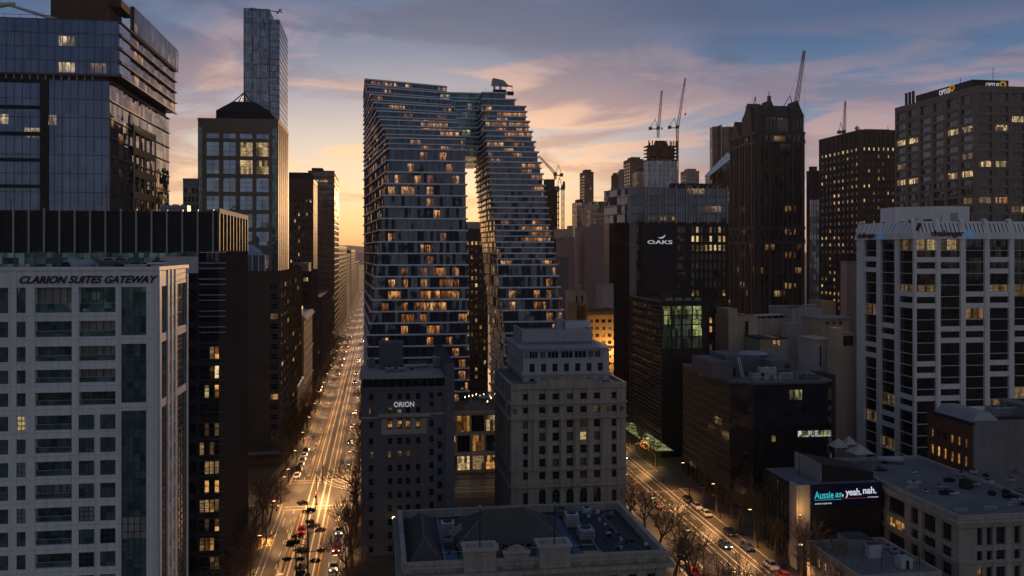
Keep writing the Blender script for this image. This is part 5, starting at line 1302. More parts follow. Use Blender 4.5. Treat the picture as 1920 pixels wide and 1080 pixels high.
gable(xa - .7, xa + 6, Y0 + 4, Y0 + 14, z2 - 3.19, 7, 'x'); m = MB(); m.box(xa - .5, xa + 6, Y0 + 4.5, Y0 + 13.5, z1 + .004, z2 - 3.2, 'granite'); b.part('dormer', m)
gable(xa, xb, y1 - 12, y1, z1 + .003, 8, 'x')
m = MB(); xx = XP(1442, Y0 + 3); m.tube((xx, Y0 + 3, z2 + 2), (xx, Y0 + 3, z2 + 9), .3, .15, 6, 'dark_metal'); m.box(xx - .7, xx + .7, Y0 + 2.4, Y0 + 3.6, z2 + 4.4, z2 + 6.6, 'dark_metal'); b.part('antenna', m)
b.finish()

# --- orange-windowed brown tower
Y0 = 400.0; x0 = XP(1613.5, Y0); x1 = XP(1700, Y0); y1 = 441.0; z1 = ZP(246, x0, Y0)
def ql(c, r_):
    n_ = 31
    if r_ == n_ - 1: return 'lit_warm'
    return RND.choice(('lit_orange', 'lit_warm', 'lit_dim')) if RND.random() < .36 else None
b = tower('office_tower', 'brown ribbed office tower with many small orange windows and a bright top row', 'tower', x0, x1, Y0, y1, z1, 'brown_clad', t=.5,
          F=dict(cols=ucols(x1 - x0, 9, 1.6, sty='plain'), rows=urows(6, z1 - 7.5, 31, 1.9), lit=ql, inset=.3, spm='granite', pane_d=.32), L=dict(cols=ucols(y1 - Y0 - .8, 9, 2.2, sty='plain'), rows=urows(6, z1 - 7.5, 31, 1.9), lit=ql, inset=.3, spm='granite', pane_d=.32))
plantroom(b, x0 + 8, x1 - 3, Y0 + 10, Y0 + 24, z1, z1 + 2.4, 'dark_clad'); antenna(b, x0 + 4, Y0 + 8, z1, 3); antenna(b, x1 - 6, Y0 + 6, z1, 4)
m = MB()
for k in range(6): m.tube((x0 + 1.5, Y0 + 6, z1 + 1.2 + k * .4), (x0 + 1.5, Y0 + 6, z1 + 1.6 + k * .4), (.3, .8, 1.0, 1.0, .8, .3)[k], (.8, 1.0, 1.0, .8, .3, .05)[k], 10, 'pale_metal')
m.tube((x0 + 1.5, Y0 + 6, z1 - .1), (x0 + 1.5, Y0 + 6, z1 + 1.3), .15, .15, 5, 'dark_metal'); b.part('radar_dome', m); b.finish()

# --- gridded tower with OPTUS signs
Y0 = 290.0; x0 = XP(1832, Y0); x1 = XP(2060, Y0); y1 = 341.0; z1 = ZP(165, x0, Y0)
rws = [(173, 190)] + [(198.3 + 17.05 * k, 210.2 + 17.05 * k) for k in range(20)]
rr = prows(x0, Y0, rws); nr = len(rr)
def pl(c, r_):
    k = nr - 1 - r_
    if k == 0: return None
    if k in (2, 3, 4): return RND.choice(('lit_pale', 'lit_warm')) if RND.random() < .6 else None
    return RND.choice(('lit_pale', 'lit_orange', 'lit_warm')) if RND.random() < .13 else None
def pl2(c, r_):
    k = nr - 1 - r_
    if k in (3, 8): return RND.choice(('lit_pale', 'lit_warm')) if RND.random() < .75 else 'glass_grey'
    if 1 <= k <= 5: return 'glass_grey' if RND.random() < .75 else None
    return 'lit_dim' if RND.random() < .06 else None
fc = [(XP(1836 + 30.6 * i, Y0) - x0 + .1, XP(1860.5 + 30.6 * i, Y0) - x0, 'optus') for i in range(7)]
sw = y1 - Y0 - .7
b = tower('office_tower', 'grey-brown gridded office tower with white lettering and orange emblems on its dark roof box', 'tower', x0, x1, Y0, y1, z1, 'tan_clad', t=.7,
          F=dict(cols=fc, rows=rr, lit=pl, sty='optus'), L=dict(cols=[(1.0 + i * (sw - 1) / 6, 1.0 + i * (sw - 1) / 6 + 6.6, 'optus') for i in range(6)], rows=rr, lit=pl2, sty='optus'))
m = MB(); xs1 = XP(1891, Y0 + 3); ys1 = y1 - 14; zs = ZP(149, x0, Y0 + 3)
m.prism([(x0 + .3, Y0 + 3), (xs1, Y0 + 3), (xs1, ys1), (x0 + .3, ys1)], z1 + .001, zs, 'sign_dark', top='roof_dark'); sgb = b.part('sign_box', m)
h_ = (zs - z1) * .52; zt = z1 + (zs - z1) * .30
ta, tb = XP(1848, Y0 + 3), XP(1873, Y0 + 3); text(b, 'OPTUS', (tb - ta, h_ * .8), (ta, Y0 + 2.98, zt), 0, 'sign_soft', bold=.02, ext=.1, parent=sgb)
yA = YP(1773, x0 + .3); text(b, 'OPTUS', (6.6, h_), (x0 + .28, YP(1761, x0 + .3), zt), R(-90), 'sign_soft', bold=.02, ext=.1, parent=sgb)
def blob(cx_, cy_, cz_, r_, side):
    m = MB(); n_ = 12
    for k in range(n_):
        a0, a1 = 2 * math.pi * k / n_, 2 * math.pi * (k + 1) / n_; ro = r_ * (1 + .12 * (k % 2)); ri = r_ * .45
        def P_(a, rr_): return (cx_ + rr_ * 1.15 * math.cos(a), cy_, cz_ + rr_ * math.sin(a)) if side == 'f' else (cx_, cy_ - rr_ * 1.15 * math.cos(a), cz_ + rr_ * math.sin(a))
        m.face([P_(a0, ri), P_(a0, ro), P_(a1, ro), P_(a1, ri)] if side != 'f' else [P_(a0, ri), P_(a0, ro), P_(a1, ro), P_(a1, ri)], 'sign_orange')
    b.part('emblem', m, sgb, label='orange ring emblem')
blob(XP(1880, Y0 + 3), Y0 + 2.85, zt + h_ * .55, h_ * .62, 'f'); blob(x0 + .1, YP(1786, x0 + .3), zt + h_ * .8, h_ * .7, 'l')
for k in range(3): m = MB(); yy = y1 - 8 + k * 2.4; m.tube((x0 + 3, yy, z1), (x0 + 3, yy, z1 + 6.5), .55, .55, 8, 'dark_metal'); b.part('flue', m)
antenna(b, x0 + 12, Y0 + 8, zs, 6); antenna(b, x0 + 2, Y0 + 12, zs, 2.5)
b.finish()

# --- white ribbed office (challenger)
Y0 = 226.0; x0 = XP(1715, Y0); x1 = XP(2010, Y0); y1 = YP(1606, x0 - .1); d0 = x0
zc = ZP(448, x0, Y0); zt = ZP(416, x0, Y0)
b = Bld('office_block', 'white ribbed office block with black glass, slotted crown and round blue emblems', 'building', x0, Y0)
t = .9
m = MB(); m.prism([(x0 + t, Y0 + t), (x1, Y0 + t), (x1, y1), (x0 + t, y1)], 0, zc, 'black_clad', top='roof_grey'); b.part('core', m)
pitch = (zc - ZP(448 + 21.8, x0, Y0)); nfl = int(zc / pitch)
def rows_for(fl):
    out = []
    for k in range(nfl):
        zt_ = zc - k * pitch - .02; za = zc - (k + 1) * pitch + (1.35 if k in fl else .10)
        if za > .3: out.append((za, zt_))
    return sorted(out)
fr = [(1719, 1756, {1, 2, 4, 5, 10, 11, 13}), (1764, 1802, {1, 2, 7, 8, 12, 13}), (1811, 1847, {4, 5, 7, 8, 14}), (1856, 1893, {1, 2, 4, 5, 10, 11}), (1902, 1938, {7, 8, 14}), (1948, 1985, {1, 2})]
cols = [(XP(a, Y0) - x0, XP(c, Y0) - x0, 'seg', rows_for(f)) for a, c, f in fr]
def cl(c, r_, n_=None):
    k = nfl - 1 - r_
    if k == 0 and c in (0, 1): return 'lit_pale'
    if k == 4 and RND.random() < .6: return 'lit_orange' if RND.random() < .3 else 'lit_dim'
    if k in (6, 7) and c > 1 and RND.random() < .3: return 'lit_dim'
    return 'lit_dim' if RND.random() < .03 else None
b.facade((x0, Y0), (x1, Y0), 0, zc, cols, [], 'white_stone', t, 'seg', cl, inset=.35)
ls = y1 - Y0 - t
def LY(px): return y1 - YP(px, x0)          # distance from the back corner
lf = [(1619.5, 1643, {1, 2, 9, 10}), (1650, 1677, {7, 8, 15, 16}), (1683.5, 1711, {4, 5, 13, 14})]
cols = [(max(.8, LY(a)), LY(c), 'seg', rows_for(f)) for a, c, f in lf]
b.facade((x0, y1), (x0, Y0 + t), 0, zc, cols, [], 'white_stone', t, 'seg', lambda c, r_: 'lit_dim' if RND.random() < .05 or (nfl - 1 - r_ in (0, 4) and c == 2) else None, inset=.35)
m = MB()     # end bay with closely spaced bands
for k in range(60):
    zz = zc - 1.0 - k * 1.15
    if zz > 1: m.box(x0 + .9, x0 + 3.2, y1 + .002, y1 + 2.2, zz, zz + .34, 'white_stone')
m.box(x0 + 1.3, x0 + 4, y1 + .001, y1 + 2.0, 0, zc, 'black_clad'); b.part('end_bay', m)
# crown: sloping slotted panels with curved caps
m = MB()
def crownseg(A, B, nsl):
    A = Vector(A); B = Vector(B); L_ = (B - A).length; u = (B - A) / L_; n = Vector((u.y, -u.x))
    def P_(a, d, z): q_ = A + u * a + n * d; return (q_.x, q_.y, z)
    def sb(a0, a1, za, zb_, d0_, d1_, e0, e1, mt): m.hexa([P_(a0, d0_, za), P_(a1, d0_, za), P_(a1, e0, za), P_(a0, e0, za), P_(a0, d1_, zb_), P_(a1, d1_, zb_), P_(a1, e1, zb_), P_(a0, e1, zb_)], mt)
    z0_ = zc - .0; z1_ = z0_ + 1.7
    sb(0, L_, z0_ + .002, z1_, .25, .25, -.8, -.8, 'white_stone')
    sb(.02, L_ - .02, z1_ + .002, zt, .02, -1.2, -1.0, -2.2, 'black_clad')
    p_ = L_ / nsl
    for k in range(nsl): sb(k * p_ + .18, (k + 1) * p_ - .18, z1_ + .004, zt - .3, .22, -.98, .0, -1.19, 'white_stone')
    sb(0, L_, zt - .302, zt + .25, -.98, -1.1, -2.3, -2.3, 'white_stone')
    return P_
for a, c, f in [(1715, 1719, 0)] + fr:
    pass
edges_f = [XP(p, Y0) for p in (1715, 1760, 1806.5, 1851.5, 1897.5, 1943, 1990)]
for a, c in zip(edges_f, edges_f[1:]): crownseg((a, Y0), (c, Y0), 6)
edges_l = [y1, YP(1646.5, x0), YP(1680, x0), YP(1714, x0)]
edges_l = [y1, YP(1646.5, x0), YP(1680, x0), Y0]
for a, c in zip(edges_l, edges_l[1:]): crownseg((x0, a), (x0, c), 5)
m.hexa([(x0 - .27, Y0 - .27, zc), (x0 + 1, Y0 - .27, zc), (x0 + 1, Y0 + 1, zc), (x0 - .27, Y0 + 1, zc), (x0 + .95, Y0 + .95, zt + .3), (x0 + 2.4, Y0 + .95, zt + .3), (x0 + 2.4, Y0 + 2.4, zt + .3), (x0 + .95, Y0 + 2.4, zt + .3)], 'white_stone')
b.part('crown', m)
m = MB()
for xx in edges_f: m = MB(); m.hexa([(xx - .55, Y0 - .5, zc), (xx + .55, Y0 - .5, zc), (xx + .55, Y0 + .3, zc), (xx - .55, Y0 + .3, zc), (xx - .55, Y0 + .7, zt + .5), (xx + .55, Y0 + .7, zt + .5), (xx + .55, Y0 + 2.4, zt + .5), (xx - .55, Y0 + 2.4, zt + .5)], 'white_stone'); m.tube((xx - .55, Y0 + 1.5, zt + .4), (xx + .55, Y0 + 1.5, zt + .4), .65, .65, 12, 'white_stone'); b.part('crown_cap', m)
for yy in edges_l[:-1]: m = MB(); m.hexa([(x0 - .5, yy + .5, zc), (x0 - .5, yy - .5, zc), (x0 + .3, yy - .5, zc), (x0 + .3, yy + .5, zc), (x0 + .7, yy + .5, zt + .5), (x0 + .7, yy - .5, zt + .5), (x0 + 2.4, yy - .5, zt + .5), (x0 + 2.4, yy + .5, zt + .5)], 'white_stone'); m.tube((x0 + 1.5, yy - .5, zt + .4), (x0 + 1.5, yy + .5, zt + .4), .65, .65, 12, 'white_stone'); b.part('crown_cap', m)
yb = Y0 + 12; za, zb_ = zt - 1.2, ZP(387, x0, yb); xa, xb, xc = XP(1694, yb), XP(1762, yb - 3), XP(1818, yb - 3)
m = MB(); m.prism([(xa, yb + 4), (xb, yb - 3), (xc, yb - 3), (xc, yb + 12), (xa, yb + 12)], za, zb_, 'white_stone', top='roof_pale')
m.box(XP(1782, yb - 3), XP(1796, yb - 3), yb - 3.08, yb - 3.003, za, ZP(399, x0, yb), 'plant_metal'); b.part('plant_room', m)
m = MB(); m.tube((XP(1700, yb - 5), yb - 5, zt - 1), (XP(1725, yb - 5), yb - 4, zt + 1.4), .15, .1, 5, 'dark_metal'); m.box(XP(1735, yb - 6), XP(1755, yb - 6), yb - 7, yb - 5, zt - .8, zt + .9, 'dark_metal')
m.tube((XP(1762, yb - 7), yb - 7, zt - .5), (XP(1766, yb - 7), yb - 7, zt + 2), .12, .08, 5, 'dark_metal'); m.prism([(x0 + 2.6, Y0 + 2.6), (x1 - 1, Y0 + 2.6), (x1 - 1, y1 - 1), (x0 + 2.6, y1 - 1)], zc + .001, zt - 1.2, 'dark_metal', top='roof_grey'); b.part('roof_equipment', m)
ta, tb = XP(1744, Y0), XP(1804, Y0); zz = ZP(446, x0, Y0)
text(b, 'challenger', (tb - ta, 2.1), (ta, Y0 - .55, zz), 0, 'letter_navy', bold=.015, ext=.15)
ya, yb_ = YP(1608, x0 - .6), YP(1641, x0 - .6); text(b, 'challenger', (ya - yb_, 1.9), (x0 - .6, ya, zz - .1), R(-90), 'letter_navy', bold=.015, ext=.15)
for s_ in ('f', 'l'):
    m = MB(); n_ = 14
    c0 = (XP(1816, Y0), Y0 - .75, zz + 1.15) if s_ == 'f' else (x0 - .8, YP(1650, x0 - .8), zz + 1.0)
    def P_(a, r_): return (c0[0] + r_ * math.cos(a), c0[1], c0[2] + r_ * math.sin(a)) if s_ == 'f' else (c0[0], c0[1] - r_ * math.cos(a), c0[2] + r_ * math.sin(a))
    for k in range(n_):
        a0, a1, a2 = [2 * math.pi * (k + q_) / n_ for q_ in (0, .55, .8)]
        m.face([P_(a0, .35), P_(a0 + .1, 1.35), P_(a1, 1.35), P_(a2, .35)], 'emblem_blue'); m.tube(P_(a1, .9), P_(a2 + .1, 1.1), .10, .10, 4, 'emblem_pale')
    b.part('emblem', m, label='round blue swirling emblem')
b.finish()

# --- beige rooftops cluster behind the hotel block
def simple(name, label, px0, px1, pyt, Y, dep, wm, cols, rowsn, litp=.05, top=None, z_lo=2.0, keys=('lit_orange', 'lit_dim', 'lit_pale'), Lw=True, pier=1.6, sp=1.7, grp=None, cat='building', par=(.7, .3), sty='sash', xl=None):
    if Y >= 330: dep = min(dep, max(3.5, .35 * (px1 - px0) * Y / (px0 - 710)))
    x0_, x1_ = XP(px0, Y + (dep if Y >= 330 else 0)), XP(px1, Y); z_ = ZP(pyt, x0_, Y)
    dct = dict(F=dict(cols=ucols(x1_ - x0_, cols, pier, sty=sty), rows=urows(z_lo, z_ - 1.2, rowsn, sp), lit=LIT(litp, keys)) if cols else None)
    if Lw and x0_ > 0: dct['L'] = dict(cols=ucols(dep - .45, max(2, int(dep / 5)), 1.8, sty=sty), rows=urows(z_lo, z_ - 1.2, rowsn, sp), lit=LIT(litp, keys))
    return tower(name, label, cat, x0_, x1_, Y, Y + dep, z_, wm, parapet=par, group=grp, **dct), x0_, x1_, z_
b, xa, xb, z_ = simple('building', 'warm beige windowless rooftop block directly right of the dark hotel tower', 1366, 1420, 597, 300, 26, 'beige_render', 0, 5, Lw=False); 
m = MB(); xx = XP(1398, 299.5); m.box(xx, xx + .9, 299.2, 299.9, 0, z_ - 1, 'dark_metal'); b.part('vent_duct', m); m = MB(); m.box(xa + .5, xa + 4, 302, 318, z_, z_ + 3.2, 'beige_render'); b.part('stair_box', m)
for k in range(3): unit(b, xa + 5 + k * 2, 303, z_, 1.5, 2, 1.0)
b.finish()
b, xa, xb, z_ = simple('building', 'grey rendered block with white rooftop pipes in the middle of the beige cluster', 1420, 1486, 601, 312, 20, 'grey_render', 0, 5, Lw=False)
m = MB()
for k in range(7): m.tube((xa + 1, 313 + k, z_ + 1.6), (xb - 1, 313.5 + k, z_ + 1.9), .16, .16, 5, 'pale_metal')
for k in range(5): m.tube((xa + 2 + k * 2.4, 314, z_ - .05), (xa + 2 + k * 2.4, 314, z_ + 1.7), .1, .1, 5, 'pale_metal')
b.part('roof_pipes', m); plantroom(b, xa + 2, xb - 1, 316, 326, z_, z_ + 1.3, 'dark_clad'); b.finish()
b, xa, xb, z_ = simple('house', 'small cream rooftop house with two lit windows among the beige buildings', 1425, 1476, 636, 285, 12, 'sand_light', 0, 1, Lw=False, par=None)
m = MB(); m.box(xa - .3, xb + .3, 284.7, 297.3, z_ + .002, z_ + .35, 'roof_dark')
for px in (1450, 1457): m.box(XP(px, 285), XP(px + 4.6, 285), 284.95, 284.997, ZP(648, xa, 285), ZP(639, xa, 285), 'lit_orange')
m.box(XP(1426, 285), XP(1444, 285), 284.93, 284.996, ZP(652, xa, 285), ZP(638, xa, 285), 'gold_stone'); b.part('roof', m); b.finish()
b, xa, xb, z_ = simple('building', 'tall stained grey concrete block with arched roof pipes, tallest of the beige cluster', 1486, 1541, 582, 308, 20, 'grey_render', 0, 5, Lw=False)
m = MB(); m.box(XP(1474, 304), xb - 1.6, 303.9, 307.99, 0, z_ - 4.2, 'grey_render')
for k in range(4):
    xx = xa + 5 + k * 1.6
    for j in range(6): a0, a1 = math.pi * j / 6, math.pi * (j + 1) / 6; m.tube((xx - 1.2 * math.cos(a0), 309 + k * .3, z_ + .5 + 1.5 * math.sin(a0)), (xx - 1.2 * math.cos(a1), 309 + k * .3, z_ + .5 + 1.5 * math.sin(a1)), .15, .15, 5, 'pale_metal')
m.box(xa + 3, xb - 1, 309, 312, z_, z_ + .6, 'pale_metal'); b.part('roof_pipes', m); b.finish()
b, xa, xb, z_ = simple('building', 'sandy block with flat projecting roof behind the concrete block', 1539, 1592, 598, 296, 12, 'beige_render', 0, 4, Lw=False, par=None)
m = MB(); m.box(xa - .6, xb + .6, 295.2, 308.4, z_ + .002, z_ + .5, 'sand_light'); m.box(XP(1541, 308), XP(1568, 308), 308.5, 318, 0, z_ + 5.5, 'gold_stone')
for k in range(3): m.box(xa + 2 + k * 2.4, xa + 3 + k * 2.4, 295.9, 295.997, z_ - 2, z_ - 1, 'dark_clad')
b.part('roof', m); b.finish()
b, xa, xb, z_ = simple('building', 'squat pale rendered drum-like block between the hotel roof and the orange-windowed flats', 1528, 1562, 642, 272, 12, 'pale_concrete', 2, 4, .1, Lw=False)
m = MB(); m.box(xa - .3, xb + .3, 271.6, 284.2, z_ + .7, z_ + 1.1, 'beige_render')
for k in range(10): m.box(xa - 5 + k * .5, xa - 4.9 + k * .5, 270, 270.1, z_ - 9, z_ - 5, 'pale_metal')
m.box(xa - 5.2, xa - .1, 270.2, 276, 0, z_ - 9.5, 'sand_light'); b.part('roof', m); b.finish()
b, xa, xb, z_ = simple('apartment_building', 'narrow sandy apartment building with small dark windows, lower ones glowing orange', 1568, 1604, 655, 262, 6, 'beige_render', 4, 12, .0, Lw=False, sty='plain', z_lo=1.5, pier=1.25, sp=1.5)
for i, wn in enumerate(b.wins):
    if wn[2] < 12: b.wins[i] = (*wn[:6], 'lit_orange', *wn[7:])
m = MB(); m.box(xa + 1, xb, 263, 268, z_, z_ + 5, 'sand_light'); m.box(xa - .2, xa + 2.4, 262.3, 267, z_ + .1, z_ + 6.5, 'beige_render'); m.box(xa + 2.8, xb - .3, 262.9, 262.997, z_ + 1, z_ + 4, 'glass_dark'); m.box(xa - 2.6, xa - .05, 262.5, 274, 0, z_ - 8, 'brown_clad'); b.part('upper_terrace', m); b.finish()
b, xa, xb, z_ = simple('apartment_building', 'pale gridded building with square dark windows left of the white ribbed office', 1576, 1612, 492, 330, 22, 'pink_concrete', 4, 14, .0, Lw=False, sty='plain', pier=1.1, sp=1.3)
m = MB(); m.box(xa - .6, xb + .6, 329.4, 335.2, z_ + .75, z_ + 1.2, 'dark_clad'); m.box(xa + .5, xb - .5, 330.6, 334.4, z_ + .01, z_ + 3.4, 'dark_clad'); m.box(xa - .5, xb, 329.8, 335, z_ + 3.402, z_ + 3.8, 'roof_grey'); b.part('top_floor', m); b.finish()

# --- brick warehouse with grey side
Y0 = 190.0; x0 = XP(1822, Y0); x1 = XP(1990, Y0); y1 = YP(1748, x0); z1 = ZP(797, x0, Y0)
b = tower('warehouse', 'old brick warehouse with arched orange-lit windows and a blank grey end wall', 'building', x0, x1, Y0, y1 + 2, z1, 'brick',
          L=dict(cols=ucols(y1 - Y0 + 1.5, 6, 1.2, sty='sash'), rows=[(2, 4.3), (6.2, 8.6), (10.6, 13.1), (15, 17.5), (19.4, 21.4)], lit=lambda c, r_: 'lit_orange' if RND.random() < (.9 if r_ in (1, 3) else .5) else None, sty='sash'), parapet=None, t=.5)
m = MB(); m.box(x0 + .3, x1, Y0 - .25, Y0 - .003, 0, z1 + .9, 'grey_concrete'); m.box(x0 - .4, x0 + .7, Y0 - .3, y1 + 2, z1 + .002, z1 + .5, 'dark_clad')
m.box(x0 - .25, x0 - .003, Y0, y1 + 1.8, z1 - 2.2, z1 - 1.9, 'brick'); b.part('end_wall', m)
m = MB(); m.hexa([(x0 + .8, Y0 + .5, z1 + .003), (x0 + 8, Y0 + .5, z1 + .003), (x0 + 8, y1 + 1, z1 + .003), (x0 + .8, y1 + 1, z1 + .003), (x0 + 2.6, Y0 + 2, z1 + 2.4), (x0 + 6, Y0 + 2, z1 + 2.4), (x0 + 6, y1, z1 + 2.4), (x0 + 2.6, y1, z1 + 2.4)], 'roof_pale'); b.part('pitched_roof', m)
unit(b, x0 + 12, Y0 + 8, z1, 6, 4, 2.2, 'plant_metal'); plantroom(b, x0 + 18, x1 - 1, Y0 + 4, y1, z1, z1 + 3.0, 'grey_concrete'); b.finish()

# --- low commercial building, broad flat roof
Y0 = 150.0; x0 = XP(1798, Y0); x1 = XP(2000, Y0); y1 = 196.0; z1 = ZP(975, x0, Y0)
rr = [(1.2, 3.6), (5.2, 7.6), (8.6, 10.6), (11.6, 14.8)]
ln = y1 - Y0 - .6
b = tower('commercial_building', 'sand-coloured low commercial building with a huge flat roof cluttered with ducts, bottom right', 'building', x0, x1, Y0, y1, z1, 'sandstone', t=.6, roof='roof_grey', parapet=(.7, .4),
          F=dict(cols=pcols(Y0, x0, [(1832, 1843, 'sash'), (1850, 1861, 'sash'), (1868, 1886, 'three'), (1902, 1913, 'sash'), (1922, 1940, 'three')]), rows=rr, lit=lambda c, r_: 'lit_dim' if (c == 0 and r_ == 1) else None, sty='sash'),
          L=dict(cols=[(ln - 4.6, ln - 1.6, 'three'), (ln - 10.5, ln - 6.4, 'three'), (ln - 14.5, ln - 12, 'sash'), (ln - 22.5, ln - 16.5, 'ribbon')] + [(ln - 27.5 - 5 * k, ln - 24 - 5 * k, 'three') for k in range(3)], rows=rr, sty='three', lit=lambda c, r_: 'lit_orange' if (c == 3 and r_ == 2) else None))
m = MB()
for zz, d_ in ((z1 - .6, .9), (z1 - 1.2, .6), (z1 * .52, .35)): m.box(x0 - d_, x1, Y0 - d_, Y0 - .003, zz, zz + .45, 'sandstone'); m.box(x0 - d_, x0 - .003, Y0, y1, zz, zz + .45, 'sandstone')
b.part('cornice', m)
q = random.Random(12)
for k in range(30):
    px, py = q.uniform(1640, 1915), q.uniform(880, 950); X_, Y_ = GP(px, py, z1)
    if X_ < x0 + 2 or Y_ < Y0 + 3 or Y_ > y1 - 3: continue
    unit(b, X_, Y_, z1, q.uniform(.8, 2.6), q.uniform(.7, 1.6), q.uniform(.3, .9), q.choice(('plant_metal', 'roof_grey', 'pale_metal', 'dark_metal')))
unit(b, *GP(1808, 918, z1), z1, 2.0, 1.8, 1.7, 'dark_clad')
m = MB()
for px, py in ((1700, 918), (1790, 962), (1846, 958), (1890, 950)):
    X_, Y_ = GP(px, py, z1)
    if Y_ < Y0 + 1: Y_ = Y0 + 1.5
    for k in range(5): m.tube((X_ + k * .6, Y_, z1 - .02), (X_ + k * .6, Y_, z1 + .8), .05, .05, 4, 'pale_metal')
    m.tube((X_, Y_, z1 + .8), (X_ + 2.6, Y_, z1 + .8), .07, .07, 4, 'pale_metal'); m.tube((X_, Y_, z1 + .4), (X_ + 2.6, Y_, z1 + .4), .05, .05, 4, 'pale_metal')
b.part('roof_railing', m)
m = MB(); X_, Y_ = GP(1645, 868, z1); m.tube((X_, Y_, z1 + 1.0), (X_ + 5, Y_ - 2, z1 + 1.0), .5, .9, 12, 'plant_metal'); m.box(X_ + 1, X_ + 2, Y_ - 1, Y_, z1 - .02, z1 + .6, 'dark_metal'); b.part('exhaust_duct', m)
b.finish()
for i, (px, py, s_) in enumerate(((1572, 850, 3.6), (1612, 862, 4.6), (1592, 845, 3.0))):
    X_, Y_ = GP(px, py, 17.5)
    t_ = thing('marquee_tent', ('white pyramid tent on the far left of the rooftop corner', 'larger cream-lit pyramid tent right of the other roof tents', 'small tent behind the two larger roof tents')[i], 'tent', (X_, Y_, 17.6))
    m = MB(); m.prism([(-s_ / 2, -s_ / 2), (s_ / 2, -s_ / 2), (s_ / 2, s_ / 2), (-s_ / 2, s_ / 2)], 1.6, 3.4, 'canvas_pale', poly2=[(-.05, -.05), (.05, -.05), (.05, .05), (-.05, .05)]); link('canopy', m.mesh('canopy'), t_)
    for sx in (-1, 1):
        for sy in (-1, 1): m = MB(); m.tube((sx * s_ * .47, sy * s_ * .47, -.6), (sx * s_ * .47, sy * s_ * .47, 1.62), .05, .05, 5, 'pale_metal'); link('pole', m.mesh('pole'), t_)

# --- black building with billboard
Y0 = 174.0; x0 = XP(1497, Y0); x1 = 102.6; y1 = 190.0; z1 = ZP(913, x0, Y0)
b = Bld('shop_building', 'black-walled building carrying the blue billboard beside an orange floodlit pier', 'building', x0, Y0)
m = MB(); m.prism([(x0, Y0), (x1, Y0), (x1, y1), (x0, y1)], 0, z1, 'black_clad', top='roof_grey')
b.part('core', m)
b.facade((x0 - .35, y1), (x0 - .35, Y0 + 3), 0, z1, ucols(y1 - Y0 - 3, 7, .4, sty='plain'), [(1, 4.4), (5, 8.4), (9, 12.2), (12.8, z1 - .8)], 'dark_clad', .34, 'plain', LIT(.03))
m = MB(); m.box(x0 - .1, XP(1519, Y0 - .3), Y0 - .3, Y0 - .003, 0, z1 + .4, 'sand_light'); m.box(x0 - .5, x0 - .001, Y0 - .3, Y0 + 2.9, 0, z1 + .4, 'sand_light'); b.part('stone_pier', m)
m = MB(); xa = XP(1536, Y0 + 4); zz = z1
m.hexa([(xa, Y0 + 3, zz - .01), (x1, Y0 + 3, zz - .01), (x1, y1 - 1, zz - .01), (xa, y1 - 1, zz - .01), (xa, Y0 + 3, zz + 3.8), (x1, Y0 + 3, zz + 1.6), (x1, y1 - 1, zz + 1.4), (xa, y1 - 1, zz + 3.6)], 'black_clad')
m.box(xa - .15, xa - .002, Y0 + 3, y1 - 1, zz, zz + 3.7, 'plant_metal'); b.part('sloped_roof_box', m); antenna(b, xa - 2, Y0 + 9, z1, 7, .08)
b.finish()
Yb = Y0 - 1.1; xa, xb = XP(1521, Yb), XP(1654.5, Yb); za, zb_ = ZP(951, xa, Yb), ZP(911, xa, Yb)
t_ = Bld('billboard', 'long dark blue illuminated billboard with cyan and white words above the small roof cabins', 'billboard', xa, Yb)
m = MB(); m.box(xa, xb, Yb, Yb + .5, za, zb_, 'sign_blue'); m.box(xa - .12, xb + .12, Yb + .1, Yb + .45, zb_ + .002, zb_ + .14, 'dark_metal'); m.box(xa - .12, xb + .12, Yb + .1, Yb + .45, za - .14, za - .002, 'dark_metal')
for k in range(6): xx = lerp(xa + .5, xb - .5, k / 5); m.box(xx - .08, xx + .08, Yb + .5, Yb + 1.1, za + .4, za + .6, 'dark_metal')
pnl = t_.part('panel', m)
def tx(s_, pa, pb_, py0, py1, mt, nm='sign_lettering', sh=0, bold=.0): text(t_, s_, (XP(pb_, Yb) - XP(pa, Yb), ZP(py0, xa, Yb) - ZP(py1, xa, Yb)), (XP(pa, Yb), Yb - .01, ZP(py1, xa, Yb)), 0, mt, nm, sh, bold, .04, parent=pnl)
tx('Aussie', 1527, 1563, 922, 936, 'sign_cyan', bold=.02); tx('as', 1566, 1578, 926, 934.5, 'sign_cyan', sh=.2, bold=.02); tx(', yeah.', 1579, 1615, 919, 936, 'sign_white', bold=.02); tx('nah.', 1618, 1643, 917, 930, 'sign_white', bold=.02)
tx('ALWAYS A GOOD TIME', 1528, 1559, 944, 946.4, 'sign_white'); tx('The Newspaper', 1627, 1647, 935.4, 938, 'sign_white')
m = MB()
m.box(XP(1527, Yb), XP(1578, Yb), Yb - .04, Yb - .01, ZP(938.6, xa, Yb), ZP(937.9, xa, Yb), 'sign_cyan'); m.box(XP(1581, Yb), XP(1643, Yb), Yb - .04, Yb - .01, ZP(935, xa, Yb) - .3, ZP(934.3, xa, Yb) - .3, 'tail_dim'); t_.part('underline', m, pnl)

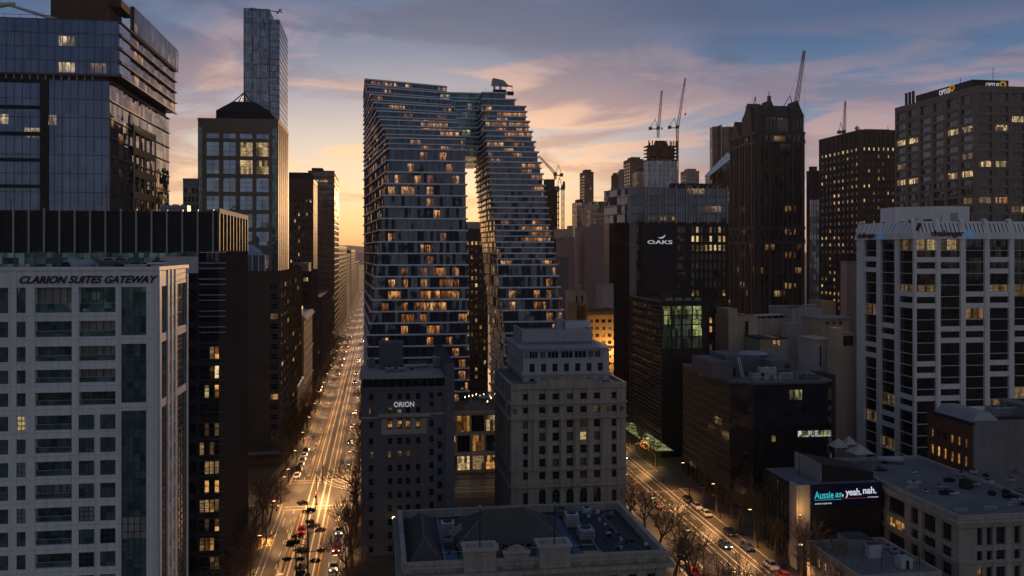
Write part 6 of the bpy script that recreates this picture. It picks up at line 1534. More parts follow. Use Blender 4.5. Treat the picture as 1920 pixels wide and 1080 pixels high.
# --- small foreground building with roof cabins
Y0 = 144.0; x0 = 80.9; x1 = 96.2; y1 = 163.0; z1 = ZP(1078, x1, Y0)
b = tower('shop_building', 'small building at bottom right with grey roof, white cabins and orange windows', 'building', x0, x1, Y0, y1, z1, 'sandstone', roof='roof_grey', parapet=(.6, .35),
          L=dict(cols=ucols(y1 - Y0 - .45, 7, 1.4, sty='sash'), rows=[(1.2, 3.8), (5.4, z1 - 1.4)], lit=lambda c, r_: 'lit_orange', sty='quad'), F=dict(cols=ucols(x1 - x0, 5, 1.4), rows=[(1.2, 3.8), (5.4, z1 - 1.4)], sty='quad', lit=LIT(.1)))
m = MB(); xa, ya = XP(1590, 157), 157; m.prism([(xa, ya), (xa + 4.6, ya - 2.0), (xa + 4.6, ya + 4), (xa, ya + 4)], z1, z1 + 2.6, 'grey_concrete', top='roof_dark'); m.prism([(xa + 2.2, ya - 3.6), (xa + 4.6, ya - 3.6), (xa + 4.6, ya - .01 - 2), (xa + 2.2, ya - 2.01)], z1, z1 + 2.5, 'pale_metal', top='roof_dark'); b.part('roof_cabin', m)
m = MB(); xa, ya = XP(1693, 147), 147.5; m.prism([(xa, ya), (xa + 2.2, ya), (xa + 2.2, ya + 2), (xa, ya + 2)], z1, z1 + 1.9, 'pale_concrete', top='roof_pale'); m.box(xa + .9, xa + 1.5, ya - .05, ya - .003, z1, z1 + 1.5, 'black_clad'); b.part('roof_cabin', m)
for px, yy in ((1653, 148), (1724, 147)): antenna(b, XP(px, yy), yy, z1, 3.5, .07)
for k in range(4): unit(b, x1 - 2.4, 150 + k * 2.4, z1, 1.2, 1.4, .7)
b.finish()

# ================================================================== MIDDLE DISTANCE
b, xa, xb, z_ = simple('apartment_building', 'banded grey apartment block hugging the right flank of the glass tower', 1028, 1066, 484, 430, 20, 'grey_concrete', 5, 14, .04, Lw=False, sty='plain', pier=1.0, sp=2.0); b.finish()
b, xa, xb, z_ = simple('building', 'pinkish concrete slab with a blank wall behind the golden heritage block', 1078, 1132, 427, 470, 26, 'pink_concrete', 0, 20, Lw=False); unit(b, xa + 4, 474, z_, 5, 4, 2); b.finish()
b, xa, xb, z_ = simple('building', 'pink framed office with dark recessed window strips left of the blank slab', 1043, 1077.5, 447, 466, 24, 'pink_concrete', 6, 18, .12, Lw=False, sty='plain', pier=.9, sp=1.1)
m = MB(); m.box(xa - 2, xa + 6, 468, 480, z_, z_ + 5, 'beige_render'); b.part('stair_box', m); b.finish()
b, xa, xb, z_ = simple('building', 'sand-coloured flat block with plain parapet left of the golden heritage block', 1060, 1100, 549, 392, 20, 'beige_render', 2, 8, .1, Lw=False); plantroom(b, xa + 4, xb - 2, 394, 404, z_, z_ + 3, 'sand_light'); b.finish()
Y0 = 372.0; x0 = XP(1100, Y0); x1 = XP(1153, Y0) + 5; z1 = ZP(590, x0, Y0)
b = tower('heritage_building', 'golden floodlit heritage building with heavy cornices closing the end of the second street', 'building', x0, x1, Y0, Y0 + 30, z1, 'gold_stone',
          F=dict(cols=ucols(x1 - x0, 6, 1.1), rows=urows(6, z1 - 2, 10, 1.6), lit=LIT(.4, ('lit_orange', 'lit_dim'))), L=dict(cols=ucols(29.5, 9, 1.3), rows=urows(6, z1 - 2, 10, 1.6), lit=LIT(.3, ('lit_orange', 'lit_dim'))), parapet=(1.2, .5), t=.6)
m = MB()
for zz in (z1 - .9, z1 * .62, z1 * .3): m.box(x0 - 1.1, x1, Y0 - 1.1, Y0 - .003, zz, zz + .9, 'gold_stone'); m.box(x0 - 1.1, x0 - .003, Y0, Y0 + 30, zz, zz + .9, 'gold_stone')
b.part('cornice', m); b.finish()
b, xa, xb, z_ = simple('heritage_building', 'golden stone building with glowing orange arched windows behind the rooftop penthouse', 1064, 1102, 573, 366, 22, 'gold_stone', 3, 6, .8, Lw=False, pier=2.0, sp=1.4)
b.finish()
b, xa, xb, z_ = simple('building', 'small pale rooftop squeezed between the pink slab and the dark hotel', 1118, 1156, 536, 410, 20, 'pale_concrete', 3, 10, .2, Lw=False); plantroom(b, xa + 3, xb - 3, 412, 422, z_, z_ + 3, 'sand_light'); b.finish()
b, xa, xb, z_ = simple('building', 'dark glass office left of the dark hotel shaft', 1132, 1162, 394, 520, 30, 'black_clad', 5, 26, .08, Lw=False, sty='plain'); b.finish()
far = [  # px0, px1, top, Y, depth, material, columns, floors, label
 (1087, 1113, 323, 1150, 40, 'brown_clad', 5, 40, 'slim tan tower with notched top standing alone on the skyline'),
 (1073, 1100, 380, 900, 30, 'glass', 6, 24, 'blue-grey glass block below the slim tan tower'),
 (1098, 1124, 385, 860, 30, 'beige_render', 3, 20, 'sunlit pinkish block right below the slim tan tower'),
 (1115, 1140, 384, 1000, 30, 'dark_clad', 5, 22, 'dark flat-topped block on the skyline left of the hotel'),
 (1122, 1150, 390, 760, 30, 'brown_clad', 5, 24, 'brown boxy tower just left of the dark hotel top'),
 (1146, 1160, 329, 1300, 40, 'dark_clad', 4, 36, 'thin dark tower left of the brown square tower'),
 (1158, 1172, 322, 1380, 40, 'grey_concrete', 4, 36, 'thin grey tower touching the brown square tower'),
 (1169, 1207, 299, 1200, 50, 'brown_clad', 7, 40, 'brown square-topped tower on the skyline above the hotel roof'),
 (1186, 1218, 322, 1050, 40, 'glass', 6, 30, 'blue-grey glass tower in front of the brown square tower'),
 (1240, 1272, 318, 980, 30, 'glass', 6, 30, 'glass tower with stepped left side right of the unfinished tower'),
 (1276, 1311, 321, 1250, 40, 'pink_concrete', 7, 30, 'broad pinkish block right of the tower cranes'),
 (1362, 1374, 300, 720, 30, 'grey_concrete', 3, 36, 'sliver of grey building behind the gabled granite tower'),
 (1512, 1536, 322, 640, 30, 'dark_clad', 5, 40, 'dark slab between the granite tower and the orange-windowed tower'),
 (1518, 1538, 375, 560, 24, 'glass', 4, 26, 'pale blue glass strip building lit orange lower down between two dark towers'),
 (1060, 1076, 430, 1000, 30, 'pink_concrete', 3, 12, 'low pink block on the skyline beside the crane'),
]
glass_mat('far_glass', (.17, .20, .26), .45, .12, cw=4, fh=3.8, tilt=.08, lit=.04, ls=.6, panel=.35)
for i, (a, c, py, Y, dep, mt, nc, nfl_, lb) in enumerate(far):
    dep = .35 * (c - a) * Y / (a - 710); xa, xb = XP(a, Y + dep), XP(c, Y); z_ = ZP(py, xa, Y)
    if mt == 'glass':
        b = Bld('tower', lb, 'tower', xa, Y, 'towers on the skyline'); curtain(b, [(xa, Y), (xb, Y), (xb, Y + dep), (xa, Y + dep)], 0, z_, nfl_, 'far_glass', 'slab_dark', .5, .1, (3.2, .25, .2), 'mullion', False)
        plantroom(b, xa + (xb - xa) * .2, xa + (xb - xa) * .7, Y + dep * .2, Y + dep * .8, z_ + .5, z_ + 3.5, 'dark_clad'); b.finish()
    else:
        b = tower('tower', lb, 'tower', xa, xb, Y, Y + dep, z_, mt, group='towers on the skyline', F=dict(cols=ucols(xb - xa, nc, 1.4, sty='plain'), rows=urows(4, z_ - 4, nfl_, 1.5), lit=LIT(.06)), L=dict(cols=ucols(dep - .45, 3, 1.4, sty='plain'), rows=urows(4, z_ - 4, nfl_, 1.5), lit=LIT(.04)))
        plantroom(b, xa + (xb - xa) * .2, xa + (xb - xa) * .85, Y + dep * .2, Y + dep * .8, z_, z_ + 4, mt); b.finish(limit=10)
# rounded tall tower and wedge-roofed block
Y = 900.0; xa, xb = XP(1336, Y), XP(1374, Y); z_ = ZP(238, xa, Y); xm = XP(1352, Y)
b = Bld('tower', 'tall rounded ribbed tower with a bright vertical edge behind the gabled granite tower', 'tower', xa, Y, 'towers on the skyline')
glass_mat('ribbed_glass', (.12, .11, .12), .35, .15, cw=3, fh=3.8, tilt=.1, panel=.5)
for q_, (ax, cx_, rr_) in enumerate(((xa, xm - .6, .5), (xm + .8, xb, .5))):
    m = MB(); n_ = 10; w_ = cx_ - ax; pts = [(ax + w_ * k / n_, Y - 3.5 * math.sin(math.pi * k / n_)) for k in range(n_ + 1)]
    poly = pts + [(cx_, Y + 8), (ax, Y + 8)]
    m.prism(poly, 0, z_, 'ribbed_glass', top='roof_dark')
    for k in range(n_ + 1): m.box(pts[k][0] - .2, pts[k][0] + .2, pts[k][1] - .5, pts[k][1] - .05, 0, z_ + .6, 'brown_clad')
    b.part('wing', m)
m = MB(); m.box(xm - .58, xm + .78, Y - .8, Y + 7, 0, z_ + 2.5, 'pale_concrete'); b.part('edge_wall', m); b.finish()
Y = 520.0; xa, xb = XP(1331, Y), XP(1372, Y); zl, zh = ZP(327, xa, Y), ZP(290, xa, Y)
b = Bld('tower', 'block with sloping white wedge roof and round disc left of the granite tower', 'tower', xa, Y, 'towers on the skyline')
m = MB(); m.hexa([(xa, Y, 0), (xb, Y, 0), (xb, Y + 8, 0), (xa, Y + 8, 0), (xa, Y, zl - 1), (xb, Y, zh - 1), (xb, Y + 8, zh - 1), (xa, Y + 8, zl - 1)], 'granite_glass'); b.part('glazing', m)
m = MB(); m.hexa([(xa - .5, Y - 1, zl - .9), (xb, Y - 1, zh - 1.6), (xb, Y + 8, zh - 1.6), (xa - .5, Y + 8, zl - .9), (xa - .5, Y + 5, zl - .3), (xb, Y + 5, zh + 2), (xb, Y + 8, zh + 2), (xa - .5, Y + 8, zl - .3)], 'white_stone')
for k in range(9): xx = lerp(xa, xb, k / 8); m.box(xx - .2, xx + .2, Y - .35, Y - .003, 0, lerp(zl, zh, k / 8) - 2.2, 'brown_clad')
b.part('wedge_roof', m)
m = MB(); xx = XP(1357, Y); zz = ZP(316, xa, Y); m.tube((xx, Y - 1.4, zz), (xx, Y - .4, zz), 1.3, 1.3, 16, 'plant_metal'); m.tube((xx, Y - 1.5, zz), (xx, Y - 1.401, zz), .7, .7, 12, 'dark_metal'); b.part('round_disc', m); b.finish()
# concrete core under construction near the glass tower
Y = 700.0; xa, xb = XP(1018, Y), XP(1049, Y); z_ = ZP(348, xa, Y)
b = Bld('unfinished_tower', 'dark concrete tower core with open floors and lift core box right of the glass tower', 'tower', xa, Y, 'unfinished towers')
nf = 26
for k in range(nf):
    m = MB() if k == 0 else m
    zz = z_ * k / nf; m.box(xa, xb, Y, Y + 12, zz, zz + .7, 'dark_clad')
    for j in range(7): xx = lerp(xa + .3, xb - 1, j / 6); m.box(xx, xx + .7, Y + .5, Y + 1.2, zz + .701, zz + z_ / nf - .001, 'dark_clad')
m.box(xa + 1, xb - 1, Y + 3, Y + 11, 0, z_ - .3, 'dark_clad'); b.part('open_floors', m)
m = MB(); m.box(XP(1024, Y), XP(1042, Y), Y + 4, Y + 11, z_ - .02, ZP(335, xa, Y), 'dark_clad'); b.part('lift_core', m); b.finish()
# unfinished tower with two cranes
Y = 760.0; xa, xb = XP(1214, Y), XP(1269, Y); z_ = ZP(302, xa, Y); zt = ZP(276, xa, Y)
b = Bld('unfinished_tower', 'unfinished skyscraper, glass below and open concrete floors on top, between two cranes', 'tower', xa, Y, 'unfinished towers')
curtain(b, [(xa, Y), (xa + 8, Y - 3), (xb - 7, Y - 3), (xb, Y), (xb, Y + 10), (xa, Y + 10)], 0, z_, 34, 'far_glass', 'slab_dark', .6, .15, (4, .5, .5), 'slab_light', False)
m = MB()
for k in range(5):
    zz = z_ + .6 + (zt - z_) * k / 4; m.box(xa - .5, xb + .5, Y - 3.5, Y + 10.5, zz, zz + .8, 'dark_clad')
    for j in range(9): xx = lerp(xa, xb - 1, j / 8); m.box(xx, xx + .8, Y - 3.2, Y - 2.4, zz + .801, zz + (zt - z_) / 4 - .001 + (0 if k < 4 else 2), 'dark_clad')
m.box(xa + 2, xb - 2, Y, Y + 9, z_ + .6, zt, 'black_clad'); b.part('open_floors', m)
m = MB(); m.prism([(XP(1229, Y), Y + 2), (XP(1255, Y), Y + 2), (XP(1255, Y), Y + 9), (XP(1229, Y), Y + 9)], zt, ZP(262, xa, Y), 'dark_clad', poly2=[(XP(1233, Y), Y + 4), (XP(1250, Y), Y + 4), (XP(1250, Y), Y + 8), (XP(1233, Y), Y + 8)])
for k in range(7): xx = lerp(xa + 1, xb - 2, k / 6); m.box(xx, xx + .8, Y - 3, Y - 2.2, zt + .8, zt + RND.uniform(2, 6), 'dark_clad')
b.part('lift_core', m); b.finish()

# ---------------- cranes
def crane(label, px, py_base, Y, py_cab, jib_px, jib_py, mast_w=1.6, col='crane_white', tip='crane_red', hook=None, back=7, z_base=None):
    x = XP(px, Y); zc_ = ZP(py_cab, x, Y); zb_ = ZP(py_base, x, Y) if z_base is None else z_base
    tx_, tz_ = XP(jib_px, Y), ZP(jib_py, XP(jib_px, Y), Y)
    r = thing('tower_crane', label, 'crane', (x, Y, zb_), group='luffing cranes over the skyline')
    def lattice(name, p, q, w0, w1, n_, mt, rr_=.14):
        m = MB(); p = Vector(p); q = Vector(q); d = (q - p); L_ = d.length; d.normalize(); s_ = Vector((0, 1, 0)); u = d.cross(s_).normalized()
        def c(i, a, k): w_ = lerp(w0, w1, i / n_) / 2; return p + d * (L_ * i / n_) + u * (w_ * a) + s_ * (w_ * k)
        cs = ((-1, -1), (1, -1), (1, 1), (-1, 1))
        for i in range(n_):
            mm = mt if i < n_ * .82 or mt == 'crane_dark' else tip
            for a, k in cs: m.tube(c(i, a, k), c(i + 1, a, k), rr_, rr_, 4, mm, False)
            for j in range(4):
                (a, k), (a2, k2) = cs[j], cs[(j + 1) % 4]
                if i % 2: a, k, a2, k2 = a2, k2, a, k
                m.tube(c(i, a, k), c(i + 1, a2, k2), rr_ * .6, rr_ * .6, 3, mm, False)
                m.tube(c(i, a, k), c(i, a2, k2), rr_ * .6, rr_ * .6, 3, mm, False)
        return link(name, m.mesh(name, (x, Y, zb_)), r)
    lattice('mast', (x, Y, zb_), (x, Y, zc_), mast_w, mast_w, max(3, int((zc_ - zb_) / 2.6)), 'crane_white' if col != 'crane_dark' else col, .2)
    lattice('jib', (x + .4, Y, zc_ + 1.5), (tx_, Y, tz_), 2.0, .9, 18, col, .16)
    m = MB(); sx = 1 if tx_ > x else -1
    m.box(x - 1.3, x + 1.3, Y - 1.2, Y + 1.2, zc_, zc_ + 2.6, 'crane_dark'); m.box(x - sx * back - 1.2, x - sx * back + 1.2, Y - 1.3, Y + 1.3, zc_ - .4, zc_ + 2.2, 'crane_dark')
    m.box(min(x, x - sx * back), max(x, x - sx * back), Y - .6, Y + .6, zc_ + .2, zc_ + .9, 'crane_dark')
    ax_ = (x - sx * 2.6, Y, zc_ + 9); m.tube((x - sx * .6, Y, zc_ + 2), ax_, .25, .2, 5, 'crane_dark'); m.tube((x - sx * back, Y, zc_ + 2), ax_, .2, .2, 5, 'crane_dark')
    link('cab', m.mesh('cab', (x, Y, zb_)), r)
    m = MB(); m.tube(ax_, (lerp(x, tx_, .9), Y, lerp(zc_ + 1.5, tz_, .9)), .06, .06, 3, 'crane_dark')
    if hook: m.tube((tx_, Y, tz_), (tx_, Y, ZP(hook, tx_, Y)), .06, .06, 3, 'crane_dark'); m.box(tx_ - .5, tx_ + .5, Y - .4, Y + .4, ZP(hook, tx_, Y) - 2, ZP(hook, tx_, Y), 'crane_dark')
    link('cables', m.mesh('cables', (x, Y, zb_)), r)
crane('shorter left crane on the unfinished skyscraper, jib raised almost upright', 1234, 258, 762, 243, 1241, 170, hook=239)
crane('tall right crane beside the unfinished skyscraper with red-tipped jib leaning right', 1270, 346, 762, 241, 1285, 146, hook=212, z_base=.0)
crane('low crane on the dark concrete core with its jib slanting down to the left', 1041, 336, 705, 330, 1010, 292, col='crane_dark', tip='crane_dark', back=5)
crane('lattice crane mast standing right of the dark concrete core', 1055.5, 430, 640, 356, 1057.5, 340, col='crane_dark', tip='crane_dark', back=4, z_base=0)
crane('long crane jib rising behind the gabled granite tower', 1490, 215, 445, 212, 1508, 95, hook=262, z_base=ZP(240, 190, 445))
crane('distant red-tipped crane jib above the orange-windowed tower roof', 1582, 262, 700, 250, 1585, 190, back=4, z_base=60)
crane('tiny crane jib peeking over the left shoulder of the gabled granite tower', 1408, 230, 470, 212, 1399, 200, back=3, z_base=ZP(262, 190, 470))
# ================================================================== STREET THINGS
# ---------------- bare winter trees
def grow(seed, Ht, spread=.42, twig_r=.04):
    q = random.Random(seed); tr = MB(); cr = MB()
    def br(p, d, L_, r, lvl):
        n_ = 3 if lvl < 2 else 2; a = p; dr = d
        for i in range(n_):
            dr = (dr + Vector((q.uniform(-1, 1), q.uniform(-1, 1), q.uniform(-.3, .7))) * (.16 + .05 * lvl)).normalized()
            e = a + dr * (L_ / n_); r1 = max(r * (1 - .38 * (i + 1) / n_), twig_r * .8); r0 = max(r * (1 - .38 * i / n_), twig_r)
            (tr if lvl <= 1 else cr).tube(a, e, r0, r1, (7, 5, 4, 3, 3)[lvl], 'bark' if lvl <= 1 else 'twig', False); a = e
            if lvl >= 1 and lvl < 4 and i < n_ - 1:
                sd_ = (dr + Vector((q.uniform(-1, 1), q.uniform(-1, 1), q.uniform(-.2, .8))) * .9).normalized(); br(a, sd_, L_ * .58, r1 * .6, lvl + 1)
        if lvl < 4:
            k = (4, 3, 3, 3)[lvl]; ph = q.uniform(0, 6.3)
            for j in range(k):
                t_ = ph + 6.283 * j / k; o = dr.orthogonal().normalized(); o2 = dr.cross(o)
                sd_ = (dr * q.uniform(.7, 1.1) + (o * math.cos(t_) + o2 * math.sin(t_)) * q.uniform(.5, .95) + Vector((0, 0, .15))).normalized()
                br(a, sd_, L_ * q.uniform(.62, .82), r1 * .66, lvl + 1)
    br(Vector((0, 0, -.1)), Vector((q.uniform(-.06, .06), q.uniform(-.06, .06), 1)).normalized(), Ht * .26, Ht * .024, 0)
    return tr.mesh('trunk'), cr.mesh('crown')
protos = [grow(s, h) for s, h in ((1, 15), (2, 16), (3, 14), (4, 17), (5, 15))]
tq = random.Random(17); tree_n = 0
def tree(x, y, k, s, label, group):
    r = thing('bare_tree', label, 'tree', (x, y, .12 if not (XK0 < x < XK1) else 0), tq.uniform(0, 6.28), group)
    r.scale = (s, s, s * tq.uniform(.9, 1.1))
    link('trunk', protos[k][0], r); link('crown', protos[k][1], r)
ordn = ['nearest', 'second', 'third', 'fourth', 'fifth', 'sixth', 'seventh', 'eighth', 'ninth', 'tenth', 'eleventh', 'twelfth', 'thirteenth', 'fourteenth', 'fifteenth', 'sixteenth', 'seventeenth', 'eighteenth', 'nineteenth', 'twentieth'] + ['twenty-first', 'twenty-second', 'twenty-third', 'twenty-fourth', 'twenty-fifth', 'twenty-sixth', 'twenty-seventh'] + ['%dth' % i for i in range(28, 60)]
def row_trees(xs, ys, name, s0=.85, group=None):
    for i, y in enumerate(ys):
        tree(tq.uniform(*xs), y + tq.uniform(-1, 1), tq.randrange(5), s0 * tq.uniform(.85, 1.15), f'{ordn[i]} bare tree in {name}', group or name)
row_trees((-27.4, -25.6), [126 + 6.5 * i for i in range(17)] + [266 + 12 * i for i in range(10)] + [400 + 18 * i for i in range(12)], 'the row on the left kerb of the avenue', .95)
row_trees((-5.9, -5.0), [134, 145, 156, 167, 178, 189, 200, 212, 224, 232] , 'the near row on the right kerb of the avenue', 1.1)
row_trees((-6.2, -5.6), [268 + 11 * i for i in range(11)] + [420 + 18 * i for i in range(12)], 'the right kerb row alongside and beyond the glass tower', .8)
row_trees((56.5, 59.5), [128, 139, 150, 161, 172, 184, 196, 208, 220, 232], 'the row on the left kerb of the second street', 1.15)
row_trees((44, 52), [132, 146, 160, 176], 'the clump right of the nearest historic building', .85)
row_trees((82.2, 83.6), [150, 160, 170, 181, 192, 203, 214, 226, 265, 276, 288, 300], 'the row on the right kerb of the second street', 1.05)
row_trees((84.5, 86.5), [196, 204, 210], 'the clump at the dark hotel corner', .8)
# ---------------- dark conifers on the median
def conifer(seed, Ht):
    q = random.Random(seed); tr = MB(); cr = MB()
    tr.tube((0, 0, -.1), (.15, .1, Ht * .6), .26, .17, 8, 'bark'); tr.tube((.15, .1, Ht * .6), (0, 0, Ht), .17, .05, 7, 'bark')
    for k in range(11):
        zz = Ht * (.42 + .055 * k); a = q.uniform(0, 6.28); L_ = q.uniform(1.0, 2.9) * (1.15 - .06 * k); e = Vector((math.cos(a) * L_, math.sin(a) * L_, zz + .5))
        tr.tube((.1, .05, zz), e, .09, .04, 5, 'bark')
        R_ = q.uniform(.7, 1.35)
        for _ in range(260):
            v = Vector((q.gauss(0, 1), q.gauss(0, 1), q.gauss(0, .45))); v = v.normalized() * R_ * q.random() ** .4; v.z *= .5; c = e + v
            n_ = Vector((q.gauss(0, 1), q.gauss(0, 1), q.gauss(0, 1))).normalized(); o = n_.orthogonal().normalized() * q.uniform(.10, .2); o2 = n_.cross(o)
            cr.face([c - o, c + o2 * .5, c + o, c - o2 * .5], 'pine_green')
    return tr.mesh('trunk'), cr.mesh('crown')
for i, (px, yy, Ht, lb) in enumerate(((592, 168, 19.5, 'taller of two dark-leaved trees with layered clumps on the avenue median'), (570, 156, 16.5, 'shorter of two dark-leaved trees on the avenue median, nearer the camera'))):
    a, c = conifer(31 + i, Ht); r = thing('median_tree', lb, 'tree', (XP(px - 16, yy), yy, 0), 0, 'dark trees on the median'); link('trunk', a, r); link('crown', c, r)

# ---------------- cars
def car_meshes(kind='sedan'):
    out = []; L_ = 4.5 if kind != 'van' else 5.0; hw = .9
    m = MB()
    prof = [(-2.2, .32), (-2.25, .62), (-2.1, .86), (-1.25, .98), (1.35, .98), (2.0, .92), (2.22, .74), (2.22, .34)] if kind != 'van' else [(-2.4, .34), (-2.45, .9), (-2.0, 1.1), (2.35, 1.1), (2.4, .36)]
    n_ = len(prof); secs = [(-hw, .95), (-hw + .1, 1.0), (hw - .1, 1.0), (hw, .95)]
    base = len(m.v)
    for x, s_ in secs: m.v += [(x, y * s_, .34 + (z - .34) * (s_ if s_ == 1 else .9)) for y, z in prof]
    for k in range(3):
        for i in range(n_): j = (i + 1) % n_; m.f.append((base + k * n_ + i, base + (k + 1) * n_ + i, base + (k + 1) * n_ + j, base + k * n_ + j)); m.mi.append(m.slot('car_white'))
    m.f.append(tuple(base + i for i in range(n_))); m.mi.append(0); m.f.append(tuple(base + 3 * n_ + i for i in reversed(range(n_)))); m.mi.append(0)
    zt = 1.46 if kind != 'van' else 1.95
    gl = MB(); ya, yb, yc, yd = ((-1.35, -.55, .95, 1.75) if kind != 'van' else (-1.9, -1.3, 2.1, 2.3))
    gl.hexa([(-.80, ya, .975), (.80, ya, .975), (.80, yd, .975), (-.80, yd, .975), (-.62, yb, zt), (.62, yb, zt), (.62, yc, zt), (-.62, yc, zt)], 'car_glass')
    m.hexa([(-.62, yb, zt), (.62, yb, zt), (.62, yc, zt), (-.62, yc, zt), (-.58, yb + .05, zt + .05), (.58, yb + .05, zt + .05), (.58, yc - .05, zt + .05), (-.58, yc - .05, zt + .05)], 'car_white')
    for sx in (-1, 1): m.tube((sx * .79, ya + .02, .99), (sx * .62, yb, zt), .035, .035, 4, 'car_white'); m.tube((sx * .79, yd - .02, .99), (sx * .62, yc, zt), .045, .045, 4, 'car_white')
    out.append(('body', m)); out.append(('windows', gl))
    for sx in (-1, 1):
        for yy in (-1.35, 1.35): w_ = MB(); w_.tube((sx * .93, yy, .33), (sx * .70, yy, .33), .33, .33, 12, 'rubber'); out.append(('wheel', w_)); w2 = MB(); w2.tube((sx * .945, yy, .33), (sx * .931, yy, .33), .19, .19, 8, 'pale_metal'); out.append(('rim', w2))
    for sx in (-1, 1):
        h_ = MB(); h_.box(min(sx * .80, sx * .48), max(sx * .80, sx * .48), -2.30 if kind != 'van' else -2.49, -2.15, .62, .76, 'head_glow'); out.append(('headlight', h_))
        h_ = MB(); h_.box(min(sx * .82, sx * .52), max(sx * .82, sx * .52), 2.15, 2.26 if kind != 'van' else 2.43, .68, .82, 'tail_glow'); out.append(('taillight', h_))
    return [(n, mb.mesh(n)) for n, mb in out]
CM = {'sedan': car_meshes(), 'van': car_meshes('van')}
OFFM = {}
def car(x, y, rz, colr, label, kind='sedan', group='cars', on=True):
    r = thing('parked_car' if not on else 'car', label, 'car', (x, y, .005), rz, group)
    for n, me in CM[kind]:
        o = link(n, me, last if n == 'rim' else r)
        if n == 'wheel': last = o
        if n == 'body':
            o.material_slots[0].link = 'OBJECT'; o.material_slots[0].material = MATS[colr]
        if not on and n in ('headlight', 'taillight'):
            o.material_slots[0].link = 'OBJECT'; o.material_slots[0].material = MATS['frame_pale' if n == 'headlight' else 'car_red']
    return r
cq = random.Random(9); cn_ = ['white', 'silver', 'black', 'grey', 'blue', 'red']
car(XP(525, 182), 182.5, 0, 'car_white', 'white car coming toward the camera left of the dark median trees')
CARS = [(-21.9, 176, 'grey', 'sedan')]
car(XP(623, 181), 181, 0, 'car_silver', 'silver car at the bottom of the avenue under the right-hand trees')
for i, y in enumerate((246, 252.5, 259, 265.5, 272, 278.5)):
    car(-23.0 - .1, y + 20, math.pi, ('car_white', 'car_black', 'car_white', 'car_grey', 'car_silver', 'car_black')[i], f'{ordn[i]} car in the parked line on the left kerb past the crossing', on=False, group='cars parked at the left kerb', kind='van' if i == 1 else 'sedan')
car(XP(598, 425), 425, math.pi, 'car_yellow', 'yellow van-shaped taxi waiting at the far crossing', kind='van'); car(XP(601, 436), 436, math.pi, 'car_yellow', 'second yellow taxi just beyond the yellow van')
for i, y in enumerate([430 + 10.5 * k for k in range(26)]):   # oncoming, headlights
    if cq.random() < .2: car(-10.2 + cq.choice((-1.3, 1.3)), y, 0, 'car_' + cq.choice(cn_), f'{ordn[i]} oncoming car with bright headlights beyond the far crossing', group='oncoming cars far down the avenue')
for i, y in enumerate([310 + 28 * k for k in range(3)]): car(-9.4, y, 0, 'car_' + cq.choice(cn_), f'{ordn[i]} oncoming car between the two crossings', group='oncoming cars between the crossings')
for i, y in enumerate([480 + 34 * k for k in range(7)]): car(-21 + cq.uniform(-.2, .2), y, math.pi * 0 + math.pi, 'car_' + cq.choice(cn_), f'{ordn[i]} car with red tail lights driving away beyond the far crossing', group='cars driving away down the avenue')
for i, y in enumerate((188, 200, 212)): car(-9.0, y, 0, 'car_' + cq.choice(cn_), f'{ordn[i]} oncoming car under the right-hand trees before the near crossing', group='oncoming cars before the near crossing')
car(-17.5, 214, math.pi, 'car_red', 'dark red car beside the median trees'); 
for i, (x, y) in enumerate(((-8.2, 300 + 8), (-8.0, 340), (-8.1, 362))): pass
sc = ((79.4, 226, 'black'), (79.4, 219.5, 'white'), (79.4, 213, 'silver'), (79.5, 198, 'black'), (79.5, 188, 'blue'), (79.6, 176, 'white'), (79.5, 169.5, 'red'), (79.6, 163, 'white'))
for i, (x, y, c) in enumerate(sc): car(x, y, 0, 'car_' + c, f'{c} car, {("topmost", "second", "third", "fourth", "fifth", "sixth", "seventh", "lowest")[i]} parked at the right kerb of the second street', on=False, group='cars parked on the second street right')
for i, y in enumerate((154, 161, 168, 175, 182)): car(62.5, y, math.pi, 'car_' + ('red', 'white', 'silver', 'red', 'white')[i], f'{ordn[i]} car parked at the left kerb of the second street behind the bare trees', on=False, group='cars parked on the second street left')
for i, (x, y) in enumerate(((73, 300), (75.5, 275), (68, 320), (70, 222), (75.2, 190))): car(x, y, 0 if x > 70 else math.pi, 'car_' + cq.choice(cn_), f'moving car with lights on in the second street, {ordn[4 - i] if i != 4 else "fully"} nearest the camera' if False else ('car with lights on at the far top of the second street', 'car with lights on beside the lime canopy', 'farthest car on the second street heading away', 'car heading away in the middle of the second street', 'car with lights on nearest the camera in the second street')[i], group='cars moving on the second street')

# ---------------- street lamps (lit, they are what lights the streets at dusk)
lm_pole, lm_arm, lm_head = MB(), MB(), MB()
lm_pole.tube((0, 0, -.05), (0, 0, 8.2), .11, .07, 8, 'dark_metal'); lm_pole.tube((0, 0, -.05), (0, 0, .6), .2, .16, 8, 'dark_metal')
lm_arm.tube((0, 0, 8.1), (1.6, 0, 8.6), .06, .05, 6, 'dark_metal'); lm_head.box(1.4, 2.2, -.16, .16, 8.52, 8.66, 'dark_metal'); lm_head.box(1.45, 2.15, -.13, .13, 8.46, 8.518, 'lamp_glow')
LMP = [(n, mb.mesh(n)) for n, mb in (('pole', lm_pole), ('arm', lm_arm), ('lamp_head', lm_head))]
ld = bpy.data.lights.new('street_light', 'SPOT'); ld.energy = 5600; ld.color = (1, .50, .17); ld.shadow_soft_size = .4; ld.spot_size = R(128); ld.spot_blend = .5
def lamp(x, y, rz, label, group, power=True):
    r = thing('street_lamp', label, 'street lamp', (x, y, .12), rz, group)
    for n, me in LMP: link(n, me, r)
    if power: link('lamp_light', ld, r, (2.4, 0, 8.1)).rotation_euler = (0, R(-24), 0)
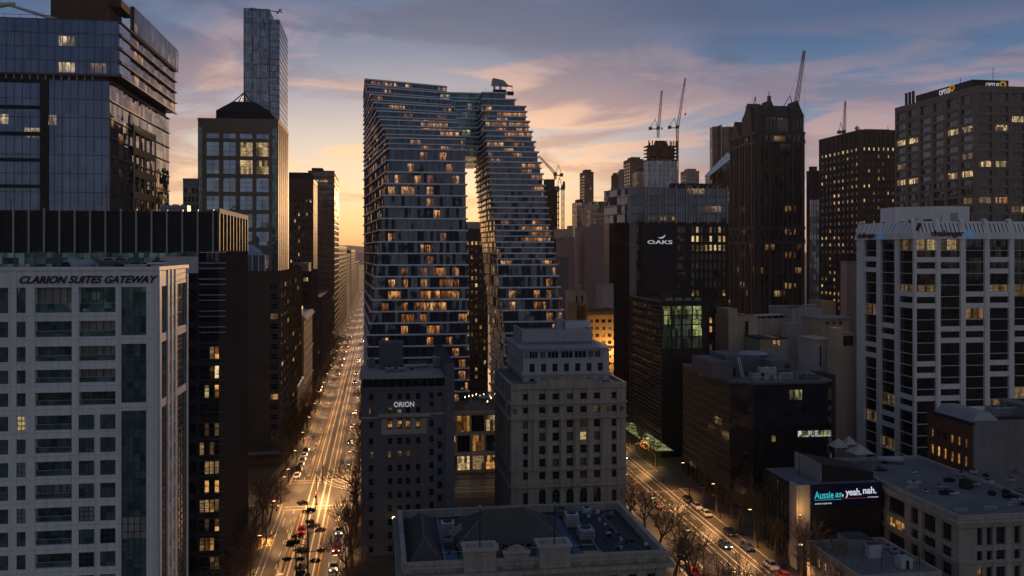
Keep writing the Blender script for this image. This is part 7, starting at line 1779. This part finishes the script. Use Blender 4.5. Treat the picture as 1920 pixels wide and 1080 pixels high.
for i, y in enumerate([135, 160, 185, 210, 232, 262, 288, 314, 342, 370, 396, 424, 455, 485, 520, 560, 605, 655, 715, 780, 850, 930, 1020, 1120, 1240]):
    lamp(XK0 - .9, y, 0, f'{ordn[i]} street lamp on the left kerb of the avenue', 'lamps on the left kerb of the avenue')
    lamp(XK1 + .9, y + 11, math.pi, f'{ordn[i]} street lamp on the right kerb of the avenue', 'lamps on the right kerb of the avenue', i < 99)
for i, y in enumerate((140, 164, 188, 210, 232, 264, 292, 320)):
    lamp(S2B + .9, y, math.pi, f'{ordn[i]} street lamp on the right kerb of the second street', 'lamps on the second street right')
    lamp(S2A - .9, y + 12, 0, f'{ordn[i]} street lamp on the left kerb of the second street', 'lamps on the second street left')
for i, x in enumerate((6, 46)): lamp(x, 259, -math.pi / 2, f'{("left", "right")[i]} street lamp on the cross street in front of the glass tower', 'lamps on the cross street')
for i, x in enumerate((-40, -58)): lamp(x, 236.5, math.pi / 2, f'street lamp on the cross street {("nearer the avenue", "farther left")[i]}', 'lamps on the cross street left')
for i, (x, y, rz_, lb) in enumerate(((-24.9, 240, 0, 'added street lamp at the left of the near crossing'), (-6.2, 236.4, math.pi, 'added street lamp at the near right corner of the crossing beside the grey rendered building'),
        (-6.2, 258.6, math.pi, 'added street lamp at the far right corner of the near crossing'), (-15.6, 259, math.pi / -2, 'added street lamp on the median at the near crossing'), (-15.6, 236, math.pi / 2, 'added street lamp on the median before the near crossing'))):
    lamp(x, y, rz_, lb, 'added lamps at the near crossing')  # lamps added to brighten the curved rails at the crossing
# floodlights washing the golden heritage building and the stone pier
for i, (x, y, z, e, lb) in enumerate(((84, 366, 20, 9000, 'floodlight at the foot of the golden heritage building'), (x0 := 96, 366, 22, 9000, 'right floodlight in front of the golden heritage building'), (83.6, 171.4, 12, 450, 'floodlight on the pier beside the billboard'))):
    r = thing('floodlight', lb, 'floodlight', (x, y, z - .3)); m = MB(); m.box(-.3, .3, -.2, .2, 0, .35, 'dark_metal'); m.tube((0, 0, -.9), (0, 0, 0), .05, .05, 5, 'dark_metal'); link('housing', m.mesh('housing'), r)
    l2 = bpy.data.lights.new('flood', 'POINT'); l2.energy = e; l2.color = (1, .52, .16); l2.shadow_soft_size = .3; link('lamp_light', l2, r, (0, 0, .6))
X_, Y_ = GP(738, 971, 9)
r = thing('wall_lamp', 'single bright white globe lamp low beside the dark grey rendered building', 'lamp', (X_, Y_, 0)); m = MB(); m.tube((0, 0, 0), (0, 0, 8.7), .09, .06, 6, 'dark_metal'); link('pole', m.mesh('pole'), r)
m = MB()
for a in range(4): m.tube((0, 0, 8.7 + .16 * a), (0, 0, 8.86 + .16 * a), (.05, .3, .34, .26)[a], (.3, .34, .26, .05)[a], 10, 'lamp_glow')
link('globe', m.mesh('globe'), r)
# ---------------- traffic signals
tl_p = MB(); tl_p.tube((0, 0, -.05), (0, 0, 4.2), .08, .07, 7, 'dark_metal'); tl_h = MB(); tl_h.box(-.2, .2, -.15, .15, 3.2, 4.3, 'rubber'); tl_r = MB(); tl_r.tube((0, -.2, 4.08), (0, -.151, 4.08), .12, .12, 10, 'tail_glow')
TLM = [(n, mb.mesh(n)) for n, mb in (('pole', tl_p), ('signal_head', tl_h), ('red_light', tl_r))]
for i, (x, y, lb) in enumerate(((-24.9, 234, 'traffic light on the near left corner of the crossing'), (-6.3, 234, 'traffic light on the near right corner of the crossing'), (-24.9, 260, 'traffic light on the far left corner of the crossing'), (-6.3, 260, 'traffic light on the far right corner of the crossing'),
        (-15.6, 262, 'traffic light on the median past the crossing'), (-15.6, 231, 'traffic light on the median before the crossing'), (-24.9, 395, 'traffic light on the left of the far crossing'), (-6.3, 395, 'traffic light on the right of the far crossing'))):
    r = thing('traffic_light', lb, 'traffic light', (x, y, .12 if abs(x + 15.6) > 3 else 0), 0, 'traffic lights')
    for n, me in TLM: link(n, me, r)
# ---------------- pedestrians
def person(x, y, rz, label, cloth, stride=.3):
    me = bpy.data.meshes.new('person')
    J = [(0, 0, .95), (0, 0, 1.22), (0, 0, 1.44), (0, .02, 1.52), (0, .03, 1.68), (.10, 0, .90), (.11, stride * .5, .50), (.11, stride, .09), (.11, stride + .16, .05), (-.10, 0, .90), (-.11, -stride * .3, .50), (-.11, -stride, .10), (-.11, -stride + .16, .06),
         (.19, 0, 1.40), (.25, -.06, 1.12), (.24, .02, .86), (-.19, 0, 1.40), (-.25, .06, 1.12), (-.24, .12, .88)]
    E = [(0, 1), (1, 2), (2, 3), (3, 4), (0, 5), (5, 6), (6, 7), (7, 8), (0, 9), (9, 10), (10, 11), (11, 12), (2, 13), (13, 14), (14, 15), (2, 16), (16, 17), (17, 18)]
    me.from_pydata(J, E, []); o = bpy.data.objects.new('person', me); COL.objects.link(o)
    sk = o.modifiers.new('skin', 'SKIN'); rad = [.15, .14, .13, .06, .10, .10, .07, .045, .04, .10, .07, .045, .04, .07, .045, .035, .07, .045, .035]
    for v, r_ in zip(me.skin_vertices[0].data, rad): v.radius = (r_, r_ * .85)
    me.skin_vertices[0].data[0].use_root = True; o.modifiers.new('sub', 'SUBSURF').levels = 1
    me.materials.append(MATS[cloth]); o.location = (x, y, .0 if XK0 < x < XK1 or S2A < x < S2B else .13); o.rotation_euler = (0, 0, rz)
    tag(o, label, 'person', 'pedestrians')
for i, (px, py, lb) in enumerate(((1244, 905, 'pedestrian in dark clothes crossing the second street, upper one'), (1203, 932, 'pedestrian in dark clothes at the left edge of the second street'), (588, 826, 'pedestrian in dark clothes walking between the two crossings of the avenue'), (555, 884, 'pedestrian in dark clothes in the left part of the avenue before the crossing'))):
    X_, Y_ = GP(px, py); person(X_, Y_, .4 * i, lb, 'cloth_dark')
# median refuge islands beside the rails
for i, (y0_, y1_) in enumerate(((150, 226), (266, 330))):
    m = MB(); m.box(-20.4, -19.6, y0_, y1_, -.004, .14, 'sandstone')
    for k in range(int((y1_ - y0_) / 6)): m.tube((-20, y0_ + 3 + k * 6, .13), (-20, y0_ + 3 + k * 6, 1.1), .06, .06, 6, 'dark_metal')
    o = link('median_strip', m.mesh('median_strip')); o['kind'] = 'structure'

# ================================================================== HAZE
hb = MB(); hb.box(-9600, 9600, -9600, 9600, -3, 150, 'asphalt')
ho = link('haze', hb.mesh('haze')); ho['kind'] = 'stuff'
m, g = newmat('haze_air')
vp = g.n('ShaderNodeVolumePrincipled', {'Color': (.95, .84, .80, 1), 'Density': .00005, 'Anisotropy': .3})
g.n('ShaderNodeOutputMaterial', {'Volume': vp.outputs[0]})
ho.data.materials.clear(); ho.data.materials.append(m)
